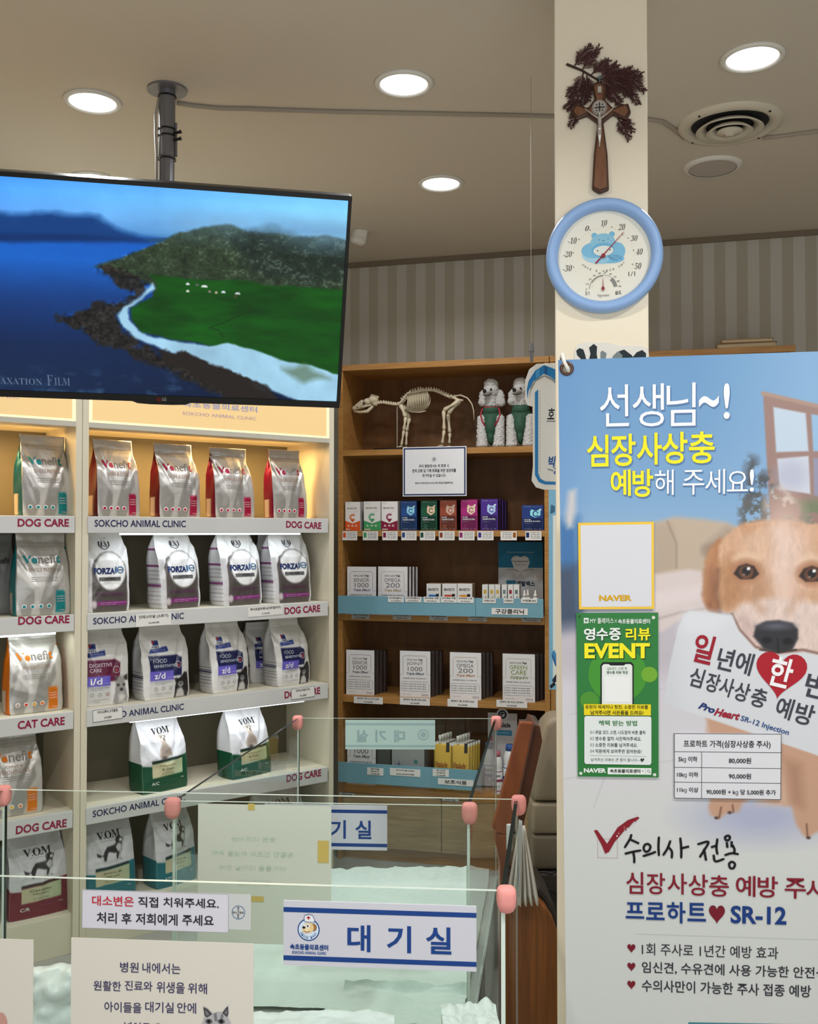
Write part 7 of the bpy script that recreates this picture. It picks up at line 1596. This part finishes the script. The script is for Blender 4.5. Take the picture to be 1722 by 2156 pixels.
# raised floor of the back pen
b = MB(); P_ = [Afl, Afr, Abr, Abl]; mA = sum(P_, Vector((0, 0))) / 4; P_ = [(p_ - mA) * 1.02 + mA for p_ in P_]
b.add([(p_.x, p_.y, z) for z in (0.0, .232) for p_ in P_], [(3, 2, 1, 0), (4, 5, 6, 7), (0, 1, 5, 4), (1, 2, 6, 5), (2, 3, 7, 6), (3, 0, 4, 7)])
tag(b.build('pen_platform', mat('platform_white', (196, 202, 198), .6)), 'low white platform carrying the smaller glass pen', 'platform')
# white absorbent pads inside
pad_m = mat('pad_white', (206, 218, 214), .75, bump=.35, bs=55, var=.03, vs=6)
def pad(cen, ux, uy, w, h, z, seed, label, curl_edge=0.0, cr=.008):
    nx, nz = 46, 46; X, Z = np.meshgrid(np.linspace(-.5, .5, nx), np.linspace(-.5, .5, nz))
    H_ = cr * (vnoise(X * 6 + 20, Z * 6 + 20, seed, 4) - .3) + cr * .7 * np.abs(vnoise(X * 3 + 5, Z * 3 + 7, seed + 3, 2) - .5) * 2
    bk = np.clip((Z - .36) / .14, 0, 1)
    H_ = H_ + curl_edge * bk ** 1.3 * (.75 + .5 * vnoise(X * 7 + 3, Z * 0 + 1, seed + 5, 2))
    H_ = np.maximum(H_, 0)
    sh = bk * curl_edge * .5
    V = np.zeros((nz, nx, 3)); V[..., 0] = cen[0] + ux[0] * X * w + uy[0] * (Z * h - sh); V[..., 1] = cen[1] + ux[1] * X * w + uy[1] * (Z * h - sh); V[..., 2] = z + H_ + .0015
    me = bpy.data.meshes.new('pad'); I = np.arange(nx * nz).reshape(nz, nx)
    me.from_pydata(V.reshape(-1, 3).tolist(), [], np.stack([I[:-1, :-1], I[:-1, 1:], I[1:, 1:], I[1:, :-1]], -1).reshape(-1, 4).tolist())
    o = link(me, 'absorbent_pad', pad_m, smooth=True); return tag(o, label, 'pet pad', 'white absorbent pads')
ux = (Afr - Afl).normalized(); 
def bil(s_, t_): return (Afl * (1 - s_) + Afr * s_) * (1 - t_) + (Abl * (1 - s_) + Abr * s_) * t_
def padq(s0, s1, t0, t1, seed, label, z=.236, ce=0.0, cr=.008):
    c_ = bil((s0 + s1) / 2, (t0 + t1) / 2); a_ = bil(s1, (t0 + t1) / 2) - bil(s0, (t0 + t1) / 2); b_ = bil((s0 + s1) / 2, t1) - bil((s0 + s1) / 2, t0)
    return pad(c_, a_.normalized(), b_.normalized(), a_.length, b_.length, z, seed, label, ce, cr)
padq(.03, .50, .58, .97, 1, 'white absorbent pad against the back glass, beside the paper notice', ce=.04)
padq(.50, .97, .56, .97, 2, 'white absorbent pad with a peaked edge along the back glass', .2375, .045)
padq(.03, .52, .10, .60, 3, 'white absorbent pad lying flat in the middle of the pen behind the signs', .239)
padq(.48, .97, .08, .58, 4, 'white absorbent pad lying behind the large waiting room sign', .2405)
padq(.52, .97, .02, .20, 5, 'crumpled white pad at the front of the smaller pen', .2415, .02, .018)
# pads and bag seen low through the front pane
pb = at(640, 2200, 2.10); padc = (at(640, 2150, 2.02)).xy
pad(at(650, 2100, 1.95).xy, (1, 0.02), (-.02, 1), .34, .24, .43, 9, 'folded white pad on a stack below the large waiting room sign', .0, .02)
b = MB(); q0 = at(650, 2100, 1.95); b.box(q0.x - .16, q0.x + .16, q0.y - .11, q0.y + .11, .02, .428); tag(b.build('pad_stack', mat('stack_white', (214, 222, 218), .7, bump=.2, bs=40), bevel=.02), 'stack of folded white pads inside the large pen', 'pads')
pad(at(992, 2130, 1.98).xy, (1, 0.0), (0, 1), .115, .2, .445, 11, 'white pad lying on a box against the large pen side glass', .0, .02)
q0 = at(1000, 2130, 1.98); b = MB(); b.box(q0.x - .065, q0.x + .045, q0.y - .1, q0.y + .1, .022, .443); tag(b.build('storage_box', mat('box_white', (206, 214, 210), .6), bevel=.01), 'white box below a pad inside the large pen corner', 'box')
# crumpled white bag on the floor beside the cabinets
me = blob([(at(112, 2075, 2.62), (.095, .07, .05)), (at(90, 2150, 2.62), (.11, .09, .10)), (at(140, 2140, 2.66), (.12, .09, .12)), (at(120, 2250, 2.64), (.16, .11, .18)), (at(78, 2052, 2.6), (.03, .03, .018)), (at(150, 2050, 2.62), (.05, .04, .022)), (at(120, 2330, 2.64), (.15, .1, .14))], .009, 3, .012, .05, 4)
for v in me.vertices: v.co.z = max(v.co.z, .002)
mz = min(v.co.z for v in me.vertices)
tag(link(me, 'white_bag', mat('white_bag_plastic', (222, 230, 230), .35, spec=.5)), 'crumpled white bag on the floor between the papers, seen through the pen glass', 'bag')

# ------------------------------------------------------------------ signs and papers on the panes
dB = (Bfr - Bfl).normalized(); dA = (Afr - Afl).normalized(); dBb = (Bbr - Bbl).normalized(); dAb = (Abr - Abl).normalized()
Bf = Frame((Bfr.x, Bfr.y, zB), (dB.x, dB.y, 0)); Af = Frame((Afr.x, Afr.y, zA), (dA.x, dA.y, 0)); Bb = Frame((Bbr.x, Bbr.y, zB), (dBb.x, dBb.y, 0)); Ab = Frame((Abr.x, Abr.y, zA), (dAb.x, dAb.y, 0))
OFF = -.0076
def on_pane(fr, name, label, cat, box, paper, draw, th=.0014, d=OFF, group=None, eps=.0003, corner=None):
    a0, b1 = fr.loc(box[0], box[1], d); a1, b0 = fr.loc(box[2], box[3], d)
    t = thing(name, label, cat, fr.mat(), group)
    b = MB(); b.box(a0, a1, d, d + th, b0, b1); b.build('sheet' if name != 'sign_board' else 'board', paper, t)
    l2 = Letters(fr, d, eps); draw(l2, a0, b0, a1, b1); l2.build(t); return t
sgw = mat('sign_white', (198, 200, 210), .4)
BL3 = (22, 62, 130)
def badge(l2, cx, cz, r):
    l2.disc(cx, cz, r, (28, 66, 130)); l2.disc(cx, cz, r * .9, (206, 222, 238), .0002); l2.ring(cx, cz, r * .58, r * .62, (120, 160, 200), .0003, 200, 340)
    for i, ch in enumerate('SINCE 1997'):
        if ch == ' ': continue
        A = math.radians(206 + i * 14); x, z = cx + .74 * r * math.cos(A), cz + .74 * r * math.sin(A); l2.L(ch, x - r * .07, z - r * .09, x + r * .07, z + r * .09, (40, 90, 150), .02, lift=.0004)
    br, cr_, wh_ = (150, 112, 66), (222, 196, 142), (228, 230, 232)
    l2.disc(cx + r * .45, cz + r * .22, r * .30, br, .0005, ry=r * .34); l2.disc(cx, cz + r * .18, r * .48, cr_, .0006, ry=r * .46); l2.disc(cx - r * .22, cz - r * .02, r * .38, (232, 214, 170), .0007, ry=r * .30)
    l2.disc(cx - r * .05, cz + r * .36, r * .17, wh_, .0008, ry=r * .2); l2.disc(cx - r * .07, cz + r * .34, r * .07, (30, 30, 34), .0009, ry=r * .1); l2.disc(cx - r * .42, cz + r * .2, r * .14, (30, 28, 30), .0009, ry=r * .12); l2.disc(cx - r * .34, cz + r * .38, r * .09, wh_, .0008, ry=r * .14)
    l2.stroke([(cx - r * .46, cz - r * .08), (cx - r * .2, cz - r * .22), (cx + r * .1, cz - r * .12)], r * .06, (130, 50, 46), .0009)
    l2.poly([(cx - r * .34, cz + r * .72), (cx + r * .5, cz + r * .66), (cx + r * .58, cz + r * .9), (cx + r * .36, cz + r * 1.32), (cx + r * .02, cz + r * 1.42), (cx - r * .36, cz + r * 1.28), (cx - r * .42, cz + r * .98)], (60, 90, 140), .0010)
    l2.poly([(cx - r * .30, cz + r * .76), (cx + r * .46, cz + r * .70), (cx + r * .53, cz + r * .9), (cx + r * .33, cz + r * 1.27), (cx + r * .02, cz + r * 1.36), (cx - r * .32, cz + r * 1.23), (cx - r * .37, cz + r * .98)], (226, 228, 234), .0012)
    l2.rect(cx - r * .05, cz + r * .92, cx + r * .05, cz + r * 1.26, (180, 40, 50), .0014); l2.rect(cx - r * .17, cz + r * 1.04, cx + r * .17, cz + r * 1.14, (180, 40, 50), .0014)
def d_wait(q):
    def d(l2, a0, b0, a1, b1):
        h = b1 - b0; w = a1 - a0
        l2.rect(a0, b1 - h * .175, a1, b1 - h * .10, BL3); l2.rect(a0, b0 + h * .075, a1, b0 + h * .15, BL3)
        Z = lambda f: b1 - h * f; X = lambda f: a0 + w * f
        for ch, x0, x1, y0, y1 in (('대', .335, .455, .34, .755), ('기', .54, .665, .335, .75), ('실', .742, .872, .335, .75)): l2.L(ch, X(x0), Z(y1), X(x1), Z(y0), BL3, .022)
        badge(l2, X(.132), Z(.44), w * .058); l2.L('속초동물의료센터', X(.035), Z(.755), X(.235), Z(.665), BL3, .035); l2.L('SOKCHO ANIMAL CLINIC', X(.045), Z(.82), X(.225), Z(.775), (60, 92, 150), .03)
    return d
on_pane(Bf, 'sign_board', 'white sign with blue stripes, dog badge and large blue letters on the front pane', 'sign', (597, 1896, 1003, 2046), sgw, d_wait(0), .003)
# second sign of the same kind on the pen behind, mostly covered by the paper
a0, b1 = Af.loc(430, 1694, OFF); a1, b0 = Af.loc(815, 1791, OFF)
on_pane(Af, 'sign_board', 'same striped sign on the smaller pen, half hidden behind the reversed paper', 'sign', (557, 1692.5, 815, 1791), sgw, d_wait(0), .003)
# sign on the far pane seen from behind
def d_rev(l2, a0, b0, a1, b1):
    h = b1 - b0; w = a1 - a0; X = lambda f: a1 - w * f; Z = lambda f: b1 - h * f; c = (150, 180, 184); c2 = (158, 188, 190)
    l2.rect(a0, Z(.175), a1, Z(.10), c2); l2.rect(a0, Z(.925), a1, Z(.85), c2)
    for ch, x0, x1, y0, y1 in (('대', .335, .455, .34, .755), ('기', .54, .665, .335, .75), ('실', .742, .872, .335, .75)): l2.L(ch, X(x1), Z(y1), X(x0), Z(y0), c, .03, mirror=True)
    l2.ring(X(.132), Z(.5), w * .05, w * .06, c); l2.disc(X(.132), Z(.5), w * .03, c2)
on_pane(Ab, 'sign_board', 'pale green back of a sign on the far pane with letters showing through reversed', 'sign', (727, 1516, 916, 1578), mat('sign_back', (186, 214, 210), .5), d_rev, .003)
K3, R3 = (38, 36, 42), (186, 48, 62)
def d_clean(l2, a0, b0, a1, b1):
    l2.frame(a0, b0, a1, b1, .0006, (150, 150, 158)); P = l2.P
    P('대소변은', 194, 1885, 282, 1909, R3, .016); P('직접', 291, 1887.5, 333, 1911, K3, .016); P('치워주세요.', 344, 1889, 461, 1913, K3, .016)
    P('처리', 204, 1920, 246, 1945, K3, .016); P('후', 256, 1922, 277, 1946, K3, .016); P('저희에게', 286, 1922, 374, 1949, K3, .016); P('주세요', 384, 1925, 450, 1950, K3, .016)
on_pane(Bf, 'notice_paper', 'white notice with red and black lettering below the front glass rim', 'notice', (173, 1873, 481, 1964), mat('paper_cool', (208, 208, 218), .5), d_clean, .001)
def d_bay(l2, a0, b0, a1, b1):
    x, z = l2.fr.loc(502, 1921, l2.d); l2.ring(x, z, .0105, .0116, (70, 110, 150)); 
    for i, ch in enumerate('BAYER'):
        l2.L(ch, x - .0095 + i * .004, z - .0016, x - .0062 + i * .004, z + .0016, (40, 44, 44), .02, lift=.0005)
        if i != 2: l2.L(ch, x - .0016, z + .0064 - i * .004, x + .0016, z + .0094 - i * .004, (40, 44, 44), .02, lift=.0005)
on_pane(Bf, 'sticker_paper', 'whitish paper with a small round cross emblem beside the red and black notice', 'sticker', (478, 1882, 528, 1958), mat('paper_grey', (194, 198, 198), .5), d_bay, .0006, -.0066)
I3 = (62, 56, 96)
def cat_face(l2):
    d = l2.d; q = l2.ppoly; g1, g2, g3 = (176, 176, 178), (120, 120, 124), (70, 68, 72)
    q([(427, 2118), (436, 2121), (449, 2133), (458, 2130), (468, 2130), (475, 2121), (481, 2116), (482, 2132), (480, 2142), (486, 2152), (486, 2170), (420, 2170), (426, 2152), (430, 2140)][::-1], g1)
    q([(428, 2120), (437, 2124), (447, 2135), (436, 2142), (431, 2138)][::-1], g3, .0003); q([(480, 2118), (481, 2134), (478, 2141), (468, 2133), (475, 2123)][::-1], g3, .0003); q([(431, 2125), (437, 2130), (441, 2136), (435, 2138)][::-1], g2, .0005); q([(479, 2124), (478, 2136), (472, 2133)][::-1], g2, .0005)
    q([(450, 2134), (456, 2132), (458, 2150), (452, 2150)][::-1], g2, .0003); q([(466, 2134), (471, 2138), (468, 2150), (463, 2150)][::-1], g2, .0003)
    for u_ in (440, 466): x, z = l2.fr.loc(u_, 2150, d); l2.disc(x, z, .0062, (90, 92, 96), .0005, ry=.004); l2.disc(x, z, .0028, (24, 24, 26), .0007, ry=.0034)
def d_ask(l2, a0, b0, a1, b1):
    P = l2.P
    P('병원', 253, 2025, 292, 2048, I3, .010); P('내에서는', 300, 2026, 380, 2051, I3, .010)
    P('원활한', 197, 2064, 255, 2087, I3, .010); P('진료와', 263, 2064, 321, 2087, I3, .010); P('위생을', 330, 2066, 389, 2092, I3, .010); P('위해', 396, 2069, 436, 2093, I3, .010)
    P('아이들을', 220, 2108, 298, 2133, I3, .010); P('대기실', 306, 2108, 366, 2133, I3, .010); P('안에', 373, 2110, 413, 2134, I3, .010); P('넣어두세요', 262, 2151, 356, 2176, I3, .010)
    cat_face(l2)
pap = mat('paper_warm', (214, 211, 200), .55)
t = on_pane(Bf, 'notice_paper', 'cream notice in purple letters with a cat picture, low on the front pane', 'notice', (150, 1974, 533, 2290), pap, d_ask, .001)
on_pane(Bf, 'notice_paper', 'blank cream paper edge on the front pane at the picture side', 'notice', (-220, 1969, 68, 2290), pap, lambda l2, a0, b0, a1, b1: (l2.disc(*l2.fr.loc(2, 2156, l2.d), .012, (196, 150, 140), .0003, ry=.02)), .001)
c5 = (186, 204, 190)
def d_back(l2, a0, b0, a1, b1):
    P = l2.P
    P('병원 내에서는', 487, 1760, 580, 1773, c5, .006, mirror=True); P('원활한 진료와 위생을 위해', 446, 1790, 618, 1806, c5, .006, mirror=True); P('아이들을 대기실 안에', 462, 1820, 602, 1835, c5, .006, mirror=True); P('넣어두세요', 500, 1851, 570, 1866, c5, .006, mirror=True)
revp = mat('paper_reverse', (200, 208, 194), .6)
o = on_pane(Bb, 'notice_paper', 'pale greenish back of a paper taped to the rear pane with lettering showing through', 'notice', (417, 1692, 697, 1992), revp, d_back, .001)
tape = mat('old_tape', (196, 176, 96), .5)
for i, (bx, lab) in enumerate((((522, 1692, 536, 1706), 'small yellow tape at the top of the reversed paper'), ((669, 1770, 692, 1817), 'long yellow tape on the edge of the reversed paper'), ((529, 1887, 555, 1899), 'short yellow tape beside the round cross emblem'))):
    a0, b1 = Bb.loc(bx[0], bx[1], -.0086); a1, b0 = Bb.loc(bx[2], bx[3], -.0086); b = MB(); b.box(a0, a1, -.0086, -.0079, b0, b1)
    tag(b.build('tape_piece', tape, M=Bb.mat()), lab, 'tape', 'yellow tape pieces')

# ================================================================== chairs and clutter between pen and column
leath = mat('tan_leather', (128, 116, 96), .5, bump=.06, bs=130); seatd = mat('seat_dark', (44, 38, 32), .6)
Yc = 3.15
cx0, cx1 = at(1121, 1650, Yc).x, at(1121, 1650, Yc).x + .42
zY = lambda v: at(1150, v, Yc).z
t = thing('leather_chair', 'tan leather chair back partly hidden by the column and the banner', 'chair', Matrix.Translation((0, Yc, 0)))
def slab(name, P_, y0, y1, m_, par, bev=.02):
    b = MB(); b.prism(P_, y0, y1); return b.build(name, m_, par, bevel=bev, smooth=True, seg=3)
X_ = lambda u_, v_: at(u_, v_, Yc).x
hd_ = [(X_(1120, 1690), zY(1689)), (X_(1300, 1690), zY(1689)), (X_(1300, 1512), zY(1512)), (X_(1164, 1512), zY(1510)), (X_(1147, 1530), zY(1528)), (X_(1128, 1600), zY(1600))]
slab('headrest', hd_, 0, .14, leath, t)
slab('backrest', [(X_(1120, 1756), zY(1757)), (X_(1300, 1756), zY(1757)), (X_(1300, 1691), zY(1691.5)), (X_(1120, 1691), zY(1691.5))], 0, .15, leath, t, .012)
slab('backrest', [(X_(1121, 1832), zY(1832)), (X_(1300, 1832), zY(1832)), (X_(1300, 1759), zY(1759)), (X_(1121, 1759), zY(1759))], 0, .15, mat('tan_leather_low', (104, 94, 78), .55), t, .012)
slab('seat_base', [(X_(1122, 1835), 0.003), (X_(1300, 1835), 0.003), (X_(1300, 1834), zY(1834.5)), (X_(1122, 1834), zY(1834.5))], -.02, .2, seatd, t, .01)
# wooden armchair beside the pen
redw = wood('armchair_wood', (150, 84, 46), (112, 56, 30), (3, 3, .6), .35); brw = wood('armchair_panel', (132, 80, 36), (98, 56, 24), (14, 3, .5), .4)
Yd = 2.75
t = thing('wooden_armchair', 'brown wooden armchair with slanted arm and rounded end panel beside the pen', 'armchair', Matrix.Identity(4))
G = lambda u_, v_, y=Yd: (at(u_, v_, y).x, at(u_, v_, y).z)
b = MB(); b.prism([G(1036, 1745), G(1062, 1760), G(1078, 1740), G(1123, 1523), G(1095, 1521)], Yd - .0, Yd + .03); b.build('arm_rail', redw, t, bevel=.004)
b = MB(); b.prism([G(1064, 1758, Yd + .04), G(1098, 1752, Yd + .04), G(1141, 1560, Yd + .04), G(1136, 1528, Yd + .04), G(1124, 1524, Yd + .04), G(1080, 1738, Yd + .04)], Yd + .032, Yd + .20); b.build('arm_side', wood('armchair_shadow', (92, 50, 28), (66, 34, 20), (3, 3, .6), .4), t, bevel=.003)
x0, z0 = G(1040, 1752); x1, _ = G(1082, 1752)
b = MB(); b.prism([(x0 + .016, .003), (x1, .003), (x1, z0 + .0), (x0 + .03, z0 - .008), (x0 + .004, z0 - .006), (x0 + .004, z0 - .03), (x0 + .016, z0 - .09)], Yd, Yd + .05); b.build('front_post', redw, t, bevel=.003)
Ye = 2.45
E_ = lambda u_, v_: G(u_, v_, Ye)
pts = [E_(1082, 2156)[:1] + (.003,), (E_(1230, 2156)[0], .003), (E_(1230, 2100)[0], E_(1230, 2060)[1])] + [E_(u_, v_) for u_, v_ in ((1186, 2010), (1178, 1972), (1166, 1938), (1150, 1912), (1134, 1898), (1116, 1892), (1100, 1894), (1090, 1900), (1084, 1915))]
b = MB(); b.prism(pts, Ye, Ye + .05); b.build('end_panel', brw, t, bevel=.008, smooth=False, seg=3)
b = MB(); b.prism([(p_[0] + .01, p_[1] + (.012 if p_[1] > .1 else 0)) for p_ in pts], Ye + .055, Ye + .25); b.build('end_cushion', seatd, t, bevel=.01)
# pleated white cover hanging behind the glass edge
t = thing('white_cover', 'folded white pleated cover hanging over the armchair end', 'cover', Matrix.Identity(4))
def pleat(name, top, bl_, br_, n, amp, m_, y):
    nx, nz = 60, 14; V = np.zeros((nz, nx, 3)); (xt0, zt0), (xt1, zt1) = [G(*p_, y) for p_ in top]; (xb0, zb0), (xb1, zb1) = G(*bl_, y), G(*br_, y)
    for j in range(nz):
        f = j / (nz - 1)
        for i in range(nx):
            s_ = i / (nx - 1); V[j, i] = (xt0 + (xt1 - xt0) * s_) * (1 - f) + (xb0 + (xb1 - xb0) * s_) * f, y + amp * f * math.sin(s_ * n * 2 * math.pi + f), (zt0 + (zt1 - zt0) * s_) * (1 - f) + (zb0 + (zb1 - zb0) * s_ + .006 * math.sin(s_ * n * 2 * math.pi)) * f
    me = bpy.data.meshes.new(name); I = np.arange(nx * nz).reshape(nz, nx); me.from_pydata(V.reshape(-1, 3).tolist(), [], np.stack([I[:-1, :-1], I[:-1, 1:], I[1:, 1:], I[1:, :-1]], -1).reshape(-1, 4).tolist())
    o = link(me, name, m_, t, smooth=True); so = o.modifiers.new('s', 'SOLIDIFY'); so.thickness = .0015
pleat('cloth', ((1097, 1738), (1104, 1738)), (1086, 1902), (1134, 1900), 4, .012, mat('cover_white', (206, 204, 196), .7), 2.43)
pleat('folded_film', ((1092, 1725), (1099, 1728)), (1082, 1880), (1093, 1884), 3, .006, mat('film_grey', (164, 172, 172), .3, spec=.6), 2.40)
b = MB(); (xa, za), (xb, zb) = G(1066, 1735, 2.41), G(1080, 1790, 2.41); b.box(xa, xb, 2.405, 2.415, zb, za); b.build('clip', mat('clip_white', (196, 204, 206), .4), t, bevel=.003)
# dark cord on the chair base
b = MB(); b.tube([at(u_, v_, Yc - .04) for u_, v_ in ((1118, 1832), (1130, 1838), (1145, 1836), (1160, 1840), (1172, 1834))], .004, 6); b.tube([at(u_, v_, Yc - .04) for u_, v_ in ((1125, 1872), (1140, 1874), (1155, 1872), (1168, 1880), (1180, 1892))], .004, 6)
tag(b.build('power_cord', mat('cord_black', (14, 14, 16), .5), smooth=True), 'black cord looped on the dark base of the leather chair', 'cord')
# ------------------------------------------------------------------ done
bpy.data.scenes.remove(TMP)
